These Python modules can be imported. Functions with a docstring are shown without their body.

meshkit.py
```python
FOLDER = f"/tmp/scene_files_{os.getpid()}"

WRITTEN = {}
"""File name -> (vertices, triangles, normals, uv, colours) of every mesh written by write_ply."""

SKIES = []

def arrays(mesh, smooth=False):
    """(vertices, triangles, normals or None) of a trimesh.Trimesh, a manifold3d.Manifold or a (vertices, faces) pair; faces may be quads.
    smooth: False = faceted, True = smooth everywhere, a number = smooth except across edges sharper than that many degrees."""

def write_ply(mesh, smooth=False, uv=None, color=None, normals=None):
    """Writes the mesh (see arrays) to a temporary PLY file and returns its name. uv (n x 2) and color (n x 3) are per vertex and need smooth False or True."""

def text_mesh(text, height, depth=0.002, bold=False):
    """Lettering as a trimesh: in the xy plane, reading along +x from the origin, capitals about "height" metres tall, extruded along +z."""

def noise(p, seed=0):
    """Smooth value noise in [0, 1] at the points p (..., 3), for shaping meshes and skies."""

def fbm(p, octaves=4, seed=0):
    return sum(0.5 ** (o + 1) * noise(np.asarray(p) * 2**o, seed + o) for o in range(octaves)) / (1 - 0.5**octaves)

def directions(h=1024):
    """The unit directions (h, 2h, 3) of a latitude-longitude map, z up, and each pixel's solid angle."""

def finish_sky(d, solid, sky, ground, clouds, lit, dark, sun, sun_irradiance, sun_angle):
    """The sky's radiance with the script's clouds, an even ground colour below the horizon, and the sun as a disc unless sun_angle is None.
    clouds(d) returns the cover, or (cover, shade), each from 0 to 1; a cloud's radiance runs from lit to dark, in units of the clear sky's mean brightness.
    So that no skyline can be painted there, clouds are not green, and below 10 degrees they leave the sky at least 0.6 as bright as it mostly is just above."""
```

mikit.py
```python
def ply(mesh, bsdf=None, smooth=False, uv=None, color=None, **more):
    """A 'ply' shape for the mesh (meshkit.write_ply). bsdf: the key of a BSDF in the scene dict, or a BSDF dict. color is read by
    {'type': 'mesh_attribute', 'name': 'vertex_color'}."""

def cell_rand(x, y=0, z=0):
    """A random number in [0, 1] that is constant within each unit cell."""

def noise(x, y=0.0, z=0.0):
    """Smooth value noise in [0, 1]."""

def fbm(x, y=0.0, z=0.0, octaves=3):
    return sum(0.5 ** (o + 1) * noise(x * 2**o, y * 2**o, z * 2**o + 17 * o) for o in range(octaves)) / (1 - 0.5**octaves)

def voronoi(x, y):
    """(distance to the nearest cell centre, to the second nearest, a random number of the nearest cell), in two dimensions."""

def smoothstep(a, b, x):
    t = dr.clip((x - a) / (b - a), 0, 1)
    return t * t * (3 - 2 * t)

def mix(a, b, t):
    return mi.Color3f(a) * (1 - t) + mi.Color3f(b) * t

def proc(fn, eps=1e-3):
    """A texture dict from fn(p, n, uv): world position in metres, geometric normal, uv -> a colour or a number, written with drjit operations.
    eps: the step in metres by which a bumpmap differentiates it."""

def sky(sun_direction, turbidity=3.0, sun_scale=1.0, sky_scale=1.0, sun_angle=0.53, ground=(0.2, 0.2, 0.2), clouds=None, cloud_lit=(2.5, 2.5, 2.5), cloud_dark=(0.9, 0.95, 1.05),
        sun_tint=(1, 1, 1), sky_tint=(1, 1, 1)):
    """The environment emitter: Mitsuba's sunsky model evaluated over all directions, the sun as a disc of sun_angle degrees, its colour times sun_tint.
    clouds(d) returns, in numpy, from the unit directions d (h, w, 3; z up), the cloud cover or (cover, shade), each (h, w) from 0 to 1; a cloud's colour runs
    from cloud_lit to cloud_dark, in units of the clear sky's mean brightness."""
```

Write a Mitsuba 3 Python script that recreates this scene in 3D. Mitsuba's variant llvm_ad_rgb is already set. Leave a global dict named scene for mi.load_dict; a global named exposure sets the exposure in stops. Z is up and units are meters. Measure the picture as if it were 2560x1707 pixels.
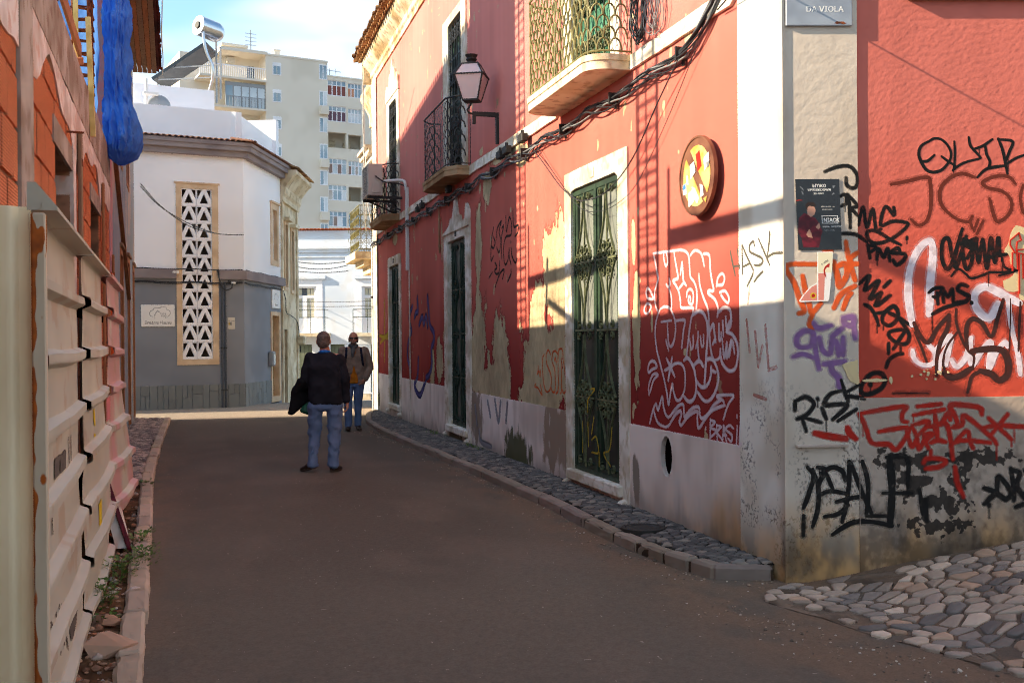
import math, random
import numpy as np
import drjit as dr
import mitsuba as mi
import trimesh, manifold3d, shapely
from shapely import affinity
from shapely.geometry import Polygon, LineString, Point, MultiPolygon, box as sbox
from shapely.ops import unary_union
from scipy.spatial import Voronoi
import mikit, meshkit
from mikit import proc, noise, fbm, voronoi, cell_rand, smoothstep, mix

random.seed(7)
RNG = np.random.default_rng(7)
scene, labels = {}, {}
TF = mi.ScalarTransform4f

# ---------------------------------------------------------------- camera, sky, exposure
EYE = np.array([0.0, 0.0, 1.63])
YAW, ROLL, PITCH = math.radians(15.86), 0.0077, -0.0035
_f = np.array([math.sin(YAW) * math.cos(PITCH), math.cos(YAW) * math.cos(PITCH), math.sin(PITCH)])
_r = np.array([math.cos(YAW), -math.sin(YAW), 0.0])
_u = np.cross(_r, _f)
_u = _u * math.cos(ROLL) + _r * math.sin(ROLL)
scene['camera'] = {'type': 'perspective', 'fov': 2 * math.degrees(math.atan(1280 / 2608)), 'fov_axis': 'x',
                   'near_clip': 0.05, 'far_clip': 2000.0,
                   'to_world': TF().look_at(origin=EYE.tolist(), target=(EYE + _f).tolist(), up=_u.tolist())}


def cloud_cover(d):
    q = d / np.maximum(d[..., 2:3], 0.06) * np.array([0.55, 0.55, 0.0]) + np.array([3.3, 1.7, 0.0])
    n = meshkit.fbm(q * 1.6, 5, 3)
    c = np.clip((n - 0.44) / 0.24, 0, 1)
    c = c * c * (3 - 2 * c)
    return c * 0.92, np.clip((n - 0.62) * 1.6, 0, 0.4)


SUN = np.array([-1.0, 0.05, 0.50])
scene['sky'] = mikit.sky(SUN.tolist(), turbidity=3.0, sun_scale=1.0, sky_scale=1.3, clouds=cloud_cover, cloud_lit=(1.5, 1.55, 1.58),
                         cloud_dark=(1.15, 1.2, 1.25), ground=(0.16, 0.14, 0.12), sun_tint=(0.95, 1.0, 1.12), sky_tint=(0.92, 1.0, 1.0))
exposure = 3.1


# ---------------------------------------------------------------- materials
def lin(r, g, b):
    return [((c / 255) / 12.92 if c <= 10 else ((c / 255 + 0.055) / 1.055) ** 2.4) for c in (r, g, b)]


def C3(c):
    return mi.Color3f(*[float(x) for x in c])


def mat(name, color, rough=0.8, spec=0.3, metal=0.0, bump=None, bscale=0.002, eps=2e-3, coat=0.0):
    b = {'type': 'principled', 'roughness': rough, 'specular': spec, 'metallic': metal}
    if coat:
        b['clearcoat'] = coat
    b['base_color'] = proc(color) if callable(color) else ({'type': 'mesh_attribute', 'name': 'vertex_color'} if color == 'vc' else {'type': 'rgb', 'value': list(map(float, color))})
    if bump is not None:
        b = {'type': 'bumpmap', 'bump': proc(bump, eps), 'scale': bscale, 'nested': b}
    scene[name] = {'type': 'twosided', 'nested': b}


def rnd3(c, k):
    return [x * k for x in c]


def worn(c1, c2, f=1.5, f2=None, stretch=1.0, dirt=None):
    c1, c2 = list(c1), list(c2)

    def fn(p, n, uv):
        a = fbm(p.x * f, p.y * f, p.z * f * stretch, 3)
        c = mix(c1, c2, smoothstep(0.3, 0.7, a))
        if dirt:
            c = mix(c, C3(dirt), 0.55 * smoothstep(0.5, 0.75, fbm(p.x * f * 5 + 9, p.y * f * 5, p.z * f * 3, 2)))
        return c
    return fn


def plaster_bump(p, n, uv):
    return fbm(p.x * 38, p.y * 38, p.z * 38, 3) + 0.3 * fbm(p.x * 7 + 3, p.y * 7, p.z * 7, 2)


PEEL = [(14.42, 2.95, .22, .55), (14.5, 1.55, .48, .75), (13.25, 1.25, .42, .75), (13.9, 1.0, .9, .25), (11.35, 1.3, .95, .72), (10.95, 2.2, .5, .72), (11.6, 2.0, .3, .3),
        (11.9, 0.95, .55, .2), (10.75, 2.75, .12, .35), (8.66, 1.7, .09, .62), (8.72, 2.45, .05, .25), (13.0, 4.0, .8, .07), (12.2, 3.85, .3, .12), (13.9, 3.72, .22, .2),
        (17.2, 1.25, .28, .4), (17.8, 1.0, .2, .5), (23.3, 4.8, .5, .5), (16.95, 3.3, .05, .4), (21.6, 3.7, .3, .12)]
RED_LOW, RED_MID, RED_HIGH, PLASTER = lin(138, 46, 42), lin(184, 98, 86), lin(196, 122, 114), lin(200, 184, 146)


def peel_edge(p):
    s = p.y - p.x * 0.8
    m = mi.Float(-1.0)
    for (cy, cz, ry, rz) in PEEL:
        d = dr.sqrt(dr.square((p.y - cy) / ry) + dr.square((p.z - cz) / rz))
        m = dr.maximum(m, 1.0 - d)
    return m, m + 1.1 * (fbm(s * 5, p.z * 2.2, 5.0, 4) - 0.5) + 0.35 * (fbm(s * 32, p.z * 20, 1.0, 2) - 0.5)


def red_bump(p, n, uv):
    m, e = peel_edge(p)
    return plaster_bump(p, n, uv) - 2.6 * smoothstep(0.0, 0.05, e) * smoothstep(-0.55, -0.5, m) * smoothstep(6.3, 6.4, p.y)


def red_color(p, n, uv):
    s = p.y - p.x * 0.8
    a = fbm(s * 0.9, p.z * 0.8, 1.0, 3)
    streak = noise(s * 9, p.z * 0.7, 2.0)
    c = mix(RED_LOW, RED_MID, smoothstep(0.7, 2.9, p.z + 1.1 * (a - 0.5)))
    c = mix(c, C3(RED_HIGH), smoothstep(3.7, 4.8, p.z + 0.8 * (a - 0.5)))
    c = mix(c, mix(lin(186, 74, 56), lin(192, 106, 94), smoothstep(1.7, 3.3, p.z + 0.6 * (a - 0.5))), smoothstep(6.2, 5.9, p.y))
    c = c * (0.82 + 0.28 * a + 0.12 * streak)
    m, e = peel_edge(p)
    mask = smoothstep(0.02, 0.05, e) * smoothstep(-0.55, -0.5, m) * smoothstep(6.3, 6.4, p.y)
    chips = smoothstep(0.80, 0.81, fbm(s * 7 + 40, p.z * 4, 9.0, 3)) * smoothstep(6.9, 7.2, p.y) * 0.9
    pl = mix(PLASTER, lin(150, 132, 104), fbm(s * 2.2, p.z * 2.2, 3.0, 3))
    c = c * (1.0 - 0.35 * smoothstep(-0.16, 0.0, e) * smoothstep(6.3, 6.4, p.y))
    pl = pl * (0.74 + 0.5 * fbm(s * 14, p.z * 9, 4.0, 3)) 
    c = mix(c, pl, dr.maximum(mask, chips))
    return c


def dado_color(p, n, uv):
    s = p.y - p.x
    a = fbm(s * 1.3, p.z * 1.6, 0.0, 3)
    st = fbm(s * 6, p.z * 0.9, 4.0, 3)
    c = mix(lin(230, 216, 206), lin(196, 180, 168), smoothstep(0.35, 0.7, a * 0.6 + st * 0.4))
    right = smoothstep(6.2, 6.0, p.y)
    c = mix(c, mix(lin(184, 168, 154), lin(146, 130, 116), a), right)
    # ochre damp near the corner, rising from the pavement
    damp = smoothstep(0.62, 0.1, p.z + 0.5 * (st - 0.5)) * smoothstep(9.0, 6.8, p.y)
    c = mix(c, mix(lin(184, 140, 88), lin(92, 72, 52), smoothstep(0.35, 0.75, fbm(s * 5, p.z * 3, 8.0, 4))), damp * 0.85)
    low = smoothstep(0.34, 0.05, p.z + 0.35 * (st - 0.4))
    c = mix(c, C3(lin(112, 96, 80)), low * 0.6)
    for (cy, cz, ry, rz, col) in ((14.6, 0.5, .42, .5, lin(140, 124, 108)), (11.0, 0.55, .5, .42, lin(136, 116, 98)), (8.66, 0.34, .1, .3, lin(128, 116, 104)), (12.5, 0.16, .66, .36, lin(66, 70, 36)), (24.2, 0.3, .5, .4, lin(70, 72, 40)), (16.0, 0.05, 1.2, .12, lin(90, 84, 60))):
        d = dr.sqrt(dr.square((p.y - cy) / ry) + dr.square((p.z - cz) / rz))
        k = smoothstep(0.0, 0.30, 1.0 - d + 1.3 * (fbm(s * 9, p.z * 4.5, cy, 4) - 0.5))
        c = mix(c, C3(col) * (0.8 + 0.4 * a), k * 0.92)
    # black grime and mould on the side street dado
    g = smoothstep(0.44, 0.80, 0.55 * fbm(p.x * 4.2, p.z * 5.0, 6.0, 4) + 0.45 * fbm(p.x * 30, p.z * 22, 2.0, 3) + 0.16 * smoothstep(0.85, 0.35, p.z)) * right * smoothstep(1.12, 0.9, p.z)
    c = mix(c, C3(lin(34, 30, 27)), 0.55 * g * smoothstep(3.75, 4.1, p.x))
    bk = mi.Float(-2.0)
    for (cx, cz, rx, rz) in ((4.38, .80, .26, .10), (4.45, .66, .13, .14), (4.85, .82, .22, .06), (4.98, .80, .2, .06), (4.64, .53, .2, .10), (4.6, .36, .22, .08), (4.73, .66, .1, .14)):
        bk = dr.maximum(bk, 1.0 - dr.sqrt(dr.square((p.x - cx) / rx) + dr.square((p.z - cz) / rz)))
    bk = smoothstep(0.0, 0.10, bk - 0.30 + 2.4 * (fbm(p.x * 24, p.z * 24, 2.0, 4) - 0.5)) * smoothstep(-0.9, -0.6, bk)
    c = mix(c, C3(lin(30, 27, 26)), 0.9 * bk * right)
    return c


def quoin_color(p, n, uv):
    s = p.y - p.x
    a = fbm(s * 3, p.z * 2, 0.0, 3)
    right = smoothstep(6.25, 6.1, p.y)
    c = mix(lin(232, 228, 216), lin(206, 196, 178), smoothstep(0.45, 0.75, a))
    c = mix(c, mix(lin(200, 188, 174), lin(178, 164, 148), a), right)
    pit = smoothstep(0.52, 0.74, fbm(s * 70, p.z * 60, 2.0, 3)) * smoothstep(0.40, 0.62, fbm(s * 5 + 4, p.z * 5, 9.0, 3)) * smoothstep(1.5, 0.9, p.z)
    c = mix(c, C3(lin(98, 90, 84)), pit * 0.85)
    damp = smoothstep(0.55, 0.05, p.z + 0.5 * (a - 0.5))
    return mix(c, mix(lin(186, 142, 88), lin(96, 76, 54), smoothstep(0.35, 0.75, fbm(s * 6, p.z * 4, 3.0, 4))), damp * 0.92)


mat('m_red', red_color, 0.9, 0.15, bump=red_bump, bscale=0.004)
mat('m_dado', dado_color, 0.9, 0.15, bump=plaster_bump, bscale=0.005)
mat('m_quoin', quoin_color, 0.92, 0.1, bump=lambda p, n, uv: fbm(p.x * 26, p.y * 26, p.z * 26, 3) + 1.2 * fbm(p.x * 5, p.y * 5, p.z * 5, 2), bscale=0.004)
mat('m_trim', worn(lin(228, 222, 210), lin(186, 172, 150), 4.0, dirt=lin(176, 158, 120)), 0.85, 0.2)
mat('m_cornice', worn(lin(224, 210, 184), lin(176, 152, 112), 2.5, dirt=lin(120, 100, 70)), 0.9, 0.1)
mat('m_soffit', worn(lin(178, 150, 116), lin(140, 108, 76), 3.0), 0.9, 0.1)
mat('m_tile', worn(lin(176, 140, 100), lin(120, 84, 58), 6.0, dirt=lin(74, 64, 48)), 0.9, 0.1)
mat('m_tile_dark', worn(lin(98, 46, 40), lin(60, 34, 30), 5.0), 0.9, 0.1)
mat('m_tile_orange', worn(lin(186, 104, 66), lin(150, 84, 56), 5.0), 0.9, 0.1)
mat('m_green', worn(lin(30, 58, 46), lin(22, 40, 33), 5.0, dirt=lin(60, 70, 56)), 0.5, 0.4)
mat('m_iron_green', worn(lin(112, 116, 84), lin(80, 86, 62), 9.0), 0.5, 0.4)
mat('m_iron', lin(42, 42, 40), 0.55, 0.4)
mat('m_iron_ochre', worn(lin(136, 132, 88), lin(104, 100, 62), 9.0), 0.6, 0.3)
mat('m_green_leaf', worn(lin(74, 130, 104), lin(54, 100, 80), 3.0), 0.5, 0.4)
mat('m_frost', worn(lin(134, 140, 132), lin(112, 118, 112), 1.2), 0.3, 0.5)
mat('m_darkglass', lin(26, 32, 30), 0.12, 0.5)
mat('m_dark', lin(28, 24, 22), 0.95, 0.05)
mat('m_void', lin(16, 13, 12), 1.0, 0.0)  # near-black colour painted in for the shade behind openings and gaps
mat('m_cable', lin(46, 48, 52), 0.5, 0.4)
mat('m_cable_grey', lin(120, 122, 124), 0.5, 0.4)
mat('m_white_plastic', lin(214, 214, 210), 0.5, 0.4)
mat('m_ac', lin(196, 190, 178), 0.6, 0.3)
mat('m_lamp_glass', lin(206, 196, 196), 0.25, 0.5)
mat('m_brownsign', worn(lin(120, 80, 60), lin(96, 60, 46), 9.0), 0.6, 0.3)
mat('m_yellowsign', worn(lin(184, 146, 66), lin(196, 174, 116), 11.0), 0.6, 0.3)
mat('m_paper', lin(226, 224, 220), 0.7, 0.2)
for k, c in dict(white=(222, 208, 214), olive=(84, 82, 74), black=(22, 21, 21), blue=(96, 92, 156), orange=(208, 84, 34), yellow=(196, 164, 44), paleblue=(152, 152, 158),
                 brown=(100, 42, 30), smoke=(62, 38, 34), purple=(128, 92, 140), red=(170, 34, 22), cream=(206, 186, 142), pink=(190, 110, 112), skyblue=(60, 120, 190)).items():
    mat('paint_' + k, lin(*c), 0.7, 0.25)
    # sprayed paint: the coat thins and breaks up; its overspray is a faint veil
    for nm, lo, hi, f in (('spray_', 0.72, 1.0, 30.0), ('veil_', 0.02, 0.26, 55.0)):
        scene[nm + k] = {'type': 'mask', 'opacity': proc((lambda lo, hi, f: lambda p, n, uv: lo + (hi - lo) * smoothstep(0.3, 0.62, fbm(p.x * f, p.y * f, p.z * f, 3)))(lo, hi, f)),
                         'nested': {'type': 'twosided', 'nested': {'type': 'principled', 'roughness': 0.7, 'specular': 0.2, 'base_color': {'type': 'rgb', 'value': lin(*c)}}}}


# ---------------------------------------------------------------- mesh helpers
class M:
    """A growing triangle mesh in local coordinates (u along, z up, o outward) or in world coordinates."""

    def __init__(s):
        s.v, s.f, s.n = [], [], 0

    def raw(s, v, f):
        v, f = np.asarray(v, float), np.asarray(f, int)
        if f.shape[1] == 4:
            f = np.vstack([f[:, [0, 1, 2]], f[:, [0, 2, 3]]])
        s.v.append(v)
        s.f.append(f + s.n)
        s.n += len(v)
        return s

    def box(s, x0, x1, y0, y1, z0, z1):
        v = [[x, y, z] for x in (x0, x1) for y in (y0, y1) for z in (z0, z1)]
        return s.raw(v, [[0, 1, 3, 2], [4, 6, 7, 5], [0, 4, 5, 1], [2, 3, 7, 6], [0, 2, 6, 4], [1, 5, 7, 3]])

    def rbox(s, x0, x1, y0, y1, z0, z1, r=0.01):
        """a box with its edges chamfered"""
        P = []
        for x, sx in ((x0, 1), (x1, -1)):
            for y, sy in ((y0, 1), (y1, -1)):
                for z, sz in ((z0, 1), (z1, -1)):
                    P += [[x, y + sy * r, z + sz * r], [x + sx * r, y, z + sz * r], [x + sx * r, y + sy * r, z]]
        h = trimesh.convex.convex_hull(np.array(P))
        return s.raw(h.vertices, h.faces)

    def tm(s, t):
        return s.raw(t.vertices, t.faces)

    def tube(s, pts, r, n=6, cap=True, closed=False):
        p = np.asarray(pts, float)
        rr = np.broadcast_to(np.asarray(r, float), (len(p),))
        t = np.gradient(p, axis=0)
        if closed:
            t = np.roll(p, -1, 0) - np.roll(p, 1, 0)
        t /= np.linalg.norm(t, axis=1, keepdims=True) + 1e-12
        a = np.cross(t, np.where(np.abs(t[:, 2:]) < 0.9, [0, 0, 1.0], [1.0, 0, 0]))
        for i in range(1, len(a)):
            b = a[i - 1] - t[i] * (a[i - 1] @ t[i])
            if np.linalg.norm(b) > 1e-6:
                a[i] = b
        a /= np.linalg.norm(a, axis=1, keepdims=True) + 1e-12
        b = np.cross(t, a)
        ang = np.arange(n) * 2 * np.pi / n + np.pi / n
        v = p[:, None] + rr[:, None, None] * (np.cos(ang)[None, :, None] * a[:, None] + np.sin(ang)[None, :, None] * b[:, None])
        L = len(p)
        i, j = np.meshgrid(np.arange(L if closed else L - 1), np.arange(n), indexing='ij')
        i2 = (i + 1) % L
        q = np.stack([i * n + j, i * n + (j + 1) % n, i2 * n + (j + 1) % n, i2 * n + j], -1).reshape(-1, 4)
        s.raw(v.reshape(-1, 3), q)
        if cap and not closed:
            for base, rev in ((0, True), ((L - 1) * n, False)):
                tri = [[base, base + k + 1, base + k] if rev else [base, base + k, base + k + 1] for k in range(1, n - 1)]
                s.f.append(np.array(tri) + s.n - L * n)
        return s

    def bar(s, p, q, w, h, up=(0, 0, 1)):
        """a straight bar of section w x h from p to q"""
        p, q, up = (np.asarray(x, float) for x in (p, q, up))
        t = (q - p) / np.linalg.norm(q - p)
        a = np.cross(t, up)
        if np.linalg.norm(a) < 1e-6:
            a = np.cross(t, [1.0, 0, 0])
        a /= np.linalg.norm(a)
        b = np.cross(a, t)
        v = [e + a * (i * w / 2) + b * (j * h / 2) for e in (p, q) for i in (-1, 1) for j in (-1, 1)]
        return s.raw(v, [[0, 1, 3, 2], [4, 6, 7, 5], [0, 4, 5, 1], [2, 3, 7, 6], [0, 2, 6, 4], [1, 5, 7, 3]])

    def poly(s, g, o0, o1):
        """a shapely polygon drawn in (u, z), given depth from o0 to o1"""
        for part in getattr(g, 'geoms', [g]):
            if part.is_empty or part.geom_type != 'Polygon' or part.area < 1e-7:
                continue
            t = trimesh.creation.extrude_polygon(part, o1 - o0, engine='earcut')
            v = np.array(t.vertices)
            s.raw(np.stack([v[:, 0], v[:, 1], v[:, 2] + o0], 1), t.faces)
        return s

    def lathe(s, prof, n=16, center=(0, 0, 0)):
        prof = np.asarray(prof, float)
        ang = np.arange(n) * 2 * np.pi / n
        v = np.stack([prof[:, None, 0] * np.cos(ang), prof[:, None, 0] * np.sin(ang), np.repeat(prof[:, 1:2], n, 1)], -1) + np.asarray(center, float)
        i, j = np.meshgrid(np.arange(len(prof) - 1), np.arange(n), indexing='ij')
        q = np.stack([i * n + j, i * n + (j + 1) % n, (i + 1) * n + (j + 1) % n, (i + 1) * n + j], -1).reshape(-1, 4)
        return s.raw(v.reshape(-1, 3), q)

    def grid(s, fn, nu, nv):
        """surface fn(a, b) -> (.., 3) over the unit square"""
        a, b = np.meshgrid(np.linspace(0, 1, nu), np.linspace(0, 1, nv), indexing='ij')
        v = fn(a, b).reshape(-1, 3)
        i, j = np.meshgrid(np.arange(nu - 1), np.arange(nv - 1), indexing='ij')
        q = np.stack([i * nv + j, (i + 1) * nv + j, (i + 1) * nv + j + 1, i * nv + j + 1], -1).reshape(-1, 4)
        return s.raw(v, q)

    def get(s):
        return np.vstack(s.v), np.vstack(s.f)


class Fr:
    """A wall's own frame: origin, direction along the wall, outward normal; local coordinates (u, z, o)."""

    def __init__(s, O, e, n=None):
        s.O = np.array([*O, 0.0][:3], float)
        e = np.array([*e, 0.0][:3], float)
        s.e = e / np.linalg.norm(e)
        s.n = np.array([s.e[1], -s.e[0], 0.0]) if n is None else np.array([*n, 0.0][:3], float)
        s.n /= np.linalg.norm(s.n)

    def __call__(s, v):
        v = np.asarray(v, float)
        return s.O + v[..., 0:1] * s.e + v[..., 1:2] * np.array([0, 0, 1.0]) + v[..., 2:3] * s.n


_count = {}


def key_for(name, parent=None):
    k = (parent + '__' if parent else '') + name
    _count[k] = _count.get(k, -1) + 1
    return k if _count[k] == 0 else '%s_%03d' % (k, _count[k])


def note(key, label=None, cat=None, group=None, kind=None):
    d = {a: b for a, b in (('label', label), ('category', cat), ('group', group), ('kind', kind)) if b}
    if d:
        labels[key] = {**labels.get(key, {}), **d}


def thing(name, label, cat, group=None):
    k = key_for(name)
    note(k, label, cat, group)
    return k


def obj(name, m, material, parent=None, frame=None, smooth=False, label=None, cat=None, group=None, kind=None, color=None):
    k = key_for(name, parent)
    v, f = m.get() if isinstance(m, M) else (np.array(m.vertices), np.array(m.faces))
    if frame is not None:
        v = frame(v)
        if np.dot(np.cross(frame.e, [0, 0, 1.0]), frame.n) < 0:
            f = f[:, ::-1]
    if color is not None:
        color = np.broadcast_to(np.asarray(color, float), (len(v), 3))
    scene[k] = mikit.ply((v, f), material, smooth=smooth, color=color)
    note(k, label, cat, group, kind)
    return k


def place(name, shape, T, parent=None):
    """one more copy of a shape dict under another transform"""
    k = key_for(name, parent)
    scene[k] = {**shape, 'to_world': TF(T.tolist() if isinstance(T, np.ndarray) else T)}
    return k


def rect(u0, u1, z0, z1):
    return sbox(u0, z0, u1, z1)


def smooth_line(P, n=6):
    """Catmull-Rom through the points"""
    P = np.asarray(P, float)
    if len(P) < 3:
        return P
    Q = np.vstack([2 * P[0] - P[1], P, 2 * P[-1] - P[-2]])
    t = np.linspace(0, 1, n, endpoint=False)[:, None]
    out = []
    for i in range(1, len(Q) - 2):
        a, b, c, d = Q[i - 1:i + 3]
        out.append(0.5 * (2 * b + (c - a) * t + (2 * a - 5 * b + 4 * c - d) * t ** 2 + (3 * b - a - 3 * c + d) * t ** 3))
    return np.vstack(out + [P[-1:]])


def wobble(g, amp, freq, seed=0):
    """roughens a polygon's outline"""
    def ring(r):
        L = LineString(r)
        n = max(8, int(L.length * freq))
        p = np.array([L.interpolate(i / n, normalized=True).coords[0] for i in range(n)])
        q = np.concatenate([p * freq * 0.5, np.full((n, 1), seed * 3.7)], 1)
        return p + amp * 2 * (np.stack([meshkit.fbm(q, 3, seed), meshkit.fbm(q + 31.7, 3, seed)], 1) - 0.5)
    out = [Polygon(ring(p.exterior)).buffer(0) for p in getattr(g, 'geoms', [g])]
    return unary_union(out)


def sstep(a, b, x):
    t = np.clip((x - a) / (b - a), 0, 1)
    return t * t * (3 - 2 * t)


def ground_z(x, y):
    """height of the street: falls away gently to the far crossing, climbs into the side street on the right"""
    x, y = np.asarray(x, float), np.asarray(y, float)
    return -0.12 * sstep(10, 24, y) - 0.10 * sstep(24, 29.5, y) - 0.055 * np.maximum(y - 31, 0) + 0.185 * np.maximum(x - 3.72, 0) * sstep(7.5, 6.0, y) * sstep(3.7, 4.1, x)


# ---------------------------------------------------------------- the ground
def asphalt(p, n, uv):
    a = fbm(p.x * 0.7, p.y * 0.35, 0.0, 3)
    g = noise(p.x * 130, p.y * 130, 0.0)
    g2 = noise(p.x * 45, p.y * 45, 7.0)
    c = mix(lin(86, 77, 67), lin(96, 86, 75), smoothstep(0.3, 0.7, a))
    c = mix(c, C3(lin(106, 92, 80)), 0.4 * smoothstep(0.5, 0.75, fbm(p.x * 1.6 + 5, p.y * 0.8, 2.0, 4)))
    side = dr.maximum(smoothstep(2.3, 3.0, p.x), smoothstep(0.25, -0.45, p.x + 0.03 * p.y))
    c = mix(c, C3(lin(112, 90, 72)), 0.75 * side * smoothstep(0.25, 0.6, fbm(p.x * 4, p.y * 2.5, 8.0, 3)) * smoothstep(22.0, 12.0, p.y))
    c = c * (0.80 + 0.24 * g + 0.14 * g2)
    c = mix(c, C3(lin(176, 160, 146)), smoothstep(0.965, 0.985, noise(p.x * 38, p.y * 38, 3.0)) * 0.6)
    far = smoothstep(23.5, 25.0, p.y)
    return mix(c, C3(lin(150, 138, 124)) * (0.85 + 0.3 * g2), far * 0.8)


mat('m_asphalt', asphalt, 0.85, 0.25, bump=lambda p, n, uv: noise(p.x * 110, p.y * 110, 0.0) + fbm(p.x * 14, p.y * 14, 1.0, 2), bscale=0.004, eps=3e-3)
mat('m_ground', worn(lin(120, 108, 94), lin(96, 84, 72), 0.3), 0.95, 0.1)
mat('m_dirt', worn(lin(110, 78, 54), lin(66, 48, 36), 5.0, dirt=lin(132, 104, 78)), 0.95, 0.05, bump=lambda p, n, uv: fbm(p.x * 30, p.y * 30, 0.0, 4), bscale=0.03, eps=4e-3)
mat('m_stone', 'vc', 0.75, 0.3)
mat('m_stone_bump', 'vc', 0.8, 0.25, bump=lambda p, n, uv: fbm(p.x * 45, p.y * 45, p.z * 45, 3), bscale=0.006)
mat('m_joint_dust', worn(lin(116, 100, 86), lin(84, 72, 62), 9.0, dirt=lin(104, 84, 66)), 0.95, 0.05)
mat('m_mortar', worn(lin(74, 60, 48), lin(50, 42, 36), 7.0), 0.95, 0.05)
mat('m_mortar_dark', worn(lin(52, 48, 44), lin(34, 32, 30), 7.0), 0.9, 0.1)


def sheet(x0, x1, y0, y1, dx, dy, dz=0.0, clip=None):
    nx, ny = int((x1 - x0) / dx) + 1, int((y1 - y0) / dy) + 1

    def fn(a, b):
        x, y = x0 + (x1 - x0) * a, y0 + (y1 - y0) * b
        return np.stack([x, y, ground_z(x, y) + dz], -1)
    return M().grid(fn, nx, ny)


obj('ground', M().raw([[-900, -900, -6], [900, -900, -6], [900, 900, -6], [-900, 900, -6]], [[0, 1, 2, 3]]), 'm_ground', kind='structure', label='bare ground reaching to the horizon')
obj('road', sheet(-14, 16, -8, 62, 0.25, 0.4), 'm_asphalt', kind='structure', smooth=True, label='worn reddish grey asphalt lane running between the houses')

KERB_R = [(3.56, 6.2), (3.19, 6.36), (3.10, 6.75), (3.04, 7.2), (3.01, 8.0), (3.03, 8.7), (3.04, 9.6), (3.0, 10.4), (2.97, 12.2), (2.93, 14.3), (2.87, 16.4), (2.86, 19.3), (2.98, 21.6), (3.2, 23.2), (3.45, 24.4)]
KERB_L = [(-0.16, 1.2), (-0.343, 5.26), (-0.53, 9.2), (-0.739, 13.6), (-0.88, 19.0), (-0.95, 23.8)]
KERB_TOP = 0.09


def along(line, step):
    L = LineString(line)
    n = max(2, int(round(L.length / step)))
    return [np.array(L.interpolate(i / n, normalized=True).coords[0]) for i in range(n + 1)]


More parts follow.
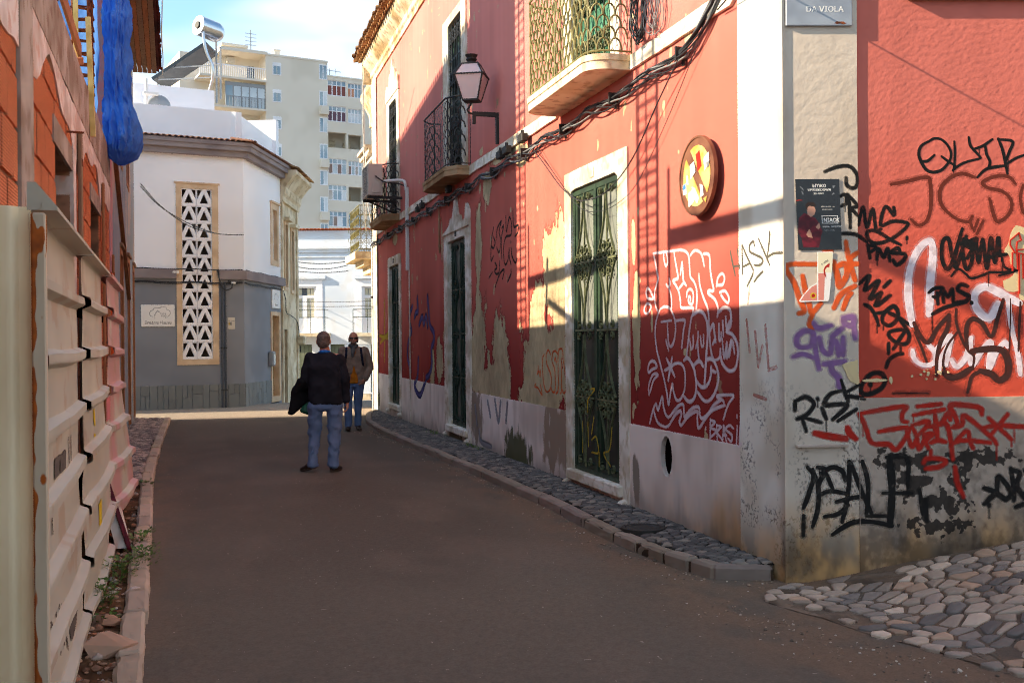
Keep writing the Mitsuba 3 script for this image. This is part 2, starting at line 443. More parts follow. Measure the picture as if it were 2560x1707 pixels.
def kerb(name, line, width, side, label, tones):
    k = key_for(name)
    m = M()
    pts = along(line, 0.25)
    for a, b in zip(pts[:-1], pts[1:]):
        t = (b - a) / np.linalg.norm(b - a)
        nn = np.array([-t[1], t[0]]) * side
        z = float(ground_z(*a))
        m.bar([*(a + nn * width / 2), z + 0.02], [*(b + nn * width / 2), float(ground_z(*b)) + 0.02], width * 0.8, 0.1)
    obj_key = k
    v, f = m.get()
    scene[obj_key] = mikit.ply((v, f), 'm_mortar')
    note(obj_key, label, None, None, 'structure')
    L = LineString(line)
    s, i = 0.0, 0
    while s < L.length - 0.15:
        ln = RNG.uniform(0.42, 0.95) if s > 1.2 or side > 0 else RNG.uniform(0.25, 0.5)
        e = min(s + ln, L.length)
        a, b = (np.array(L.interpolate(x).coords[0]) for x in (s + 0.005, e - 0.005))
        t = (b - a) / np.linalg.norm(b - a)
        nn = np.array([-t[1], t[0]]) * side
        c = (a + b) / 2 + nn * (width / 2 + RNG.uniform(-.006, .006))
        ll, zz = np.linalg.norm(b - a), float(ground_z(*c))
        q = M().rbox(-ll / 2, ll / 2, -width / 2, width / 2, -0.12, KERB_TOP + RNG.uniform(-.006, .006), 0.02)
        vv, ff = q.get()
        tt = trimesh.remesh.subdivide_to_size(vv, ff, 0.14)
        vv, ff = tt[0], tt[1]
        vv = vv + (meshkit.fbm(vv * 9 + i * 7.1, 3, i)[:, None] - 0.5) * 0.03
        rot = np.array([[t[0], -t[1]], [t[1], t[0]]])
        w = np.column_stack([vv[:, :2] @ rot.T + c, vv[:, 2] + zz])
        w[:, 2] += (ground_z(w[:, 0], w[:, 1]) - zz) * 1.0
        col = np.array(lin(*tones)) * RNG.uniform(0.82, 1.08) * np.array([1, RNG.uniform(.95, 1.02), RNG.uniform(.9, 1.02)])
        kk = key_for('stone', obj_key)
        scene[kk] = mikit.ply((w, ff), 'm_stone_bump', color=col * (1 + .35 * (meshkit.fbm(w * 14, 3, i % 50)[:, None] - .5)))
        s, i = e, i + 1


kerb('kerb', KERB_R, 0.12, -1, 'grey stone kerb along the right pavement', (138, 124, 112))
kerb('kerb', KERB_L, 0.13, 1, 'pale broken stone kerb along the dirt strip on the left', (176, 154, 134))


def stones(region, size, gap, seed, squash=1.0, angle=0.0):
    """irregular paving stones as rounded cells filling a region"""
    rng = np.random.default_rng(seed)
    reg = affinity.rotate(region, -angle, origin=(0, 0))
    reg = affinity.scale(reg, 1.0, 1.0 / squash, origin=(0, 0))
    x0, y0, x1, y1 = reg.bounds
    pts, row = [], 0
    y = y0 - size
    while y < y1 + size:
        x = x0 - size + (row % 2) * size * 0.5
        while x < x1 + size:
            pts.append([x + rng.uniform(-.38, .38) * size, y + rng.uniform(-.34, .34) * size])
            x += size * rng.uniform(0.8, 1.25)
        y += size * 0.86
        row += 1
    V = Voronoi(np.array(pts))
    out = []
    for r in V.point_region:
        idx = V.regions[r]
        if not idx or -1 in idx:
            continue
        g = Polygon(V.vertices[idx])
        if not reg.contains(g.centroid):
            continue
        g = g.intersection(reg.buffer(size * 0.2)).buffer(-gap - size * 0.1).buffer(size * 0.1, quad_segs=2)
        if g.is_empty or g.geom_type != 'Polygon' or g.area < size * size * 0.12:
            continue
        g = affinity.scale(g, 1.0, squash, origin=(0, 0))
        out.append(affinity.rotate(g, angle, origin=(0, 0)))
    return out


def stone_mesh(g, zf, h, rng, dome=0.012):
    """a low domed stone over the polygon g; zf gives the bed's height"""
    p = np.array(g.simplify(0.004).exterior.coords)[:-1]
    c = p.mean(0)
    n = len(p)
    tilt = rng.uniform(-.05, .05, 2)
    v = []
    for k, (sc, dz) in enumerate(((1.0, -0.03), (1.0, h * 0.45), (0.93, h * 0.92), (0.55, h + dome * 0.8))):
        q = c + (p - c) * sc
        v.append(np.column_stack([q, zf(q[:, 0], q[:, 1]) + dz + ((q - c) @ tilt if k else 0)]))
    v.append(np.array([[*c, float(zf(*c)) + h + dome]]))
    v = np.vstack(v)
    f = []
    for k in range(3):
        for i in range(n):
            j = (i + 1) % n
            f += [[k * n + i, k * n + j, (k + 1) * n + j], [k * n + i, (k + 1) * n + j, (k + 1) * n + i]]
    for i in range(n):
        f.append([3 * n + i, 3 * n + (i + 1) % n, 4 * n])
    return v, np.array(f)


def pave(name, region, zf, size, gap, h, seed, tones, label, near, bed, squash=1.0, angle=0.0, most=290, dome=0.012, rough=0.0):
    """a paved surface: a bed with the nearest stones as parts of their own and the rest as one part"""
    k = key_for(name)
    tri = trimesh.creation.extrude_polygon(region.segmentize(0.3), 0.01, engine='earcut')
    v = np.array(tri.vertices)
    v, f = trimesh.remesh.subdivide_to_size(v, np.array(tri.faces), 0.12 if rough else 0.4)[:2]
    v[:, 2] += zf(v[:, 0], v[:, 1]) - 0.008 - rough * .45 + rough * 2 * (meshkit.fbm(v * [7, 7, 0], 4, 5) - .40)
    scene[k] = mikit.ply((v, f), bed)
    note(k, label, None, None, 'structure')
    rng = np.random.default_rng(seed + 1)
    gs = stones(region, size, gap, seed, squash, angle)
    gs.sort(key=lambda g: math.hypot(g.centroid.x - near[0], g.centroid.y - near[1]))
    rest, rc, cnt = M(), [], 0
    if rough:
        gs = [g for g in gs if region.exterior.distance(g.centroid) > .22 or rng.uniform() < .62 or g.centroid.x > 4.2]
    for i, g in enumerate(gs):
        v, f = stone_mesh(g, zf, h * rng.uniform(0.75, 1.15), rng, dome)
        tone = tones[rng.integers(len(tones))]
        col = np.array(lin(*tone)) * rng.uniform(0.78, 1.2) * (1 + .3 * (meshkit.fbm(v * 30, 3, i % 50)[:, None] - .5))
        if i < most:
            kk = key_for('stone', k)
            scene[kk] = mikit.ply((v, f), 'm_stone_bump', smooth=25 if False else True, color=np.broadcast_to(col, (len(v), 3)))
        else:
            rest.raw(v, f)
            rc.append(np.broadcast_to(col, (len(v), 3)))
    if rc:
        kk = key_for('far_stones', k)
        v, f = rest.get()
        scene[kk] = mikit.ply((v, f), 'm_stone_bump', smooth=True, color=np.vstack(rc))
        note(kk, None, None, None, 'stuff')
    return k


def walk_z(x, y):
    return ground_z(np.minimum(x, 3.7), y) + KERB_TOP - 0.02 + 0.03 * np.clip((np.asarray(x) - 3.0) / 0.6, 0, 1)


inner = [(x + 0.13, y) for x, y in KERB_R]
pave('pavement', Polygon([(3.6, 6.26)] + inner[1:] + [(3.62, 24.5)]).buffer(0), walk_z, 0.085, 0.004, 0.011, 3,
     [(104, 99, 95), (92, 88, 85), (116, 110, 104), (82, 78, 76), (132, 122, 112)], 'narrow pavement of small dark stone setts beside the red wall', (3.3, 6.0), 'm_mortar_dark', squash=0.72, angle=-20, most=296, dome=.005)

COB = Polygon([(3.62, 6.08), (3.42, 5.98), (3.24, 5.74), (3.31, 5.40), (3.40, 5.05), (3.5, 4.7), (3.56, 4.4), (3.66, 4.0), (3.72, 3.4), (3.8, 2.6), (9.5, 2.6), (9.5, 4.5)])
COB = wobble(COB, .10, 5, 4)
pave('cobbles', COB, lambda x, y: ground_z(x, y) + 0.004, 0.145, 0.011, 0.014, 11,
     [(172, 152, 134), (154, 136, 120), (144, 128, 116), (184, 164, 144), (132, 120, 110), (112, 104, 98), (164, 136, 114), (160, 142, 126)], 'cobbled side street of pale uneven stones rising to the right', (3.6, 4.6), 'm_joint_dust', squash=0.78, angle=12, most=270, dome=0.004, rough=.018)

DIRT = Polygon([(-0.3, 1.2), (-0.475, 5.26), (-0.66, 9.2), (-0.80, 12.4), (-1.3, 12.4), (-1.15, 6.0), (-1.0, 1.2)])


def dirt_z(x, y):
    q = np.stack([np.asarray(x) * 3, np.asarray(y) * 3, np.zeros_like(np.asarray(x))], -1)
    return ground_z(x, y) + 0.035 + 0.10 * (meshkit.fbm(q, 4, 2) - 0.35)


def _dirt(a, b):
    y = 1.2 + 11.3 * b
    xk = np.interp(y, [p[1] for p in KERB_L], [p[0] for p in KERB_L]) - 0.13
    xw = -0.86 - 0.035 * y
    x = xk + (xw - xk) * a
    return np.stack([x, y, dirt_z(x, y)], -1)


obj('dirt_strip', M().grid(_dirt, 26, 240), 'm_dirt', kind='structure', smooth=True, label='strip of bare reddish dirt and rubble between kerb and hoarding')

_lp = [(np.interp(y, [p[1] for p in KERB_L], [p[0] for p in KERB_L]) - 0.13, y) for y in np.linspace(12.4, 23.7, 14)]
pave('pavement', Polygon(_lp + [(-1.67, 23.9), (-1.28, 12.4)]).buffer(0), lambda x, y: ground_z(x, y) + KERB_TOP - 0.03, 0.11, 0.007, 0.022, 5,
     [(170, 150, 138), (142, 126, 118), (188, 168, 152), (120, 108, 102)], 'short pavement of pinkish setts in front of the blue grey house', (-0.9, 12.0), 'm_mortar', squash=0.8, most=200)
mh = thing('manhole_cover', 'small round iron cover set in the dark setts near the kerb', 'manhole cover')
obj('lid', M().lathe([(0.0, 0.0), (0.13, 0.0), (0.14, 0.012), (0.10, 0.016), (0.095, 0.011), (0.04, 0.014), (0, 0.015)], 28, (3.27, 7.72, float(walk_z(3.2, 7.7)) + 0.022)), 'm_iron', mh)
obj('ring', M().lathe([(0.145, 0.0), (0.145, 0.016), (0.175, 0.014), (0.175, -0.02)], 28, (3.27, 7.72, float(walk_z(3.2, 7.7)) + 0.02)), 'm_iron', mh)


# ---------------------------------------------------------------- the red corner house
F = Fr((3.62, 0), (0, 1), (-1, 0))
_t = math.radians(-14.5)
R = Fr((3.62, 6.15), (math.cos(_t), math.sin(_t)))
RB = thing('red_corner_house', 'two storey red house on the corner, peeling plaster, covered in graffiti', 'house')
DOORS = [(9.05, 10.37, 8.81, 10.58), (15.2, 16.41, 14.9, 16.7), (21.08, 22.3, 20.9, 22.46)]
WINS = [(9.19, 10.29, 8.96, 10.54), (15.35, 16.25, 15.04, 16.65), (21.2, 22.12, 20.92, 22.44)]
WZ = (4.16, 6.6)
holes = [rect(d[2] + .06, d[3] - .06, 0.1, 3.3) for d in DOORS] + [rect(w[2] + .06, w[3] - .06, 4.15, 6.66) for w in WINS]
vent = affinity.scale(Point(8.01, 0.635).buffer(1, 10), 0.118, 0.172)
dado_l = 0.845
wall = rect(6.15, 24.6, -0.6, 7.85).difference(unary_union(holes + [vent]))
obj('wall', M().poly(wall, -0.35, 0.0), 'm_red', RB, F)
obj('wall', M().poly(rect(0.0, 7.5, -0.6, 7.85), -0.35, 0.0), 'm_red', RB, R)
obj('end_wall', M().box(3.98, 10.0, 24.3, 24.6, -1, 7.85).box(10, 10.3, 2, 24.6, -1, 7.85), 'm_cornice', RB)
obj('shade_backing', M().box(3.985, 4.0, 6.3, 24.3, -0.5, 7.8), 'm_void', RB)  # near-black sheet behind the openings, indoor shade put in as colour
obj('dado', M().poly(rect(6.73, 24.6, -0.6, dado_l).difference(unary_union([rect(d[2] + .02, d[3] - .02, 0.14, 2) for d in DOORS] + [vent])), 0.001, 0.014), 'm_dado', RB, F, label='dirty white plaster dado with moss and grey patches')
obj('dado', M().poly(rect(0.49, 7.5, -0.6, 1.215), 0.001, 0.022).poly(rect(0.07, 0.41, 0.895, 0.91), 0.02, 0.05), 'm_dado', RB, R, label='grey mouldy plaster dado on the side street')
q1 = rect(6.12, 6.73, -0.6, 7.85)
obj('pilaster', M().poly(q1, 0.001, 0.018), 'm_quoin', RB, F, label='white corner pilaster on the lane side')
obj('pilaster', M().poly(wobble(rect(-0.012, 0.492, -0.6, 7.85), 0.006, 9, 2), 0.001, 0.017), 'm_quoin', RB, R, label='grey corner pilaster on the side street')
obj('pilaster', M().poly(rect(23.95, 24.62, -0.6, 7.85), 0.016, 0.03), 'm_trim', RB, F)
bz = [rect(6.73, 8.72, 4.02, 4.15), rect(10.74, 14.87, 4.02, 4.15), rect(16.98, 20.92, 4.02, 4.15), rect(22.9, 23.95, 4.02, 4.15)]
for i, g in enumerate(bz):
    obj('string_course', M().poly(wobble(g, 0.012, 7, 4 + i), 0.001, 0.03), 'm_trim', RB, F)
obj('string_course', M().poly(rect(0.84, 7.5, 3.845, 4.15), 0.001, 0.05), 'm_iron_ochre', RB, R)
# eave: cavetto cornice, soffit, roof and the ragged edge of barrel tiles
prof = [(0.0, 7.62), (0.03, 7.62), (0.03, 7.72), (0.06, 7.76), (0.06, 7.86), (0.10, 7.92), (0.20, 8.02), (0.24, 8.12), (0.24, 8.2), (0.0, 8.2)]
obj('cornice', M().poly(Polygon(prof), 6.15, 24.62), 'm_cornice', RB, Fr((3.62, 0), (-1, 0), (0, 1)), smooth=25)
obj('cornice', M().poly(Polygon(prof), 3.4, 9.0), 'm_cornice', RB, Fr((0, 24.6), (0, 1), (1, 0)), smooth=25)
obj('roof', M().raw([[3.32, 6.0, 8.24], [3.32, 24.9, 8.24], [9.5, 24.9, 9.9], [9.5, 4.5, 9.9], [3.32, 6.0, 8.18], [3.32, 24.9, 8.18], [9.5, 24.9, 9.8], [9.5, 4.5, 9.8]],
                    [[0, 1, 2, 3], [4, 7, 6, 5], [0, 3, 7, 4], [1, 5, 6, 2], [0, 4, 5, 1]]), 'm_tile', RB)
tiles = M()
y = 12.0
while y < 24.95:
    z = RNG.uniform(-.012, .012)
    for (yy, zz, up) in ((y, 8.23, 1), (y + 0.105, 8.30, -1)):
        a = np.linspace(0, math.pi, 7)
        xs = [3.20 + RNG.uniform(-.03, .02), 3.75]
        ring = [[[x, yy - 0.068 * math.cos(t) * (1.0 if up > 0 else 1.08), zz + z - up * 0.05 * math.sin(t) + (x - 3.2) * 0.27 + (0.03 if up < 0 else 0)] for t in a] for x in xs]
        ring2 = [[[p[0], p[1], p[2] + 0.016] for p in r] for r in ring]
        v = np.array(ring[0] + ring[1] + ring2[0] + ring2[1])
        f = []
        for i in range(6):
            f += [[i, i + 1, 7 + i + 1, 7 + i], [14 + i, 21 + i, 21 + i + 1, 14 + i + 1], [i, 14 + i, 14 + i + 1, i + 1]]
        tiles.raw(v, f)
    y += 0.205
obj('eave_tiles', tiles, 'm_tile', RB, kind='stuff')

# vent rim and its painted dark disc, door frames, sills
obj('vent_shade_disc', M().poly(vent.buffer(-.002), -.03, -.025), 'm_void', RB, F)  # black disc just inside the vent paints the shade of its depth
obj('vent', M().poly(vent.buffer(0.012).difference(vent.buffer(-0.004)), -0.3, 0.016), 'm_dado', RB, F, label='oval hole through the dado')


def frame_ring(d, z0, z1, zt):
    return rect(d[2], d[3], z0, z1).difference(rect(d[0], d[1], z0 - 1, zt))


for i, d in enumerate(DOORS):
    g = wobble(frame_ring(d, 0.1 if i < 1 else 0.05, 3.36, 3.17), 0.008, 8, i)
    obj('door_frame', M().poly(g, -0.22, 0.022 if i == 0 else 0.026), 'm_trim', RB, F)
    sl = obj('door_sill', M().rbox(d[0] - .09, d[1] + .09, 0.15, 0.255, -0.25, 0.07, 0.012), 'm_trim', RB, F)
    for s, u in ((0, d[0] - 0.13), (1, d[1] + 0.13)):
        t = trimesh.creation.icosphere(2)
        v = np.array(t.vertices) * np.array([0.075, 0.055, 0.1]) + np.array([u, 0.09, 0.0])
        obj('scroll', trimesh.Trimesh(v, t.faces, process=False), 'm_trim', sl, F, smooth=True)
    # house number plate
    obj('number_plate', M().rbox((d[0] + d[1]) / 2 - .05, (d[0] + d[1]) / 2 + .05, 3.21, 3.31, 0.02, 0.034, .004), 'm_iron' if i else 'm_trim', RB, F)
crest = Polygon([(14.92, 3.3), (14.92, 3.52), (15.05, 3.62), (15.1, 3.4), (15.4, 3.36), (15.5, 3.5), (15.6, 3.46), (15.7, 3.62), (15.79, 3.82), (15.88, 3.62), (15.98, 3.46), (16.1, 3.5), (16.2, 3.4), (16.45, 3.34), (16.7, 3.3)])
obj('crest', M().poly(crest.buffer(0.02).buffer(-0.01), 0.001, 0.05), 'm_trim', RB, F, label='white plaster crest over the middle door')
crest2 = Polygon([(20.9, 6.7), (20.9, 6.95), (21.05, 7.05), (21.15, 6.95), (21.3, 7.2), (21.42, 7.1), (21.6, 7.45), (21.75, 7.1), (21.9, 7.2), (22.1, 6.95), (22.3, 7.02), (22.46, 6.8), (22.46, 6.7)])
obj('crest', M().poly(crest2.buffer(0.02).buffer(-0.01), 0.001, 0.05), 'm_trim', RB, F, label='white plaster crest over the far upper window')


def spiral(c, r, a0, turns, sgn=1, n=14):
    a = np.linspace(0, turns * 2 * math.pi, n)
    rr = r * (1 - 0.72 * a / a[-1])
    return np.stack([c[0] + rr * np.cos(a0 + sgn * a), c[1] + rr * np.sin(a0 + sgn * a), np.zeros(n)], -1)


def flat(m, pts, o, w=0.016, d=0.014):
    """a flat iron strip bent along pts (u, z), lying at depth o"""
    P = np.asarray(pts, float)
    for a, b in zip(P[:-1], P[1:]):
        if np.linalg.norm(a[:2] - b[:2]) > 1e-5:
            m.bar([a[0], a[1], o], [b[0], b[1], o], d, w, (0, 0, 1))
    return m


def iron_door(i, d, body, iron, glass, rich):
    k = key_for('door', RB)
    u0, u1, z0, z1, o = d[0], d[1], 0.26, 3.15, (-0.015, -0.05, -0.05)[i]
    mid = (u0 + u1) / 2
    scene[k] = mikit.ply(*_frame_mesh(u0, u1, z0, z1, o - .06), body)
    note(k, ['green double iron door with scrolled grille, nearest the corner', 'dark green double door under the white crest', 'dark green double door at the far end'][i])
    cuts = [0.26 + .06, 1.02, 1.70, 2.39, 3.15 - .05]
    for (a, b) in ((u0 + .05, mid - .025), (mid + .025, u1 - .05)):
        lf = obj('leaf', M().poly(rect(a, b, z0 + .03, z1 - .03).difference(rect(a + .06, b - .06, z0 + .1, z1 - .1)), o - .04, o), body, k, F)
        for (za, zb) in zip(cuts[:-1], cuts[1:]):
            obj('pane', M().poly(rect(a + .055, b - .055, za + .012, zb - .012), o - .045, o - .03), glass if za > 1.6 or not rich else 'm_frost_low', k, F)  # near door: lower panes take darker glass, shade painted below the sunlit part
        c, w, sw = (a + b) / 2, (b - a) / 2 - .05, 0.014
        m = M()
        m.box(c - .007, c + .007, z0 + .05, z1 - .05, o + .004, o + .018)
        obj('bar', m, iron, k, F)
        for j, (za, zb) in enumerate(zip(cuts[:-1], cuts[1:])):
            top_meet = (j % 2 == 1)
            m = M()
            for s in (-1, 1):
                tt = np.linspace(0, 1, 12)
                spread = w * (0.04 + 0.90 * tt ** 2.1)
                zz = (zb - .04) - (zb - za - .08) * tt if top_meet else (za + .04) + (zb - za - .08) * tt
                flat(m, np.stack([c + s * spread, zz], -1), o + .02, 0.022, 0.008)
            obj('lyre', m, iron, k, F)
            if rich or i == 1:
                m, stuff_ = M(), 'stuff'
                r = w * 0.20
                ze, sg = (za, 1) if top_meet else (zb, -1)
                for s in (-1, 1):
                    for (du, dz) in ((0.25, 1.0), (0.75, 1.0), (0.3, 2.6)):
                        flat(m, spiral((c + s * w * du, ze + sg * r * dz), r, math.pi / 2 * sg, 1.1, s * sg, 11), o + .02, 0.024, 0.007)
                    ze2 = zb if top_meet else za
                    flat(m, spiral((c + s * w * 0.6, ze2 - sg * r), r * .9, -math.pi / 2 * sg, 1.1, s * sg, 10), o + .02, 0.024, 0.007)
                obj('scrolls', m, iron, k, F, kind='stuff')
        for zr in (1.02, 1.70, 2.39):
            obj('rail', M().box(a + .03, b - .03, zr - .01, zr + .01, o, o + .024), iron, k, F)
    obj('astragal', M().box(mid - .03, mid + .03, z0, z1, o - .02, o + .014), body, k, F)
    return k


def _frame_mesh(u0, u1, z0, z1, o):
    v, f = M().poly(rect(u0, u1, z0, z1).difference(rect(u0 + .05, u1 - .05, z0 + .04, z1 - .05)), o, o + .07).get()
    return ((F(v), f[:, ::-1]),)


mat('m_frost_low', worn(lin(62, 66, 60), lin(46, 50, 46), 2.0), 0.25, 0.5)  # dark glass, also the shaded copy for the near door lower panes
mat('m_iron_dark_green', worn(lin(48, 68, 50), lin(36, 52, 40), 9.0), 0.45, 0.5)
iron_door(0, DOORS[0], 'm_doorgreen' if 'm_doorgreen' in scene else 'm_iron_dark_green', 'm_iron_green', 'm_frost', True)
iron_door(1, DOORS[1], 'm_green', 'm_green', 'm_frost_low', False)
iron_door(2, DOORS[2], 'm_green', 'm_green', 'm_frost_low', False)

for i, w in enumerate(WINS):
    k = key_for('window', RB)
    zt = 6.72 if i else 6.75
    v, f = M().poly(wobble(rect(w[2], w[3], 4.15, zt).difference(rect(w[0], w[1], 4.0, 6.58)), 0.006, 8, 20 + i), -0.22, 0.028).get()
    scene[k] = mikit.ply((F(v), f[:, ::-1]), 'm_trim')
    note(k, ['tall upper window with pale green leaves nearest the corner', 'tall upper window behind the street lamp', 'tall upper window above the far door'][i])
    body = 'm_green_leaf' if i == 0 else 'm_green'
    mid = (w[0] + w[1]) / 2
    for (a, b) in ((w[0] + .01, mid - .008), (mid + .008, w[1] - .01)):
        obj('leaf', M().poly(rect(a, b, 4.17, 6.57).difference(unary_union([rect(a + .07, b - .07, 4.9, 5.6), rect(a + .07, b - .07, 5.68, 6.48)])), -0.09, -0.05).poly(rect(a + .08, b - .08, 4.25, 4.8), -0.05, -0.04), body, k, F)
        obj('pane', M().box(a + .06, b - .06, 4.88, 6.5, -0.08, -0.07), 'm_darkglass', k, F)
    m = M()
    n = 5
    for j in range(n + 1):
        u = w[0] + .02 + (w[1] - w[0] - .04) * j / n
        m.box(u - .009, u + .009, 4.2, 6.55, -0.01, 0.004)
    for z in (4.6, 5.3, 6.0):
        m.box(w[0], w[1], z - .009, z + .009, -0.01, 0.004)
    for j in range(n):
        for z in (4.45, 4.95, 5.65, 6.3):
            u = w[0] + .02 + (w[1] - w[0] - .04) * (j + .5) / n
            for s in (-1, 1):
                flat(m, spiral((u + s * .04, z), .055, math.pi / 2, 1.1, s, 9), 0.0, 0.026, 0.012)
                flat(m, spiral((u + s * .04, z + .12), .055, -math.pi / 2, 1.1, -s, 9), 0.0, 0.026, 0.012)
    obj('grille', m, 'm_iron_green' if i == 0 else 'm_iron', k, F)

BAL = [(8.70, 10.76, 'm_iron_ochre', 'cream balcony slab with ochre fish scale railing nearest the corner'), (14.85, 17.0, 'm_iron', 'balcony with black fish scale railing under the street lamp'), (20.9, 23.0, 'm_iron', 'far balcony with black railing carrying the air conditioner')]
ARC = M().tube([(0.058 * math.cos(a), 0.105 * math.sin(a), 0.0) for a in np.linspace(0, math.pi, 9)], 0.0085, 5)
for i, (u0, u1, im, lab) in enumerate(BAL):
    depth = 0.43 if i == 0 else 0.36
    rc = 0.22
    out = unary_union([sbox(u0, -0.1, u1, depth - rc), sbox(u0 + rc, -0.1, u1 - rc, depth)] + [Point(c, depth - rc).buffer(rc, 8) for c in (u0 + rc, u1 - rc)]) if i == 0 else Polygon([(u0, -0.1), (u0, depth * .6), (u0 + .25, depth), (u1 - .25, depth), (u1, depth * .6), (u1, -0.1)])
    k = key_for('balcony', RB)
    fr = Fr((3.62, 0), (0, 1), (-1, 0))
    m = M()
    for (z0, z1, g) in ((4.02, 4.10, out.buffer(-0.012)), (4.10, 4.155, out)):
        t = trimesh.creation.extrude_polygon(g.intersection(sbox(0, -.02, 99, 9)), z1 - z0, engine='earcut')
        vv = np.array(t.vertices)
        m.raw(np.stack([vv[:, 0], vv[:, 2] + z0, vv[:, 1]], -1), t.faces)
    v, f = m.get()
    scene[k] = mikit.ply((fr(v), f), 'm_soffit' if i else 'm_slab', smooth=20)
    note(k, lab)
    line = LineString(list(out.buffer(-0.035).intersection(sbox(0, 0.02, 99, 9)).exterior.coords))
    ring = [p for p in out.buffer(-0.035).exterior.coords]
    pl = [p for p in ring if p[1] > 0.0]
    pl.sort(key=lambda p: (math.atan2(p[1] - 0.0, p[0] - (u0 + u1) / 2)))
    pl = [(u1 - .035, 0.0)] + pl + [(u0 + .035, 0.0)]
    L = LineString(pl)
    P = [np.array(L.interpolate(t, normalized=True).coords[0]) for t in np.linspace(0, 1, 60)]
    for z, r in ((4.19, .009), (5.17, .014)):
        obj('rail', M().tube([[p[0], z, p[1]] for p in P], r, 6), im, k, fr)
    for s in (0.0, .16, .5, .84, 1.0):
        p = L.interpolate(s, normalized=True).coords[0]
        obj('post', M().tube([[p[0], 4.15, p[1]], [p[0], 5.18, p[1]]], .009, 6), im, k, fr)
    pitch = 0.116
    n = int(L.length / pitch)
    arcs = M()
    A2 = M().tube([(0.058 * math.cos(a), 0.105 * math.sin(a), 0.0) for a in np.linspace(0, math.pi, 9)], 0.012, 5)
    base = mikit.ply(ARC.get(), im) if i == 0 else None
    for row in range(9):
        for c in range(n):
            s = (c + (0.5 if row % 2 else 0.0) + 0.25) * pitch
            if s > L.length - pitch * .4 or s < pitch * .4:
                continue
            p, q = (np.array(L.interpolate(x).coords[0]) for x in (s - .05, s + .05))
            c0, t = (p + q) / 2, (q - p) / np.linalg.norm(q - p)
            z = 4.2 + row * 0.103
            if i == 0:
                W = np.eye(4)
                W[:3, 0] = t[0] * fr.e + t[1] * fr.n
                W[:3, 1] = [0, 0, 1]
                W[:3, 2] = np.cross(W[:3, 0], W[:3, 1])
                W[:3, 3] = fr(np.array([c0[0], z, c0[1]]))
                place('arc', base, W, k)
            else:
                v, f = A2.get()
                arcs.raw(np.stack([c0[0] + v[:, 0] * t[0], z + v[:, 1], c0[1] + v[:, 0] * t[1]], -1), f)
    if i:
        obj('fish_scales', arcs, im, k, fr, kind='stuff')
mat('m_slab', worn(lin(226, 214, 186), lin(206, 186, 150), 3.0, dirt=lin(168, 140, 104)), 0.9, 0.1)

# ------------------------------------------------- graffiti, thin coats of paint on whatever part of the wall they cross
GSURF = {'F': (F, [(rect(6.0, 6.73, -1, 9), .019), (rect(6.73, 24.6, -1, dado_l), .0145), (rect(6.73, 23.9, dado_l, 9), .0005)]),
         'R': (R, [(rect(-.02, 0.495, -1, 9), .0175), (rect(0.495, 9, -1, 1.215), .0225), (rect(0.495, 9, 1.215, 9), .0005)]),
         'A': (F, [(rect(9.0, 10.4, 0, 3.2), .012)])}


def paint(key, label, m, pl, polys, lift=0.0, rough=True):
    fr, regs = GSURF[pl]
    g = unary_union(polys)
    if rough:
        g = wobble(g, 0.0035, 70, len(label)) if False else g
    mm = M()
    for reg, o in regs:
        x = g.intersection(reg)
        if not x.is_empty:
            mm.poly(x, o, o + 0.0009 + lift)
    if mm.n:
        return obj(key, mm, m, RB, fr, label=label)


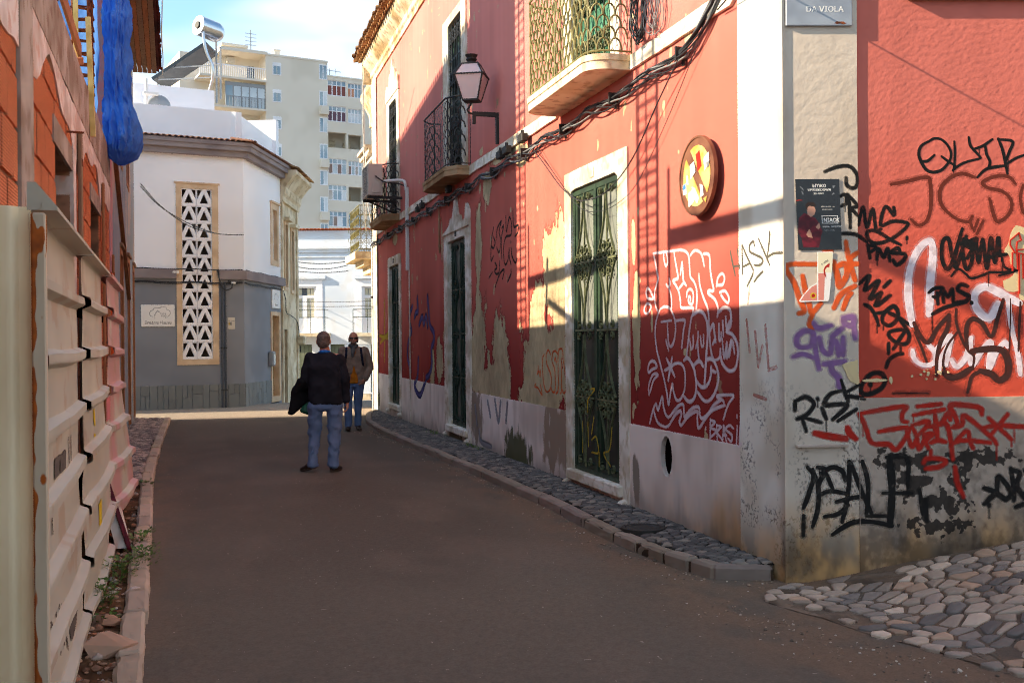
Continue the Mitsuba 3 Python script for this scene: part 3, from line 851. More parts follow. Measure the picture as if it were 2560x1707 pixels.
LIFT = 0.0
GRAF = [
  ('large white outlined bubble lettering graffiti with arrow', 'paint_white', 'F', {20: '8275,2340 8236,2259 8205,2179 8182,2125 8215,2075 8256,2012 8257,1946 8234,1887 8195,1846;8447,2013 8404,2051 8330,2008 8290,1954 8405,1965 8447,2013;8483,1887 8415,1919 8332,1890 8416,1832 8483,1847 8483,1887;8417,1339 8391,1393 8324,1421 8259,1409 8227,1371 8325,1348 8392,1320 8417,1339;8396,1127 8403,1193 8360,1261 8293,1310 8204,1306 8294,1257 8345,1189 8396,1127;7002,1129 7025,1156 7111,1174 7086,1187 6858,1199 6941,1127 7015,1015;7230,1663 7172,1721 7154,1663 7130,1588;7078,1719 7074,1605 7043,1611 7042,1656;7017,1741 7006,1633;6968,1774 6957,1695 6909,1739;7181,1570 7142,1611 7154,1663', 19: '8283,2344 8083,2338 7869,2333 7723,2327 7624,2301 7582,2255 7570,2181 7557,2102 7489,2056 7449,1994 7444,1916 7458,1845;8067,2343 8061,2278 8023,2218 7984,2254 8013,2339;7862,2333 7841,2256 7799,2153 7792,2103 7881,2089 7830,2049 7772,1990 7744,1915 7723,1862 7519,1855 7520,1816;7710,2228 7697,2159 7684,2078 7635,2036;7684,2060 7764,2021;7710,2228 7741,2131;7956,2112 7942,2061 7980,2044 8018,2065;7972,2043 7921,1959 7915,1858;8139,1864 8044,1881 7953,1865 7893,1819 7850,1756 7843,1681 7867,1605 7928,1549 7981,1574 7994,1669 8001,1746;8139,1864 8195,1814 8237,1749 8254,1671 8247,1606 8217,1508 8147,1392 8086,1291 8026,1171 7989,1065 7950,1162 7911,1240 7896,1190 7860,1135 7816,1109 7758,1122 7699,1174 7669,1237 7668,1329 7696,1384 7767,1413 7870,1405 7931,1378;8125,1754 7924,1763;8034,1599 7982,1517;7835,1759 7668,1759 7691,1679 7729,1537;7025,1605 6996,1469 6953,1582 6954,1470 6887,1599 6918,1482 6870,1594 6836,1505', 18: '7554,2271 7485,2302 7404,2289 7351,2255 7313,2170;7325,2265 7228,2245 7210,2128 7180,2033 7162,1975 7238,1978 7245,1955 7138,1905 7089,1834 7102,1777;7629,1947 7615,1989 7559,2005 7511,1973 7512,1906 7547,1883 7595,1909 7587,1946 7560,1938 7560,1914;7407,2111 7388,2021 7330,1929 7266,1851 7241,1780 7242,1745;7520,1810 7548,1769 7577,1696 7600,1617 7637,1471;7579,1605 7552,1533 7517,1557 7516,1635;7427,1665 7435,1605 7470,1539;7435,1605 7430,1516 7411,1433;7388,1629 7369,1558 7336,1564 7335,1641;7242,1733 7231,1634 7219,1547 7182,1466 7132,1450 7070,1474 7057,1525', 17: '7111,2007 7085,2068 7018,2093 6982,2057 7013,2013 7111,2013;7062,1956 6977,1963 6918,1913 6930,1874 6990,1899 7038,1935', 25: '7520,1798 7425,1826 7345,1812 7293,1769 7268,1722 7263,1634 7284,1517 7299,1417 7313,1323 7328,1240;7513,1400 7445,1432 7391,1433 7345,1398;7298,1447 7221,1460 7158,1438 7108,1381 7091,1319 7117,1249 7174,1183 7264,1134 7356,1144 7448,1199;7460,1282 7394,1243 7315,1240 7249,1278 7216,1332 7209,1396;7209,1373 7134,1358', 24: '7077,1811 6991,1843 6907,1823 6885,1772 6897,1706 6957,1667 6875,1644 6806,1588 6784,1522 6796,1450 6832,1394 6914,1375 6997,1407 7045,1457 7057,1531', 26: '7687,1439 7623,1459 7554,1424 7500,1365 7474,1293 7468,1216 7503,1148 7573,1114 7643,1122 7699,1156', 27: '8021,1446 7946,1378 7865,1304;7914,1454 7946,1378 7993,1268;8054,1349 7946,1378', 21: '8383,882 8315,993 8249,1056 8201,1007 8120,1122 8090,1039 8045,978 7983,963 7892,1014 7787,1071 7708,1082 7694,1027 7681,985 7588,1040 7491,1076 7423,1075 7404,1016 7365,995 7266,1038 7163,1114 7038,1161;8291,994 8251,931 8188,890 8031,877 7938,929 7848,998 7759,1029 7745,993 7782,940 7747,912 7660,968 7561,1018 7451,1043 7452,989 7439,918 7385,940 7319,993 7214,1059 7113,1094 6990,1119'}),
  ('white painted word BRASIL low on the wall', 'paint_white', 'F', {17: '7228,999 7236,853;7228,994 7152,982 7229,935 7128,920 7230,859;7307,929 7307,914', 16: '7127,966 7117,841;7127,961 7053,955 7115,910 7030,855;7016,969 7030,849;7010,970 6970,849;7029,894 6969,900;6861,959 6920,977 6980,944 6885,907 6898,861 6945,879;6803,981 6817,836;6805,1058 6805,1041;6757,1012 6770,851 6708,863'}),
  ('dark green tag reading HASK across the wall and white pilaster', 'paint_olive', 'F', {21: '6892,2249 6865,2180 6817,2066;6787,2259 6757,2180 6713,2111;6839,2136 6720,2133;6681,2275 6678,2192 6676,2069;6677,2275 6608,2186 6519,2087;6676,2119 6572,2137;6611,1978 6538,2046 6523,2070', 20: '6499,2252 6520,2286 6571,2262 6564,2219 6493,2192 6409,2164 6389,2135 6437,2114 6508,2122;6449,2301 6387,2225 6297,2107;6294,2331 6298,2280 6326,2172;6327,2161 6252,2180 6135,2177;6510,2005 6452,2041 6389,2069'}),
  ('black script tag beside the middle door', 'paint_black', 'F', {23: '13598,3117 13706,2984 13756,2821 13745,2682 13624,2734;13710,2870 13621,2840 13530,2907 13616,2991;13539,2637 13453,2571 13571,2533 13485,2483 13340,2504 13308,2635;13874,2453 13690,2518', 22: '13442,2944 13423,3077 13207,3158 13324,3037 13243,2911 13303,2783 13361,2766 13445,2832;13182,3067 13098,3080 13214,2923 13194,2671;12985,3199 12964,3001 12825,3166 12722,3076 12752,2937 12993,2932 13107,2803 13084,2626 13003,2577 12894,2641 12837,2766 12839,2673 12763,2567;13548,2313 13312,2472 13087,2517 13174,2398;12765,2489 12767,2439 12929,2348', 21: '12744,2773 12708,2663 12556,2567 12478,2617;12755,2852 12755,2838;12653,3239 12620,3030 12417,3023 12444,2935 12572,2899'}),
  ('blue sprayed outline between the two far doors', 'paint_blue', 'F', {51: '19697,2244 20036,2016 19799,1776 20140,1570 20239,1270 19915,1009', 49: '19177,2384 19111,2140 19305,2117 19466,2034', 46: '18189,2373 18128,2181 18003,1869 17673,1732 17680,1574 17884,1453 17862,1173 18107,992 18389,928', 48: '19111,1259 19202,929 19444,733 18913,586 18392,860', 47: '19008,1883 18704,2032 18564,1890 18343,2038 18211,1845'}),
  ('orange outlined tag on bare plaster', 'paint_orange', 'F', {17: '11388,1439 11455,1388 11458,1248 11428,1124 11365,1037 11284,1012 11171,1061 11136,1184 11229,1274 11308,1341 11322,1429 11240,1489 11162,1441;11609,1294 11662,1202 11593,1244 11561,1180 11525,1261;11717,1098 11770,1055 11649,1045 11549,994 11482,977 11546,1080', 16: '11116,1374 11083,1452 11004,1482 10913,1454 10884,1407;11101,1355 11010,1261 10999,1054 11093,1021 11155,1071;10883,1431 10867,1488 10791,1508 10733,1480 10720,1386;10899,1407 10892,1073 10970,1012;10779,1409 10787,1078 10818,1015;10720,1381 10651,1224 10625,1085 10699,1026 10758,1060;11022,1376 10991,1405 10946,1339'}),
  ('yellow sprayed star at the far end of the wall', 'paint_yellow', 'F', {56: '23097,2491 23092,1618 23168,1140;23879,1701 22469,1637;23752,1537 22585,1754'}),
  ('pale blue washed out letters on the white dado', 'paint_paleblue', 'F', {39: '13941,749 13801,562', 38: '13557,795 13381,520 13265,788', 37: '12932,784 13008,548', 40: '14442,313 14342,170 13765,150', 41: '14665,656 14566,380'}),
  ('yellow scrawl on the lower door panels', 'paint_yellow', 'A', {14: '9847,1108 9717,1114 9916,997 9919,873;10079,768 10086,453;9920,795 9904,534;9744,839 9813,665;9814,604 9684,646 9623,501 9817,481;9602,503 9605,367', 13: '9252,772 9316,562 9478,501 9299,403'}),
  ('black tag reading QUIP', 'paint_black', 'R', {20: '970,2906 1008,2929 1056,2924 1099,2886 1123,2834 1113,2782 1065,2725 1007,2707 959,2721 926,2769 907,2825 922,2878 970,2911;936,2778 969,2783 1012,2820;1060,2811 1098,2782 1151,2749;1145,2910 1149,2844 1144,2744 1134,2716;1134,2716 1180,2753 1237,2777 1314,2796 1314,2810 1276,2853 1252,2886 1243,2938;1271,2857 1339,2881 1401,2923;1353,2881 1362,2824 1384,2776 1376,2734;1299,2672 1343,2715 1386,2734 1477,2748;1440,2928 1468,2857 1487,2771 1501,2695;1440,2923 1536,2909 1516,2842 1492,2781;1487,2752 1554,2795 1614,2818'}),
  ('soft brown sprayed letters JCS', 'paint_brown', 'R', {23: '719,2627 820,2646 959,2674 982,2631 987,2550 981,2456 952,2380 899,2356 852,2395;1280,2672 1203,2696 1131,2678 1064,2621 1044,2550 1063,2479 1120,2422 1177,2388 1240,2378 1264,2416;1553,2629 1515,2671 1448,2681 1371,2662 1332,2634 1371,2601 1457,2581 1510,2543 1529,2486 1504,2420 1437,2377 1408,2416 1380,2530;1606,2619 1587,2548 1596,2467 1612,2429;1249,2374 1263,2331;1302,2392 1273,2317;1336,2383 1292,2297'}),
  ('black tag of letters RMS crossing the pilaster edge', 'paint_black', 'R', {23: '273,2710 350,2740 427,2747 472,2714 492,2658 477,2608 441,2603 416,2628 413,2669;374,2547 405,2557 420,2507 379,2481;420,2562 435,2486 439,2339;425,2557 486,2486 450,2466 506,2405;501,2359 532,2476 557,2344 596,2465 618,2323 649,2333;737,2475 737,2424 681,2480 649,2358 731,2383 823,2373 823,2347 761,2292 689,2252 618,2237 572,2257 557,2308 598,2323 659,2297 720,2257 781,2226;823,2279 823,2264;378,2301 439,2301 495,2288 556,2247'}),
  ('small black letters PMS', 'paint_black', 'R', {25: '561,2232 576,2141;561,2227 617,2211 576,2176;622,2130 633,2201 668,2145 694,2201 709,2120;776,2185 761,2206 720,2175 807,2165 801,2124 755,2094 730,2125'}),
  ('black slanting tag reading MICOS', 'paint_black', 'R', {25: '504,1969 571,2024 540,1928 632,1988 575,1872 647,1912;605,1826 647,1907 616,1826 708,1892;668,1948 709,1988;539,1832 575,1811 610,1755 630,1694;615,1775 667,1780 728,1820 759,1785 754,1734 707,1693 661,1709 656,1750 682,1795;703,1775 759,1749 851,1687;759,1749 810,1677 835,1626 819,1576 768,1571 707,1612 702,1648 758,1663 809,1662;809,1657 763,1591 727,1536;696,1577 696,1506;680,1414 700,1465 752,1500 788,1505'}),
  ('thick white sprayed curls', 'paint_white', 'R', {54: '967,1762 976,1876 979,1984 997,2147 986,2244 937,2234 882,2164 843,2061 829,1931 836,1823 857,1698', 55: '1576,1834 1489,1878 1407,1922 1341,1944 1280,1901 1280,1820 1329,1754 1373,1738 1406,1775 1433,1829', 37: '1500,1872 1510,1764 1526,1655 1553,1546 1574,1437 1579,1361;1115,1463 1148,1416 1187,1439 1221,1496 1250,1605;1245,1595 1245,1462 1254,1424;1264,1424 1322,1523 1385,1575 1369,1404 1418,1509 1476,1574 1495,1546', 36: '857,1527 866,1475 904,1437 957,1427 1004,1450 1005,1512 958,1569;1005,1512 1053,1568 1111,1620 1101,1558 1043,1464 1033,1379;1106,1549 1081,1426'}),
  ('black cursive tag above a long arrow', 'paint_black', 'R', {26: '1123,2146 1102,2265 1063,2244 1057,2136 1089,2065 1128,2113 1195,2330;1195,2330 1145,2146 1155,2081 1222,2281;1205,2227 1293,2264 1227,2135;1189,2238 1215,2070 1254,2102 1282,2264 1303,2107 1332,2259 1358,2069 1387,2269 1413,2106 1436,2269 1446,2155;1358,2134 1419,2150 1490,2160', 56: '1211,2254 1244,2221 1271,2237', 15: '1119,2016 1166,2064 1215,2032 1253,2002 1325,2020 1380,2041 1462,2041 1567,2051', 16: '1440,2019 1567,2051;1457,2149 1479,2073 1561,2051'}),
  ('black underlined letters PMS over the white curl', 'paint_black', 'R', {25: '968,1908 1006,1935 1061,1935 1022,1881 995,1881;1023,1908 1028,1832;1061,1930 1066,1843;1067,1924 1099,1881 1127,1929 1132,1842;1226,1950 1187,1961 1160,1929 1203,1901 1236,1880 1214,1847 1148,1842;989,1765 1077,1810 1198,1839;1254,1843 1257,1835'}),
  ('smoky black strokes over the white curls', 'paint_smoke', 'R', {29: '867,1707 905,1626 962,1578 1025,1673 1103,1762;1103,1762 1092,1672 1044,1578 1019,1464 1018,1360;1226,1534 1217,1629 1227,1700 1265,1733 1323,1704 1385,1613 1429,1736 1468,1860', 16: '872,1645 910,1560 952,1446;1155,1643 1092,1558 1062,1464 1071,1378', 17: '1151,1800 1150,1710 1188,1596 1231,1519 1269,1481 1259,1400;1583,1840 1567,1517', 9: '1516,1864 1515,1721 1504,1508;745,1243 960,1242', 41: '1071,1378 1109,1345 1177,1358 1249,1405', 42: '1255,1519 1370,1532 1456,1522 1494,1460 1494,1365 1436,1323 1383,1366 1311,1386', 26: '1311,1386 1253,1348 1224,1244'}),
  ('orange letters under the posters', 'paint_orange', 'R', {34: '219,2100 16,2092 65,1977 101,1867 131,1794 94,1776;120,2025 138,1921 162,1836 180,1781 241,1842;192,1787 161,1702 191,1678;268,2188 311,2188', 35: '410,2248 427,2139 469,1992;495,2102 452,2102 440,2139 489,2175;329,2115 353,2017 365,1950 414,2029 403,2102 341,2078;327,1811 377,1902 469,1956;388,1804 420,1883 444,1907'}),
  ('purple round sprayed letters', 'paint_purple', 'R', {39: '191,1714 222,1677 308,1695;191,1653 130,1660 80,1618 92,1557 172,1562 191,1641 208,1501 226,1410;55,1490 117,1508 190,1483;228,1617 252,1531 300,1512 313,1592 344,1579 356,1494', 40: '313,1622 381,1676;388,1743 455,1749 449,1694 400,1707 388,1737;461,1682 467,1609;387,1615 386,1500;257,1440 398,1457;306,1445 312,1397 355,1348 360,1287;453,1444 456,1408'}),
  ('black tag reading RISKO with a round eye', 'paint_black', 'R', {28: '64,1199 64,1138;71,1199 132,1225 180,1198 187,1164 152,1117 108,1090 77,1080;111,1084 138,999;132,1087 237,1055;214,1214 216,1208;244,1150 271,1079;368,1264 303,1244 269,1204 268,1170 398,1176 398,1148 315,1075;349,1064 473,1141;372,1335 398,1250 418,1192;405,1253 494,1303', 29: '408,1230 521,1212;521,1310 576,1370 645,1376 672,1329 644,1275 576,1242 521,1242 508,1276 521,1310;573,1306 573,1299', 9: '723,1242 883,1242'}),
  ('red angular lettering with an asterisk on the grey dado', 'paint_red', 'R', {31: '809,1055 777,1063 778,1115 788,1156 490,1112;490,1112 531,1024 572,919 682,908 734,871 803,959 808,1016 620,992;803,1000 824,922 844,891 871,942;840,1031 940,1056 945,1030 871,953;840,1026 871,958 886,875 923,937 924,968 976,973 934,926 949,879;995,1097 1003,1019 1012,925;877,1155 1035,1170;851,1098 1056,1136;965,863 965,832', 32: '961,1019 1066,1039 1097,935 1112,805;1034,1034 1087,1112 1097,1065;965,915 1013,931 1065,920;1308,1099 1287,1146 1103,1164 1129,1091 1144,1038 1113,1013;1123,1013 1176,1033 1197,1090 1365,953 1407,901;1117,909 1207,991 1228,923 1249,876;1123,914 1186,929 1365,911;1355,1073 1507,931;1375,969 1482,1098;1318,1011 1418,1025 1603,1013;917,781 944,812 1043,805 1064,784 1017,754 933,744;1127,753 1142,648 1184,555', 49: '196,985 290,964 400,947', 38: '411,1020 426,983 468,946'}),
  ('dripping black lettering low on the dado', 'paint_black', 'R', {32: '145,761 184,702 151,584 117,493;211,760 264,740 224,662 210,597;178,747 217,623 209,479 176,368;237,721 310,759 376,732 395,673;270,714 309,622;223,577 296,602 414,581;422,797 421,660 401,516 373,399;435,784 494,620 546,501 572,442;508,796 540,685 546,567 532,436;335,530 440,555 533,567;255,433 347,451 414,509;532,436 664,434;307,314 439,391 571,396 703,368;673,821 805,819 811,623;645,585 837,583;117,441 113,310', 33: '890,602 909,445;929,543 935,405', 51: '693,801 705,604 690,375'}),
  ('black round tag at the right end of the dado', 'paint_black', 'R', {35: '1321,611 1407,583;1320,505 1400,570 1466,537 1500,582 1421,688 1407,596;1501,740 1520,608 1519,529;1501,733 1560,706 1540,628 1600,529;1532,483 1600,509;1350,505 1356,492;1594,726 1646,627 1599,581'}),
]
GR = np.random.default_rng(77)


def _c0(m):
    return m[6:]


for (_l, _m, _pl, _S) in GRAF:
    polys = []
    for _w, _s in _S.items():
        for seg in _s.split(';'):
            P = np.array([[float(x) for x in a.split(',')] for a in seg.split()]) / 1000
            if len(P) > 2:
                P = smooth_line(P, 5)
            else:
                P = P[0] + (P[1] - P[0]) * np.linspace(0, 1, 5)[:, None]
            n_ = len(P)
            wv = .70 + .55 * meshkit.fbm(np.stack([P[:, 0] * 7, P[:, 1] * 7, np.full(n_, _w * .1)], -1), 2, len(_l) % 30)
            wv *= .72 + .28 * np.minimum(1, np.minimum(np.arange(n_) + .5, n_ - np.arange(n_) - .5) / 3)
            for i_ in range(n_ - 1):
                polys.append(LineString(P[i_:i_ + 2]).buffer(_w / 2000 * (wv[i_] + wv[i_ + 1]) / 2, quad_segs=3))
            if _pl == 'R' and _c0(_m) in ('red', 'black', 'orange') and GR.uniform() < .35:
                q_ = P[GR.integers(n_)]
                polys.append(LineString([q_, q_ - [0, GR.uniform(.03, .12)]]).buffer(.0022))
    LIFT += 0.00006
    _c = _m[6:]
    _w = max(_S)
    gk = paint('graffiti', _l, 'spray_' + _c, _pl, polys, LIFT)
    wide = {'brown': 1.0, 'smoke': .8, 'white': .45, 'blue': 1.6, 'purple': .6, 'orange': .4, 'black': .45, 'red': .35, 'yellow': .8, 'paleblue': 1.0}.get(_c)
    if wide and gk and not ('QUIP' in _l or 'HASK' in _l):
        fr_, regs_ = GSURF[_pl]
        halo = unary_union(polys).buffer(_w / 2000 * wide)
        mm = M()
        for reg, o in regs_:
            x = halo.intersection(reg)
            if not x.is_empty:
                mm.poly(x, o, o + .0004 + LIFT * .1)
        obj('overspray', mm, 'veil_' + _c, gk, fr_)


paint('graffiti', 'faded pink scribble on the white corner pilaster', 'veil_red', 'F', [LineString(q).buffer(.014) for q in ([(6.62, 1.74), (6.58, 1.52)], [(6.5, 1.66), (6.46, 1.42), (6.40, 1.56)], [(6.36, 1.70), (6.32, 1.40), (6.22, 1.42)], [(6.52, 1.22), (6.36, 1.20)], [(6.6, 1.86), (6.57, 1.97)])], .0008)


def PP(s):
    return [tuple(float(x) / 1000 for x in a.split(',')) for a in s.split()]


paint('bare_patch', 'cream patch of bare plaster at the right edge', 'paint_cream', 'R', [wobble(Polygon(PP('1563,2350 1629,2328 1683,2197 1671,1980 1608,1850 1571,1856 1588,1926 1538,1910 1489,1921 1467,1949 1467,1987 1528,2013 1561,2057 1523,2100 1507,2155 1474,2177 1502,2231 1524,2301')), .012, 40, 3)])
paint('graffiti', 'thin red scrawl on the cream bare patch', 'paint_red', 'R', [LineString(PP(x)).buffer(.004) for x in ('1516,2252 1515,2220 1545,2171 1610,2159', '1516,2252 1574,2301 1590,2252 1562,2241 1557,2187 1606,2192', '1530,2170 1530,2050', '1575,2160 1575,1900', '1600,2150 1602,2000', '1560,2190 1565,2060')], 0.008)
rg = np.random.default_rng(5)
bl = []
for (cx, cz, rx, rz, n) in ((.78, .80, .20, .08, 26), (.86, .70, .12, .12, 18), (1.27, .82, .16, .05, 18), (1.40, .80, .15, .06, 16), (1.05, .53, .14, .09, 20), (.42, .40, .06, .08, 12), (1.15, .66, .10, .12, 12), (1.0, .36, .14, .06, 14), (1.22, .48, .1, .08, 10)):
    for _ in range(n):
        a = Point(cx + rg.normal() * rx * .55, cz + rg.normal() * rz * .55).buffer(rg.uniform(.008, .034), 5)
        bl.append(wobble(affinity.scale(a, rg.uniform(.8, 1.6), rg.uniform(.6, 1.1)), .012, 90, int(rg.integers(99))))
fl = []
for _ in range(16):
    fl.append(wobble(Point(.98 + rg.normal() * .07, 1.36 + rg.normal() * .02).buffer(rg.uniform(.003, .01), 4), .006, 120, int(rg.integers(99))))
fl.append(wobble(affinity.scale(Point(.60, 1.33).buffer(.03, 5), 3, .35), .01, 60, 1))
fl.append(wobble(affinity.scale(Point(.71, 1.33).buffer(.018, 5), .7, 1.4), .01, 60, 1))
fl.append(wobble(Polygon([(.38, 1.44), (.48, 1.47), (.49, 1.30), (.43, 1.33)]), .012, 40, 8))
for g in fl:
    paint('bare_patch', None, 'paint_cream', 'R', [g], .006)

# ------------------------------------------------- things fixed to the red house
# round faded prohibition sign plastered with stickers
ds = thing('round_sign', 'round faded brown and yellow road sign covered with stickers on the red wall', 'sign')
uc, zc, rr_ = 7.28, 2.855, 0.30
disc = Point(uc, zc).buffer(rr_, 24)
obj('disc', M().poly(disc, .06, .075), 'm_brownsign', ds, F)
obj('rim', M().poly(disc.buffer(.004).difference(disc.buffer(-.012)), .05, .082), 'm_brownsign', ds, F)
inn = Point(uc, zc).buffer(.232, 20)
bar_ = affinity.rotate(rect(uc - .045, uc + .045, zc - .4, zc + .4), -38, origin=(uc, zc))
obj('field', M().poly(inn.difference(bar_), .075, .078), 'm_yellowsign', ds, F)
obj('bracket', M().box(uc - .05, uc + .05, zc - .02, zc + .02, 0.0, .06), 'm_iron', ds, F)


def shrink(pts, k=.84):
    c = np.mean(pts, 0)
    return c + (np.array(pts) - c) * k


def sticker(pts, m, lab=None, lift=.081):
    obj('sticker', M().poly(Polygon([(uc - a * rr_ * .92, zc + b * rr_ * .92) for a, b in shrink(pts)]).intersection(disc), lift - .004, lift), m, ds, F, label=lab)


# coordinates as fractions of the radius, seen from the street: +a towards the corner
sticker([(-.42, .38), (-.12, .46), (-.02, .1), (-.38, -.1)], 'm_paper')
sticker([(-.05, .62), (.22, .72), (.36, .2), (.08, .06)], 'paint_red', 'small red sticker')
sticker([(.42, .42), (.78, .58), (.82, .22), (.5, .02)], 'm_paper')
sticker([(.62, .28), (.84, .3), (.8, .14), (.66, .1)], 'm_cable_grey', None, .0835)
sticker([(-.88, -.12), (-.62, -.08), (-.6, -.46), (-.86, -.46)], 'm_paper')
sticker([(-.85, -.15), (-.65, -.11), (-.64, -.3), (-.84, -.3)], 'paint_skyblue', 'small blue sticker', .0835)
sticker([(-.55, -.4), (-.2, -.3), (-.12, -.72), (-.5, -.86)], 'm_paper')
sticker([(-.3, -.22), (-.08, -.3), (.22, -.66), (.1, -.82), (-.2, -.6)], 'm_paper', None, .0833)
sticker([(.2, -.22), (.42, -.3), (.46, -.62), (.26, -.66)], 'm_paper')
sticker([(.42, -.68), (.66, -.62), (.58, -.84)], 'm_yellowsign')
sticker([(-.64, .12), (-.5, .1), (-.48, -.22), (-.62, -.16)], 'm_paper')
# street name plate
sg = thing('street_sign', 'grey enamel street name plate reading DA VIOLA on the corner pilaster', 'sign')
obj('plate', M().rbox(.015, .456, 3.665, 4.1, .018, .04, .006), 'm_signgrey', sg, R)
tx = meshkit.text_mesh('DA VIOLA', .036, .003)
v = np.array(tx.vertices)
v[:, 0] *= 1.05
obj('lettering', trimesh.Trimesh(np.column_stack([v[:, 0] + .148, v[:, 1] + 3.757, v[:, 2] + .039]), tx.faces, process=False), 'm_paper', sg, R)
obj('overlay', M().box(.30, .44, 3.855, 4.05, .040, .0425), 'm_ac', sg, R)
obj('rust', M().poly(wobble(affinity.scale(Point(.37, 3.682).buffer(.022, 6), 1.6, .4), .02, 50, 3), .039, .0415), 'm_rust', sg, R, label='rust stain at the lower edge')
mat('m_signgrey', worn(lin(150, 158, 168), lin(130, 138, 150), 6.0), 0.5, 0.4)
# concert poster and torn poster below
ps = thing('poster', 'black party poster with a figure in a dark red hoodie', 'poster')
obj('sheet', M().poly(Polygon(PP('74,2660 366,2660 382,2196 93,2193')), .021, .0235), 'm_poster_black', ps, R)
mat('m_poster_black', lin(26, 26, 29), 0.35, 0.5)
mat('m_hoodie', worn(lin(110, 26, 40), lin(76, 18, 30), 30.0), 0.5, 0.3)
mat('m_print_skin', lin(190, 140, 118), 0.5, 0.3)
mat('m_print_hair', lin(46, 32, 26), 0.5, 0.3)


def pp(x, y):
    """poster print: x to the right, y down, both as fractions"""
    return (.074 + .292 * x + .017 * y, 2.660 - .465 * y)


def pprint(name, pts, m, lift):
    obj(name, M().poly(Polygon([pp(*q) for q in pts]).buffer(.003).buffer(-.002), .0235, .0235 + lift), m, ps, R)


pprint('print_body', [(.03, .62), (.05, .55), (.17, .48), (.30, .52), (.42, .55), (.50, .63), (.57, .74), (.53, .80), (.50, .90), (.47, .965), (.12, .965), (.09, .83), (.02, .76)], 'm_hoodie', .0006)
pprint('print_face', [(.23, .40), (.26, .36), (.40, .37), (.43, .44), (.40, .50), (.32, .535), (.25, .50)], 'm_print_skin', .0009)
pprint('print_hair', [(.22, .42), (.21, .36), (.27, .325), (.40, .33), (.44, .38), (.42, .395), (.30, .375), (.25, .395), (.24, .43)], 'm_print_hair', .0012)
pprint('print_hand', [(.20, .78), (.27, .71), (.31, .76), (.33, .83), (.24, .82)], 'm_print_skin', .0012)
pprint('print_hand', [(.42, .68), (.50, .62), (.52, .68), (.48, .71)], 'm_print_skin', .0012)


def ptext(s, x, y, h, bold=False, stretch=1.0, flip=False):
    t = meshkit.text_mesh(s, h, .0008, bold)
    v = np.array(t.vertices)
    if flip:
        v[:, 1] = h - v[:, 1]
    a = pp(x, y)
    f = t.faces[:, ::-1] if flip else t.faces
    obj('lettering', trimesh.Trimesh(np.column_stack([a[0] + v[:, 0] * stretch, a[1] + v[:, 1], v[:, 2] + .0236]), f, process=False), 'm_paper', ps, R)


ptext('FLUKO', .38, .115, .020, True, 1.0, True)
ptext('UPSIDEDOWN', .27, .165, .013, True, 1.25)
ptext('25. OUT', .40, .215, .010, True, 1.25)
ptext('MERCADO 23H - 6H', .56, .395, .0055, False, 1.2)
ptext('ENTRADA 5 EUROS', .58, .435, .0045, False, 1.2)
ptext('NIACK', .60, .605, .024, True, .98)
ptext('HODRIC', .775, .685, .012, False, 1.05)
ptext('KAPPA', .575, .685, .010, True, 1.0)
ptext('DJ BELLA  DJ RAMOS', .62, .73, .004, False, 1.2)
fr_ = Polygon([pp(.565, .515), pp(.935, .515), pp(.935, .63), pp(.565, .63)])
obj('box_outline', M().poly(fr_.difference(fr_.buffer(-.0035)), .0235, .0243), 'm_paper', ps, R)
for q in ([(.10, .10), (.16, .13), (.18, .16), (.12, .12)], [(.84, .10), (.90, .09), (.86, .13)], [(.13, .17), (.17, .20), (.16, .22)], [(.82, .22), (.86, .19), (.88, .21)]):
    pprint('print_flash', q, 'm_cable_grey', .0007)
pprint('print_line', [(.0, .30), (.08, .29), (.14, .30), (.08, .298), (.0, .31)], 'paint_red', .0007)
ts = thing('torn_poster', 'torn white and pink paper poster under the black one', 'poster')
obj('sheet', M().poly(wobble(Polygon(PP('217,2180 324,2182 293,1855 96,1851 93,1859 128,1905 175,1956 215,1979')), .004, 60, 2), .022, .0245), 'm_paper', ts, R)
obj('pink_field', M().poly(Polygon(PP('222,2040 268,2040 258,1862 222,1862')).union(Polygon(PP('104,1860 214,1860 212,1968 178,1950 132,1903'))), .0245, .0252), 'paint_pinkprint', ts, R)
obj('yellow_field', M().poly(Polygon(PP('222,2176 320,2176 312,2044 222,2044')), .0245, .0251), 'paint_paleyellow', ts, R)
obj('red_mark', M().poly(Polygon(PP('300,2110 285,2098 268,2085 256,2060 262,2030 276,2005 272,2030 266,2058 280,2080 296,2078')), .0252, .0258), 'paint_red', ts, R)
obj('yellow_seal', M().poly(Point(.188, 1.893).buffer(.020, 8), .0252, .0257), 'paint_yellow', ts, R)
obj('red_seal', M().poly(Point(.188, 1.893).buffer(.012, 6), .0257, .0262), 'paint_red', ts, R)
tx = meshkit.text_mesh('o voto', .013, .0008, True)
v = np.array(tx.vertices)
a_ = math.radians(32)
obj('lettering', trimesh.Trimesh(np.column_stack([.246 + v[:, 0] * math.cos(a_) - v[:, 1] * math.sin(a_), 2.092 + v[:, 0] * math.sin(a_) + v[:, 1] * math.cos(a_), v[:, 2] + .0252]), tx.faces, process=False), 'm_print_hair', ts, R)
mat('paint_pinkprint', lin(208, 132, 118), 0.6, 0.2)
mat('paint_paleyellow', lin(224, 216, 184), 0.6, 0.2)

# lantern on its wall bracket
lp = thing('street_lamp', 'old wall lantern with frosted panes on a black iron bracket', 'street lamp')
LC = (13.32, 0.36)
LF = Fr((3.62 - LC[1], LC[0]), (0.45, 0.893))


def sq(h, s):
    return [np.array([a * s, h, b * s]) for a, b in ((-1, -1), (1, -1), (1, 1), (-1, 1))]


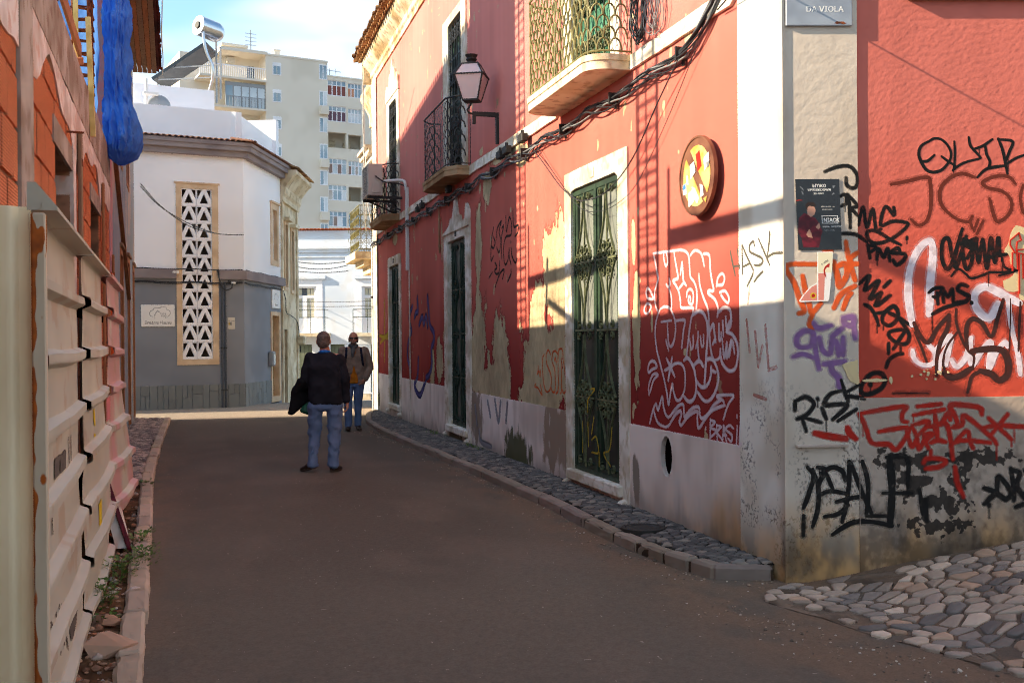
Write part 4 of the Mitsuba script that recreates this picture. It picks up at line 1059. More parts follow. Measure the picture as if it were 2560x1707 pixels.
z0_, z1_, z2_ = 4.74, 5.06, 5.21
rings = [sq(z0_, .10), sq(z1_, .185), sq(z2_, .105)]
for lo, hi in ((0, 1), (1, 2)):
    for j in range(4):
        a, b, c, d = rings[lo][j], rings[lo][(j + 1) % 4], rings[hi][(j + 1) % 4], rings[hi][j]
        obj('pane', M().raw([a, b, c, d], [[0, 1, 2, 3]]), 'm_lamp_glass', lp, LF)
        obj('frame_bar', M().bar(a, d, .018, .018), 'm_iron', lp, LF)
for q, s, t_ in ((z0_, .105, .02), (z1_, .2, .016), (z2_, .115, .016)):
    obj('frame_ring', M().box(-s, s, q - t_ / 2, q + t_ / 2, -s, s) if q != z1_ else M().poly(Polygon([(-s, q - .008), (s, q - .008), (s, q + .008), (-s, q + .008)]), -s, s), 'm_iron', lp, LF)
_m = M().lathe([(.001, 5.21), (.065, 5.21), (.05, 5.25), (.075, 5.28), (.06, 5.30), (.085, 5.34), (.001, 5.345)], 12)
_v, _ff = _m.get()
obj('finial', trimesh.Trimesh(_v + np.array([3.62 - LC[1], LC[0], 0]), _ff, process=False), 'm_iron', lp, smooth=30)
obj('bracket', M().box(LC[0] - .03, LC[0] + .03, 4.19, 4.60, 0, .035).box(LC[0] - .022, LC[0] + .022, 4.545, 4.60, 0, LC[1] - .02).tube([(LC[0], 4.57, .32), (LC[0], 4.58, .40), (LC[0], 4.62, .42), (LC[0], 4.68, .38), (LC[0], 4.74, .36)], .014, 6).box(LC[0] - .02, LC[0] + .02, 4.44, 4.60, LC[1] - .05, LC[1] - .01), 'm_iron', lp, F)

# air conditioner on the far balcony
ac = thing('air_conditioner', 'white air conditioner unit hung on brackets by the far balcony', 'air conditioner')
obj('casing', M().rbox(20.62, 21.46, 4.47, 5.10, .40, .70, .015), 'm_ac', ac, F)
g = M()
for z in np.arange(4.52, 5.06, .03):
    g.box(20.68, 21.25, z, z + .008, .70, .708)
obj('grille', g, 'm_cable_grey', ac, F)
obj('side_cover', M().rbox(20.60, 20.62, 4.52, 4.72, .45, .62, .004), 'm_ac', ac, F)
for ua in (20.7, 21.3):
    obj('bracket', M().box(ua, ua + .04, 4.42, 4.47, 0.0, .7).bar((ua + .02, 4.44, .6), (ua + .02, 4.2, .03), .03, .03), 'm_iron', ac, F)
obj('hose', M().tube(smooth_line([(20.6, 4.85, .55), (20.45, 4.72, .4), (20.25, 4.66, .15), (20.1, 4.6, .06)]), .014, 6), 'm_cable', ac, F)
cd = thing('wall_conduit', 'white plastic conduit running down from the air conditioner', 'conduit')
obj('duct', M().rbox(19.94, 20.04, 2.95, 4.55, 0.002, .06, .006), 'm_white_plastic', cd, F)
obj('elbow', M().tube(smooth_line([(20.0, 4.5, .05), (20.0, 4.62, .06), (20.1, 4.70, .10), (20.3, 4.72, .3), (20.6, 4.74, .42)]), .03, 8), 'm_white_plastic', cd, F, smooth=True)
obj('pipe', M().tube([(19.88, 2.96, .02), (19.86, 1.9, .022), (19.84, 0.0, .02)], .013, 6), 'm_trim', cd, F)
p2 = thing('wall_pipe', 'thin rusty pipe stub beside the crest of the middle door', 'pipe')
obj('tube', M().tube([(17.05, 3.95, .02), (17.06, 3.35, .022), (17.05, 3.05, .02)], .013, 6).box(17.0, 17.1, 3.15, 3.18, 0, .03).box(17.0, 17.1, 3.6, 3.63, 0, .03), 'm_soffit', p2, F)

# the sagging bundle of telephone and power cables under the string course
cb = thing('cable_bundle', 'thick twisted bundle of black cables along the red wall under the balconies', 'cable')
rg = np.random.default_rng(12)
ux = np.arange(6.78, 24.7, 0.12)
sag = 3.90 - 0.05 * np.abs(np.sin((ux - 6.8) / 1.45 * math.pi)) + 0.05 * np.exp(-((ux - 6.8) / .5) ** 2) * 6
sag = np.where(ux > 9.0, sag - .01, sag)
for j in range(13):
    ph, fq, rad = rg.uniform(0, 6.28), rg.uniform(3.0, 7.0), rg.uniform(.005, .010)
    am = rg.uniform(.007, .022) if j < 9 else rg.uniform(.025, .05)
    z = sag + am * np.sin(ux * fq + ph) * (.6 + .4 * meshkit.noise(np.stack([ux, ux * 0 + j, ux * 0], -1))) - (0.05 if j >= 9 else 0)
    o = .05 + am * .7 * np.cos(ux * fq + ph) + .01
    obj('cable', M().tube(np.stack([ux, z, np.maximum(o, rad + .031 * 0 + .02)], -1), rad, 5), 'm_cable' if j % 4 else 'm_cable_grey', cb, F, smooth=True)
for u in np.arange(7.6, 24, 1.45):
    z = float(np.interp(u, ux, sag))
    obj('clamp', M().box(u - .012, u + .012, z - .06, z + .05, 0, .1).box(u - .02, u + .02, z - .10, z - .03, .02, .035), 'm_iron', cb, F)
for u, z in ((12.6, 3.98), (12.9, 3.97), (16.0, 3.96), (18.2, 3.98), (18.6, 3.96), (11.9, 4.0)):
    obj('junction', M().rbox(u - .09, u + .09, z - .05, z + .05, .05, .13, .01).box(u - .03, u - .01, z + .05, z + .09, .08, .1).box(u + .02, u + .04, z + .05, z + .1, .08, .1), 'm_iron', cb, F)
cl = thing('cable_coil', 'coils of spare cable hung above the near end of the bundle', 'cable')
for j in range(16):
    c = (8.38 + rg.normal() * .02, 4.42 + rg.normal() * .02) if j < 9 else (8.08 + rg.normal() * .03, 4.40 + rg.normal() * .03)
    r = rg.uniform(.8, 1.1)
    a = np.linspace(0, 2 * math.pi, 26)[:-1]
    obj('loop', M().tube(np.stack([c[0] + .12 * r * np.cos(a) + .02 * np.sin(2 * a + j), c[1] + .23 * r * np.sin(a), .06 + .03 * rg.uniform() + .02 * np.sin(a * 3 + j)], -1), .007 if j < 9 else .004, 5, closed=True), 'm_cable' if j < 9 else 'm_cable_grey', cl, F, smooth=True)
for nm, lab, pts, r in (('loose_wire', 'black wire hanging from the bundle down across the head of the near door', [(7.55, 3.84, .08), (8.0, 3.58, .07), (8.6, 3.2, .06), (9.2, 3.0, .07), (9.7, 2.98, .09), (10.1, 3.05, .07), (10.6, 3.25, .06), (11.2, 3.6, .06), (11.75, 3.9, .05)], .006),
                        ('loose_wire', 'thinner red brown wire looping below the black one', [(7.3, 3.86, .05), (7.9, 3.4, .04), (8.5, 3.0, .04), (8.9, 2.87, .05), (9.4, 2.84, .06), (10.0, 2.95, .06), (10.8, 3.4, .05), (11.5, 3.85, .05)], .0035),
                        ('loose_wire', 'wire leaving the bundle and passing over the corner pilaster', [(6.95, 4.02, .06), (6.7, 4.03, .1), (6.4, 4.03, .14), (6.1, 3.97, .2), (5.6, 4.05, .6), (4.6, 4.6, 1.6)], .006)):
    w_ = thing(nm, lab, 'wire', 'loose wires hanging from the cable bundle')
    obj('strand', M().tube(smooth_line(pts, 8), r, 5), 'm_cable', w_, F, smooth=True)


# ---------------------------------------------------------------- left side: the gutted brick house and the blue grey house
L = Fr((-0.85, 0), (-0.035, 1), (1, 0.035))
mat('m_brick', lambda p, n, uv: mix(lin(222, 138, 98), lin(194, 112, 78), fbm(p.y * 2.5, p.z * 3.2, 0.0, 3)) * (0.66 + 0.42 * smoothstep(-0.5, 0.5, dr.sin(p.z * 330.0)) + 0.14 * noise(p.y * 40, p.z * 90, 0.0)), 0.9, 0.1,
    bump=lambda p, n, uv: dr.sin(p.z * 330.0), bscale=0.003, eps=2e-3)
mat('m_joint', worn(lin(150, 112, 88), lin(98, 74, 60), 8.0), 0.95, 0.05)
mat('m_concrete', worn(lin(172, 158, 146), lin(136, 120, 106), 2.5, dirt=lin(116, 88, 70)), 0.9, 0.1, bump=plaster_bump, bscale=0.006)
mat('m_render', worn(lin(212, 200, 192), lin(182, 164, 152), 3.5, dirt=lin(190, 140, 116)), 0.92, 0.08, bump=plaster_bump, bscale=0.006)
mat('m_wood', lambda p, n, uv: mix(lin(176, 122, 84), lin(132, 84, 56), fbm(p.x * 30, p.y * 30, p.z * 1.6, 3)), 0.8, 0.15)
mat('m_wood_grey', lambda p, n, uv: mix(lin(156, 128, 104), lin(108, 84, 66), fbm(p.x * 24, p.y * 24, p.z * 1.6, 3)), 0.85, 0.15)
mat('m_wood_yellow', worn(lin(222, 204, 136), lin(190, 164, 92), 6.0), 0.7, 0.2)
mat('m_rust', worn(lin(128, 70, 42), lin(84, 46, 32), 30.0), 0.85, 0.2, metal=0.0)
scene['m_tarp'] = {'type': 'bumpmap', 'bump': proc(lambda p, n, uv: fbm(p.x * 9, p.y * 9, p.z * 6, 4), 5e-3), 'scale': .05, 'nested': {'type': 'principledthin', 'base_color': proc(worn(lin(108, 164, 234), lin(84, 138, 216), 3.0)), 'roughness': .4, 'spec_trans': 0.0, 'diff_trans': .8}}
mat('m_bluewall', lambda p, n, uv: mix(mix(lin(142, 150, 156), lin(114, 122, 130), fbm(p.y * 1.2, p.z * 1.2, 0.0, 4)), lin(170, 150, 138), smoothstep(0.56, 0.66, fbm(p.y * 2.2, p.z * 1.0, 5.0, 4))), 0.9, 0.1, bump=plaster_bump, bscale=0.004)
mat('m_pinkwall', worn(lin(196, 116, 122), lin(168, 136, 136), 5.0, dirt=lin(150, 140, 140)), 0.9, 0.1)

BB = thing('brick_house', 'half demolished house with bare hollow brick and a concrete ring beam', 'house')
OPEN = [(8.5, 9.75, .2, 3.1), (11.95, 13.25, .2, 3.12)]
op = unary_union([rect(*o) for o in OPEN])
obj('wall', M().poly(rect(-4, 15.2, -.3, 3.6).difference(op), -.22, -.014), 'm_joint', BB, L)
obj('ring_beam', M().poly(wobble(rect(-4, 15.2, 3.72, 4.2), .012, 5, 1), -.24, .018), 'm_concrete', BB, L, label='grey concrete ring beam along the broken top')
pl = [(u, 3.42 + .17 * math.sin(u * 1.7) + .1 * math.sin(u * 4.1)) for u in np.linspace(-4, 15.2, 60)]
obj('render_coat', M().poly(wobble(Polygon(pl + [(15.2, 3.73), (-4, 3.73)]), .05, 5, 2).difference(op), -.013, .014), 'm_render', BB, L, label='smeared pale render below the beam')
col = rect(6.48, 7.05, -.3, 3.74)
obj('column', M().poly(wobble(col, .012, 5, 6), -.02, .022), 'm_concrete', BB, L)
jamb = [rect(9.75, 10.0, .2, 3.5), rect(8.36, 8.5, 2.2, 3.2)]
obj('door_jamb', M().poly(wobble(jamb[0], .01, 6, 7), -.22, .018), 'm_render', BB, L)
obj('lintel', M().box(8.3, 9.95, 3.1, 3.3, -.2, .012), 'm_concrete', BB, L)
obj('lintel', M().box(11.8, 13.4, 3.12, 3.3, -.2, .012), 'm_concrete', BB, L)
obj('floor_slab', M().box(-4, 15.2, 3.3, 3.7, -6.0, -.24).box(-4, 15.2, -.3, 3.3, -2.6, -2.5).box(-4, -3.8, -.3, 3.6, -6, -.2).box(15.0, 15.2, -.3, 4.2, -6, -.24), 'm_concrete', BB, L)
block = unary_union([op.buffer(.02), col, jamb[0]])
h, ln, row = .305, .42, 0
z = 1.0
brick_shapes = 0
while z < 3.6:
    u = 4.0 + (ln / 2 if row % 2 else 0)
    while u < 15.1:
        g = rect(u + .011, min(u + ln, 15.15) - .011, z + .012, min(z + h, 3.62) - .012).difference(block.buffer(.006))
        # hide what the render coat covers
        zc = np.interp(u + ln / 2, [p[0] for p in pl], [p[1] for p in pl])
        if z < zc:
            for part in getattr(g, 'geoms', [g]):
                if part.area > .012:
                    obj('brick', M().poly(wobble(part, .004, 14, int(u * 7 + row * 31) % 97), -.013, .003 + RNG.uniform(-.005, .004)), 'm_brick', BB, L)
        u += ln
    z += h
    row += 1
# timber props and planks against the brick
for nm, lab, u0, u1, za, zb, o0, o1, m in (
        ('timber_post', 'thick vertical timber post right of the dark doorway', 10.12, 10.26, .1, 3.52, .02, .055, 'm_wood_grey'),
        ('timber_post', 'tall reddish timber post beside the second opening', 13.35, 13.47, .1, 3.52, .02, .05, 'm_wood'),
        ('timber_post', 'short thick timber post topped low beside the pink wall', 14.2, 14.36, 0, 2.42, .02, .055, 'm_wood'),
        ('timber_post', 'timber post standing at the start of the blue grey wall', 15.35, 15.48, 0, 2.82, .02, .05, 'm_wood')):
    k = thing(nm, lab, 'post', 'timber posts propped against the brick wall')
    obj('beam', M().rbox(u0, u1, za, zb, o0, o1, .008), m, k, L)
    obj('nail_plate', M().box(u0 + .02, u1 - .02, zb - .3, zb - .24, o1, o1 + .004), 'm_rust', k, L)
k = thing('foam_bead', 'streak of orange expanding foam beside the timber post', 'foam')
obj('bead', M().tube([(14.75 + .03 * math.sin(i * 2.1), 1.4 + i * .08, .03 + .02 * math.cos(i * 1.3)) for i in range(15)], [.02 + .018 * abs(math.sin(i * 1.7)) for i in range(15)], 6), 'paint_orange', k, L, smooth=True)
k = thing('iron_spike', 'thin iron rod sticking out of the beam above the doorway', 'rod')
obj('rod', M().tube([(9.3, 3.36, 0), (9.32, 3.36, .14)], .010, 6), 'm_rust', k, L)

# reinforcement cages standing on the beam
for u0, lab in ((8.45, 'nearer rusty reinforcement cage standing on the beam'), (12.38, 'farther rusty reinforcement cage beside the blue tarpaulin')):
    k = thing('rebar_cage', lab, 'rebar cage', 'reinforcement cages standing on the beam')
    us, os_ = np.linspace(u0, u0 + .42, 3), (-.20, -.03)
    for a in us:
        for b in os_:
            obj('bar', M().tube([(a, 4.1, b), (a + RNG.uniform(-.03, .03), 6.2, b + RNG.uniform(-.02, .02)), (a, 9.0, b)], .02, 6), 'm_rust', k, L)
    st = M()
    for z in np.arange(4.3, 8.9, .125):
        z += RNG.uniform(-.02, .02)
        q = [(us[0] - .015, z, os_[0] - .015), (us[2] + .015, z + RNG.uniform(-.02, .02), os_[0] - .015), (us[2] + .015, z, os_[1] + .015), (us[0] - .015, z + RNG.uniform(-.02, .02), os_[1] + .015)]
        st.tube(q, .013, 5, closed=True)
    obj('stirrups', st, 'm_rust', k, L, kind='stuff')
k = thing('rebar_mesh', 'rusty steel mesh leaning behind the cages', 'rebar mesh')
mm = M()
for a in np.arange(10.4, 12.4, .2):
    mm.tube([(a, 4.15, -.9), (a, 5.1, -1.0)], .007, 5)
for z in np.arange(4.25, 5.1, .17):
    mm.tube([(10.3, z, -.92), (12.4, z, -.95)], .006, 5)
obj('mesh', mm, 'm_rust', k, L)
for nm, lab, pts, w_, h_, m in (
        ('guard_board', 'long guard board on posts above the beam', [(9.6, 4.83, -.12), (12.3, 4.79, -.12)], .03, .15, 'm_wood'),
        ('guard_board', 'guard board above the beam nearest the street corner', [(3.6, 4.84, -.12), (8.25, 4.88, -.12)], .03, .15, 'm_wood'),
        ('guard_post', 'pale timber guard post carrying the long board', [(12.25, 4.1, -.16), (12.25, 5.5, -.16)], .05, .05, 'm_wood_yellow'),
        ('guard_post', 'timber guard post at the end of the near board', [(8.22, 4.1, -.16), (8.22, 5.48, -.16)], .05, .05, 'm_wood_yellow'),
        ('guard_post', 'pale yellow pole standing above the doorway', [(11.62, 3.75, .05), (11.5, 4.95, .02)], .07, .05, 'm_wood_yellow'),
        ('brace', 'leaning timber brace behind the pale pole', [(10.4, 4.2, -.1), (11.5, 4.5, -.05)], .05, .07, 'm_wood')):
    k = thing(nm, lab, 'timber', {'guard_board': 'guard boards above the beam', 'guard_post': 'timber guard posts on the beam'}.get(nm))
    obj('board', M().bar(*pts, w_, h_, (0, 1, 0) if abs(pts[0][1] - pts[1][1]) < .9 else (0, 0, 1)), m, k, L)

# blue tarpaulin
tp = thing('tarpaulin', 'long crumpled blue tarpaulin hanging over the edge of the upper storey', 'tarpaulin', 'blue tarpaulins on the building site')


def _tarp(a, b):
    z = 3.98 + 5.4 * b
    ang = a * 2 * math.pi
    bulge = 1 + 0.55 * np.exp(-((z - 4.35) / .38) ** 2)
    close = np.clip((z - 3.98) / .14, 0.05, 1) ** .5
    q = np.stack([np.cos(ang) * 1.4, np.sin(ang) * 1.4, z * 1.3], -1)
    nz = 0.50 + 0.75 * meshkit.fbm(q * 1.3, 4, 3) + .30 * np.abs(2 * meshkit.fbm(q * np.array([2.6, 2.6, .9]) + 9, 3, 5) - 1)
    cr = 1 - .34 * np.abs(2 * meshkit.fbm(np.stack([np.cos(ang) * 3.4 + z * .5, np.sin(ang) * 3.4, z * 2.3], -1), 3, 11) - 1) - .22 * np.abs(2 * meshkit.fbm(np.stack([np.cos(ang) * 7 - z, np.sin(ang) * 7, z * 5], -1), 2, 12) - 1)
    nz = nz * cr * 1.12
    ru, ro = .25 * bulge * close * nz, .165 * bulge * close * nz
    return np.stack([14.85 + ru * np.cos(ang) + .03 * np.sin(z * 2.2), z, .13 + .08 * np.exp(-((z - 4.3) / .4) ** 2) + ro * np.sin(ang)], -1)


obj('sheet', M().grid(_tarp, 80, 240), 'm_tarp', tp, L, smooth=28)
tp2 = thing('tarpaulin', 'flat blue tarpaulin stretched behind the reinforcement cages', 'tarpaulin', 'blue tarpaulins on the building site')


def _tarp2(a, b):
    z = 4.15 + 4.9 * b
    u = np.interp(a, [0, .4, 1], [12.84, 13.1, 14.8])
    return np.stack([u, z, np.interp(a, [0, .4, 1], [-1.1, -.16, -.14]) + .05 * np.sin(a * 22 + z * .7) + .12 * (meshkit.fbm(np.stack([u * 2, z * 1.5, u * 0], -1), 4, 1) - .5)], -1)


obj('sheet', M().grid(_tarp2, 30, 60), 'm_tarp', tp2, L, smooth=True)

# blue grey house with its deep eave
BH = thing('blue_grey_house', 'weathered blue grey rendered house with boarded openings and a deep timber eave', 'house')
DB = [(18.05, 18.95, 0, 3.1), (20.7, 21.6, 0, 3.15), (23.2, 23.9, 0, 3.15)]
WB = [(18.0, 18.9, 4.6, 6.3), (20.7, 21.6, 4.6, 6.3)]
opb = unary_union([rect(*o) for o in DB + WB])


def eave_z(u):
    return 7.55 + (24.3 - u) * .085


obj('wall', M().poly(Polygon([(15.9, -.6), (24.3, -.6), (24.3, 7.5), (15.9, eave_z(15.9))]).difference(opb), -.25, 0), 'm_bluewall', BH, L)
obj('wall', M().poly(Polygon([(15.2, -.6), (15.9, -.6), (15.9, eave_z(15.9)), (15.2, eave_z(15.2))]), -.25, .004), 'm_pinkwall', BH, L, label='strip of wall with old pink paint')
obj('side_wall', M().box(15.2, 15.45, -.6, 7.9, -6, -.25).box(24.05, 24.3, -.6, 7.5, -6, -.25).box(15.2, 24.3, -.5, 7.5, -.6, -.5), 'm_bluewall', BH, L)
for i, d in enumerate(DB):
    f_ = obj('door_frame', M().poly(rect(d[0] - .06, d[1] + .06, d[2], d[3] + .06).difference(rect(d[0] + .04, d[1] - .04, d[2] - .1, d[3] - .05)), -.2, .012), 'm_wood', BH, L)
    obj('hood', M().rbox(d[0] - .1, d[1] + .1, d[3] + .06, d[3] + .12, -.02, .05, .01), 'm_wood_grey', f_, L)
    for a in np.linspace(d[0] + .04, d[1] - .04, 6)[:-1]:
        obj('board', M().box(a, a + (d[1] - d[0] - .08) / 5 - .01, d[2], d[3] - .05, -.12, -.09 + RNG.uniform(0, .012)), 'm_wood_grey' if i % 2 else 'm_bluewall', f_, L)
for w in WB:
    f_ = obj('window_frame', M().poly(rect(*[w[0] - .08, w[1] + .08, w[2] - .08, w[3] + .08]).difference(rect(*w)), -.15, .012), 'm_wood', BH, L)
    obj('shutter', M().box(w[0], w[1], w[2], w[3], -.12, -.08), 'm_wood_grey', f_, L)
sf = M()
for j in range(5):
    o0 = .0 + j * .10
    obj('eave_board', M().raw([[14.6, eave_z(14.6) - .02, o0 + .004], [24.35, eave_z(24.35) - .02, o0 + .004], [24.35, eave_z(24.35) - .02, o0 + .096], [14.6, eave_z(14.6) - .02, o0 + .096],
                               [14.6, eave_z(14.6) + .02, o0 + .004], [24.35, eave_z(24.35) + .02, o0 + .004], [24.35, eave_z(24.35) + .02, o0 + .096], [14.6, eave_z(14.6) + .02, o0 + .096]],
                              [[0, 1, 2, 3], [4, 7, 6, 5], [0, 4, 5, 1], [2, 6, 7, 3], [1, 5, 6, 2], [0, 3, 7, 4]]), 'm_wood' if j % 2 else 'm_wood_grey', BH, L)
rt = M()
for j in range(60):
    u = 14.5 + j * .166
    a = np.linspace(0, math.pi, 6)
    for (uu, up) in ((u, 1), (u + .083, -1)):
        ring = [[[uu - .055 * math.cos(t), eave_z(uu) + .09 + (o_ - .6) * -.42 - up * .045 * math.sin(t) + (.03 if up < 0 else 0), o_] for t in a] for o_ in (.60 + RNG.uniform(-.02, .02), -.1)]
        v = np.array(ring[0] + ring[1] + [[p[0], p[1] + .016, p[2]] for p in ring[0]] + [[p[0], p[1] + .016, p[2]] for p in ring[1]])
        f = []
        for i in range(5):
            f += [[i, i + 1, 7 + i, 6 + i], [12 + i, 18 + i, 19 + i, 13 + i], [i, 12 + i, 13 + i, i + 1]]
        rt.raw(v, f)
obj('eave_tiles', rt, 'm_tile_dark', BH, L, kind='stuff', label='dark red underside of the roof tiles')
obj('roof', M().raw([[14.4, eave_z(14.4) + .1, .55], [24.5, eave_z(24.5) + .1, .55], [24.5, eave_z(24.5) + 1.9, -4.5], [14.4, eave_z(14.4) + 1.9, -4.5], [14.4, eave_z(14.4) + .06, .55], [24.5, eave_z(24.5) + .06, .55], [24.5, eave_z(24.5) + 1.8, -4.5], [14.4, eave_z(14.4) + 1.8, -4.5]],
                    [[0, 1, 2, 3], [4, 7, 6, 5], [0, 4, 5, 1], [1, 5, 6, 2], [3, 2, 6, 7], [0, 3, 7, 4]]), 'm_tile_dark', BH, L)
k = thing('eave_wire', 'pale cord looping down the eave of the blue grey house', 'wire')
obj('cord', M().tube(smooth_line([(19.5, 8.6, .6), (20.5, 8.05, .66), (22.0, 7.75, .63), (23.5, 7.66, .64), (24.3, 7.5, .62)]), .012, 5), 'm_white_plastic', k, L, smooth=True)
k = thing('leaning_plank', 'long plank leaning diagonally on the blue grey wall', 'plank')
obj('plank', M().bar((16.2, 4.3, .03), (20.6, 2.4, .03), .02, .07, (0, 0, 1)), 'm_wood', k, L)

# ---------------------------------------------------------------- the sheet metal hoarding
H = Fr((-0.4305, 0), (-0.0452, 1), (1, 0.0452))
mat('m_panel', lambda p, n, uv: mix(mix(mix(lin(192, 182, 162), lin(164, 154, 136), fbm(p.y * 1.4, p.z * 3, 0.0, 3)), lin(190, 140, 134), smoothstep(7.6, 8.6, p.y) * smoothstep(0.35, 0.6, fbm(p.y * 1.6, p.z * 2.2, 4.0, 3))),
                                    lin(170, 138, 112), 0.5 * smoothstep(0.6, 0.75, fbm(p.y * 3.5, p.z * 5, 7.0, 3))), 0.5, 0.35)
mat('m_cream_metal', worn(lin(246, 222, 180), lin(232, 206, 164), 2.0), 0.45, 0.4)
mat('m_rusty_paint', lambda p, n, uv: mix(mix(lin(204, 186, 160), lin(190, 168, 140), fbm(p.x * 9, p.y * 9, p.z * 4, 2)), mix(lin(190, 98, 30), lin(128, 62, 26), fbm(p.x * 30, p.y * 30, p.z * 30, 2)),
    smoothstep(0.50, 0.54, fbm(p.x * 22, p.y * 22, p.z * 7, 3) * (0.72 + 0.42 * smoothstep(1.75, 2.05, p.z)) + 0.26 * smoothstep(-0.597, -0.625, p.x) - 0.06 + 0.16 * smoothstep(1.45, 1.65, p.z) * smoothstep(2.06, 1.98, p.z))), 0.6, 0.3)
HD = thing('metal_hoarding', 'crumpled cream sheet metal hoarding with ribs closing off the building site', 'fence')
RIB = .287
OFF = {1: -.026, 2: .0, 3: .026}


def panel(u0, u1, seed, zb, bulge):
    def fn(a, b):
        u, z = u0 + (u1 - u0) * a, zb + (2.13 - zb) * b
        ph = ((z - 2.13 + .5 * RIB) / RIB) % 1.0
        d = np.abs(ph - .5)
        prof_ = .045 * np.clip((.135 - d) / .055, 0, 1)
        cap = sstep(2.03, 2.05, z) * .05
        q = np.stack([u * .9, z * 1.2, u * 0 + seed], -1)
        w = .035 * (meshkit.fbm(q, 3, seed) - .5) * sstep(2.1, 1.6, z)
        ends = np.minimum(a, 1 - a) * (u1 - u0)
        curl = OFF[seed] + .014 * np.exp(-(a * (u1 - u0) / .05) ** 2) * meshkit.noise(np.stack([z * 5, z * 0 + seed, z * 0], -1))
        out = bulge * sstep(1.5, .3, z) * np.sin(a * 1.5) + w
        zz = z + .008 * np.sin(u * 3 + seed) * sstep(2.1, 1.2, z) - (.12 * a * (1 - b) if seed == 3 else 0)
        uu = u + (.03 * (meshkit.fbm(np.stack([z * 3, z * 0 + seed * 5, z * 0], -1), 3, seed) - .5)) * np.where(a > .5, 1, -1) * (np.abs(a - .5) * 2) ** 6
        return np.stack([uu, zz, prof_ + np.maximum(cap * 0, 0) + curl + out], -1)
    return M().grid(fn, 46, 230)


PAN = [(4.05, 6.1, 1, .02, .02, 'first ribbed panel beside the rusty post'), (6.14, 8.08, 2, .06, .05, 'second ribbed panel, bent at its joints'), (8.12, 10.5, 3, .30, .13, 'far ribbed panel sprayed pink')]
for u0, u1, sd, zb, bg, lab in PAN:
    obj('panel', panel(u0, u1, sd, zb, bg), 'm_panel', HD, H, smooth=40, label=lab)
    obj('cap', M().poly(Polygon([(-.03, 2.10), (.07, 2.10), (.07, 2.115), (.0, 2.20), (-.03, 2.20)]), u0 + .01, u1 - .01), 'm_panel', HD, Fr(tuple(H.O[:2]), tuple(H.n[:2]), tuple(H.e[:2])))
rail = M()
for z in (.6, 1.8):
    rail.box(4.4, 10.3, z, z + .06, -.16, -.10)
obj('rail', rail.box(6.05, 6.19, 0, 2.1, -.12, -.06).box(8.03, 8.17, 0, 2.1, -.12, -.06), 'm_void', HD, H)  # rails and joint boxes coloured near-black to paint shade behind the panel gaps
# the return panel facing the camera, with vertical ribs, and its rusty folded edge
RP = Fr((-0.628, 4.02), (-1, 0.05), (0.05, -1))


def ret(a, b):
    u, z = .0 + 1.7 * a, -.05 + 2.16 * b
    ph = (u / .21) % 1.0
    return np.stack([u, z + .012 * u, -.03 + .03 * np.clip((.30 - np.abs(ph - .5)) / .09, 0, 1) + .006 * np.sin(z * 2.2)], -1)


obj('panel', M().grid(ret, 120, 30), 'm_cream_metal', HD, RP, smooth=40, label='cream panel with vertical ribs facing the street')
obj('corner_post', M().rbox(-.052, -.003, -.1, 2.085, -.03, .02, .006), 'm_rusty_paint', HD, RP, label='cream corner post with orange rust at its top')
gr = []
rg = np.random.default_rng(3)


def panel_paint(lab, m, polys, uo):
    mm = M()
    ribs = unary_union([rect(3, 12, 2.13 - k_ * RIB - .058, 2.13 - k_ * RIB + .058) for k_ in range(9)])
    for g in polys:
        g = g.difference(ribs)
        for part in getattr(g, 'geoms', [g]):
            if part.geom_type == 'Polygon' and part.area > 1e-5:
                p_ = part.segmentize(.03)
                t = trimesh.creation.extrude_polygon(p_, .001, engine='earcut')
                v = np.array(t.vertices)
                v, f = trimesh.remesh.subdivide_to_size(v, np.array(t.faces), .03)[:2]
                z = v[:, 1]
                ph = ((z - 2.13 + .5 * RIB) / RIB) % 1.0
                prof_ = .045 * np.clip((.135 - np.abs(ph - .5)) / .055, 0, 1)
                q = np.stack([v[:, 0] * .9, z * 1.2, v[:, 0] * 0 + uo[2]], -1)
                w = .035 * (meshkit.fbm(q, 3, uo[2]) - .5) * sstep(2.1, 1.6, z)
                a = (v[:, 0] - uo[0]) / (uo[1] - uo[0])
                mm.raw(np.column_stack([v[:, 0], z + .008 * np.sin(v[:, 0] * 3 + uo[2]) * sstep(2.1, 1.2, z), prof_ + w + uo[4] * sstep(1.5, .3, z) * np.sin(a * 1.5) + .004 + OFF[uo[2]] + v[:, 2]]), f)
    obj('graffiti', mm, m, HD, H, label=lab)


mat('paint_greyblack', lin(92, 82, 74), .7, .2)
panel_paint('black sprayed lettering on the lower part of the first panel', 'paint_greyblack', [wobble(rect(4.78, 5.33, .97, 1.13), .02, 20, 1).difference(rect(5.02, 5.07, 1.02, 1.1))] + [LineString(q).buffer(.012) for q in ([(4.6, 1.02), (4.66, .84)], [(5.5, 1.16), (5.52, .98)], [(5.62, 1.16), (5.64, 1.0)], [(4.5, .8), (4.55, .66)])] +
            [affinity.scale(Point(4.52, .40).buffer(.1, 8), 1.4, 1.0), affinity.scale(Point(5.5, .29).buffer(.1, 8), 2.0, 1.0)] + [LineString(q).buffer(.012) for q in ([(4.75, .48), (4.9, .28)], [(4.9, .48), (5.05, .28)], [(5.0, .46), (5.2, .22)])], (4.05, 6.1, 1, .02, .02))
panel_paint('yellow sprayed drips on the second panel', 'paint_yellow', [wobble(rect(6.95, 7.12, .93, 1.05), .03, 20, 4), wobble(rect(7.05, 7.25, .45, .62), .04, 20, 5), wobble(rect(7.0, 7.08, 1.1, 1.25), .03, 20, 6)], (6.14, 8.08, 2, .06, .05))
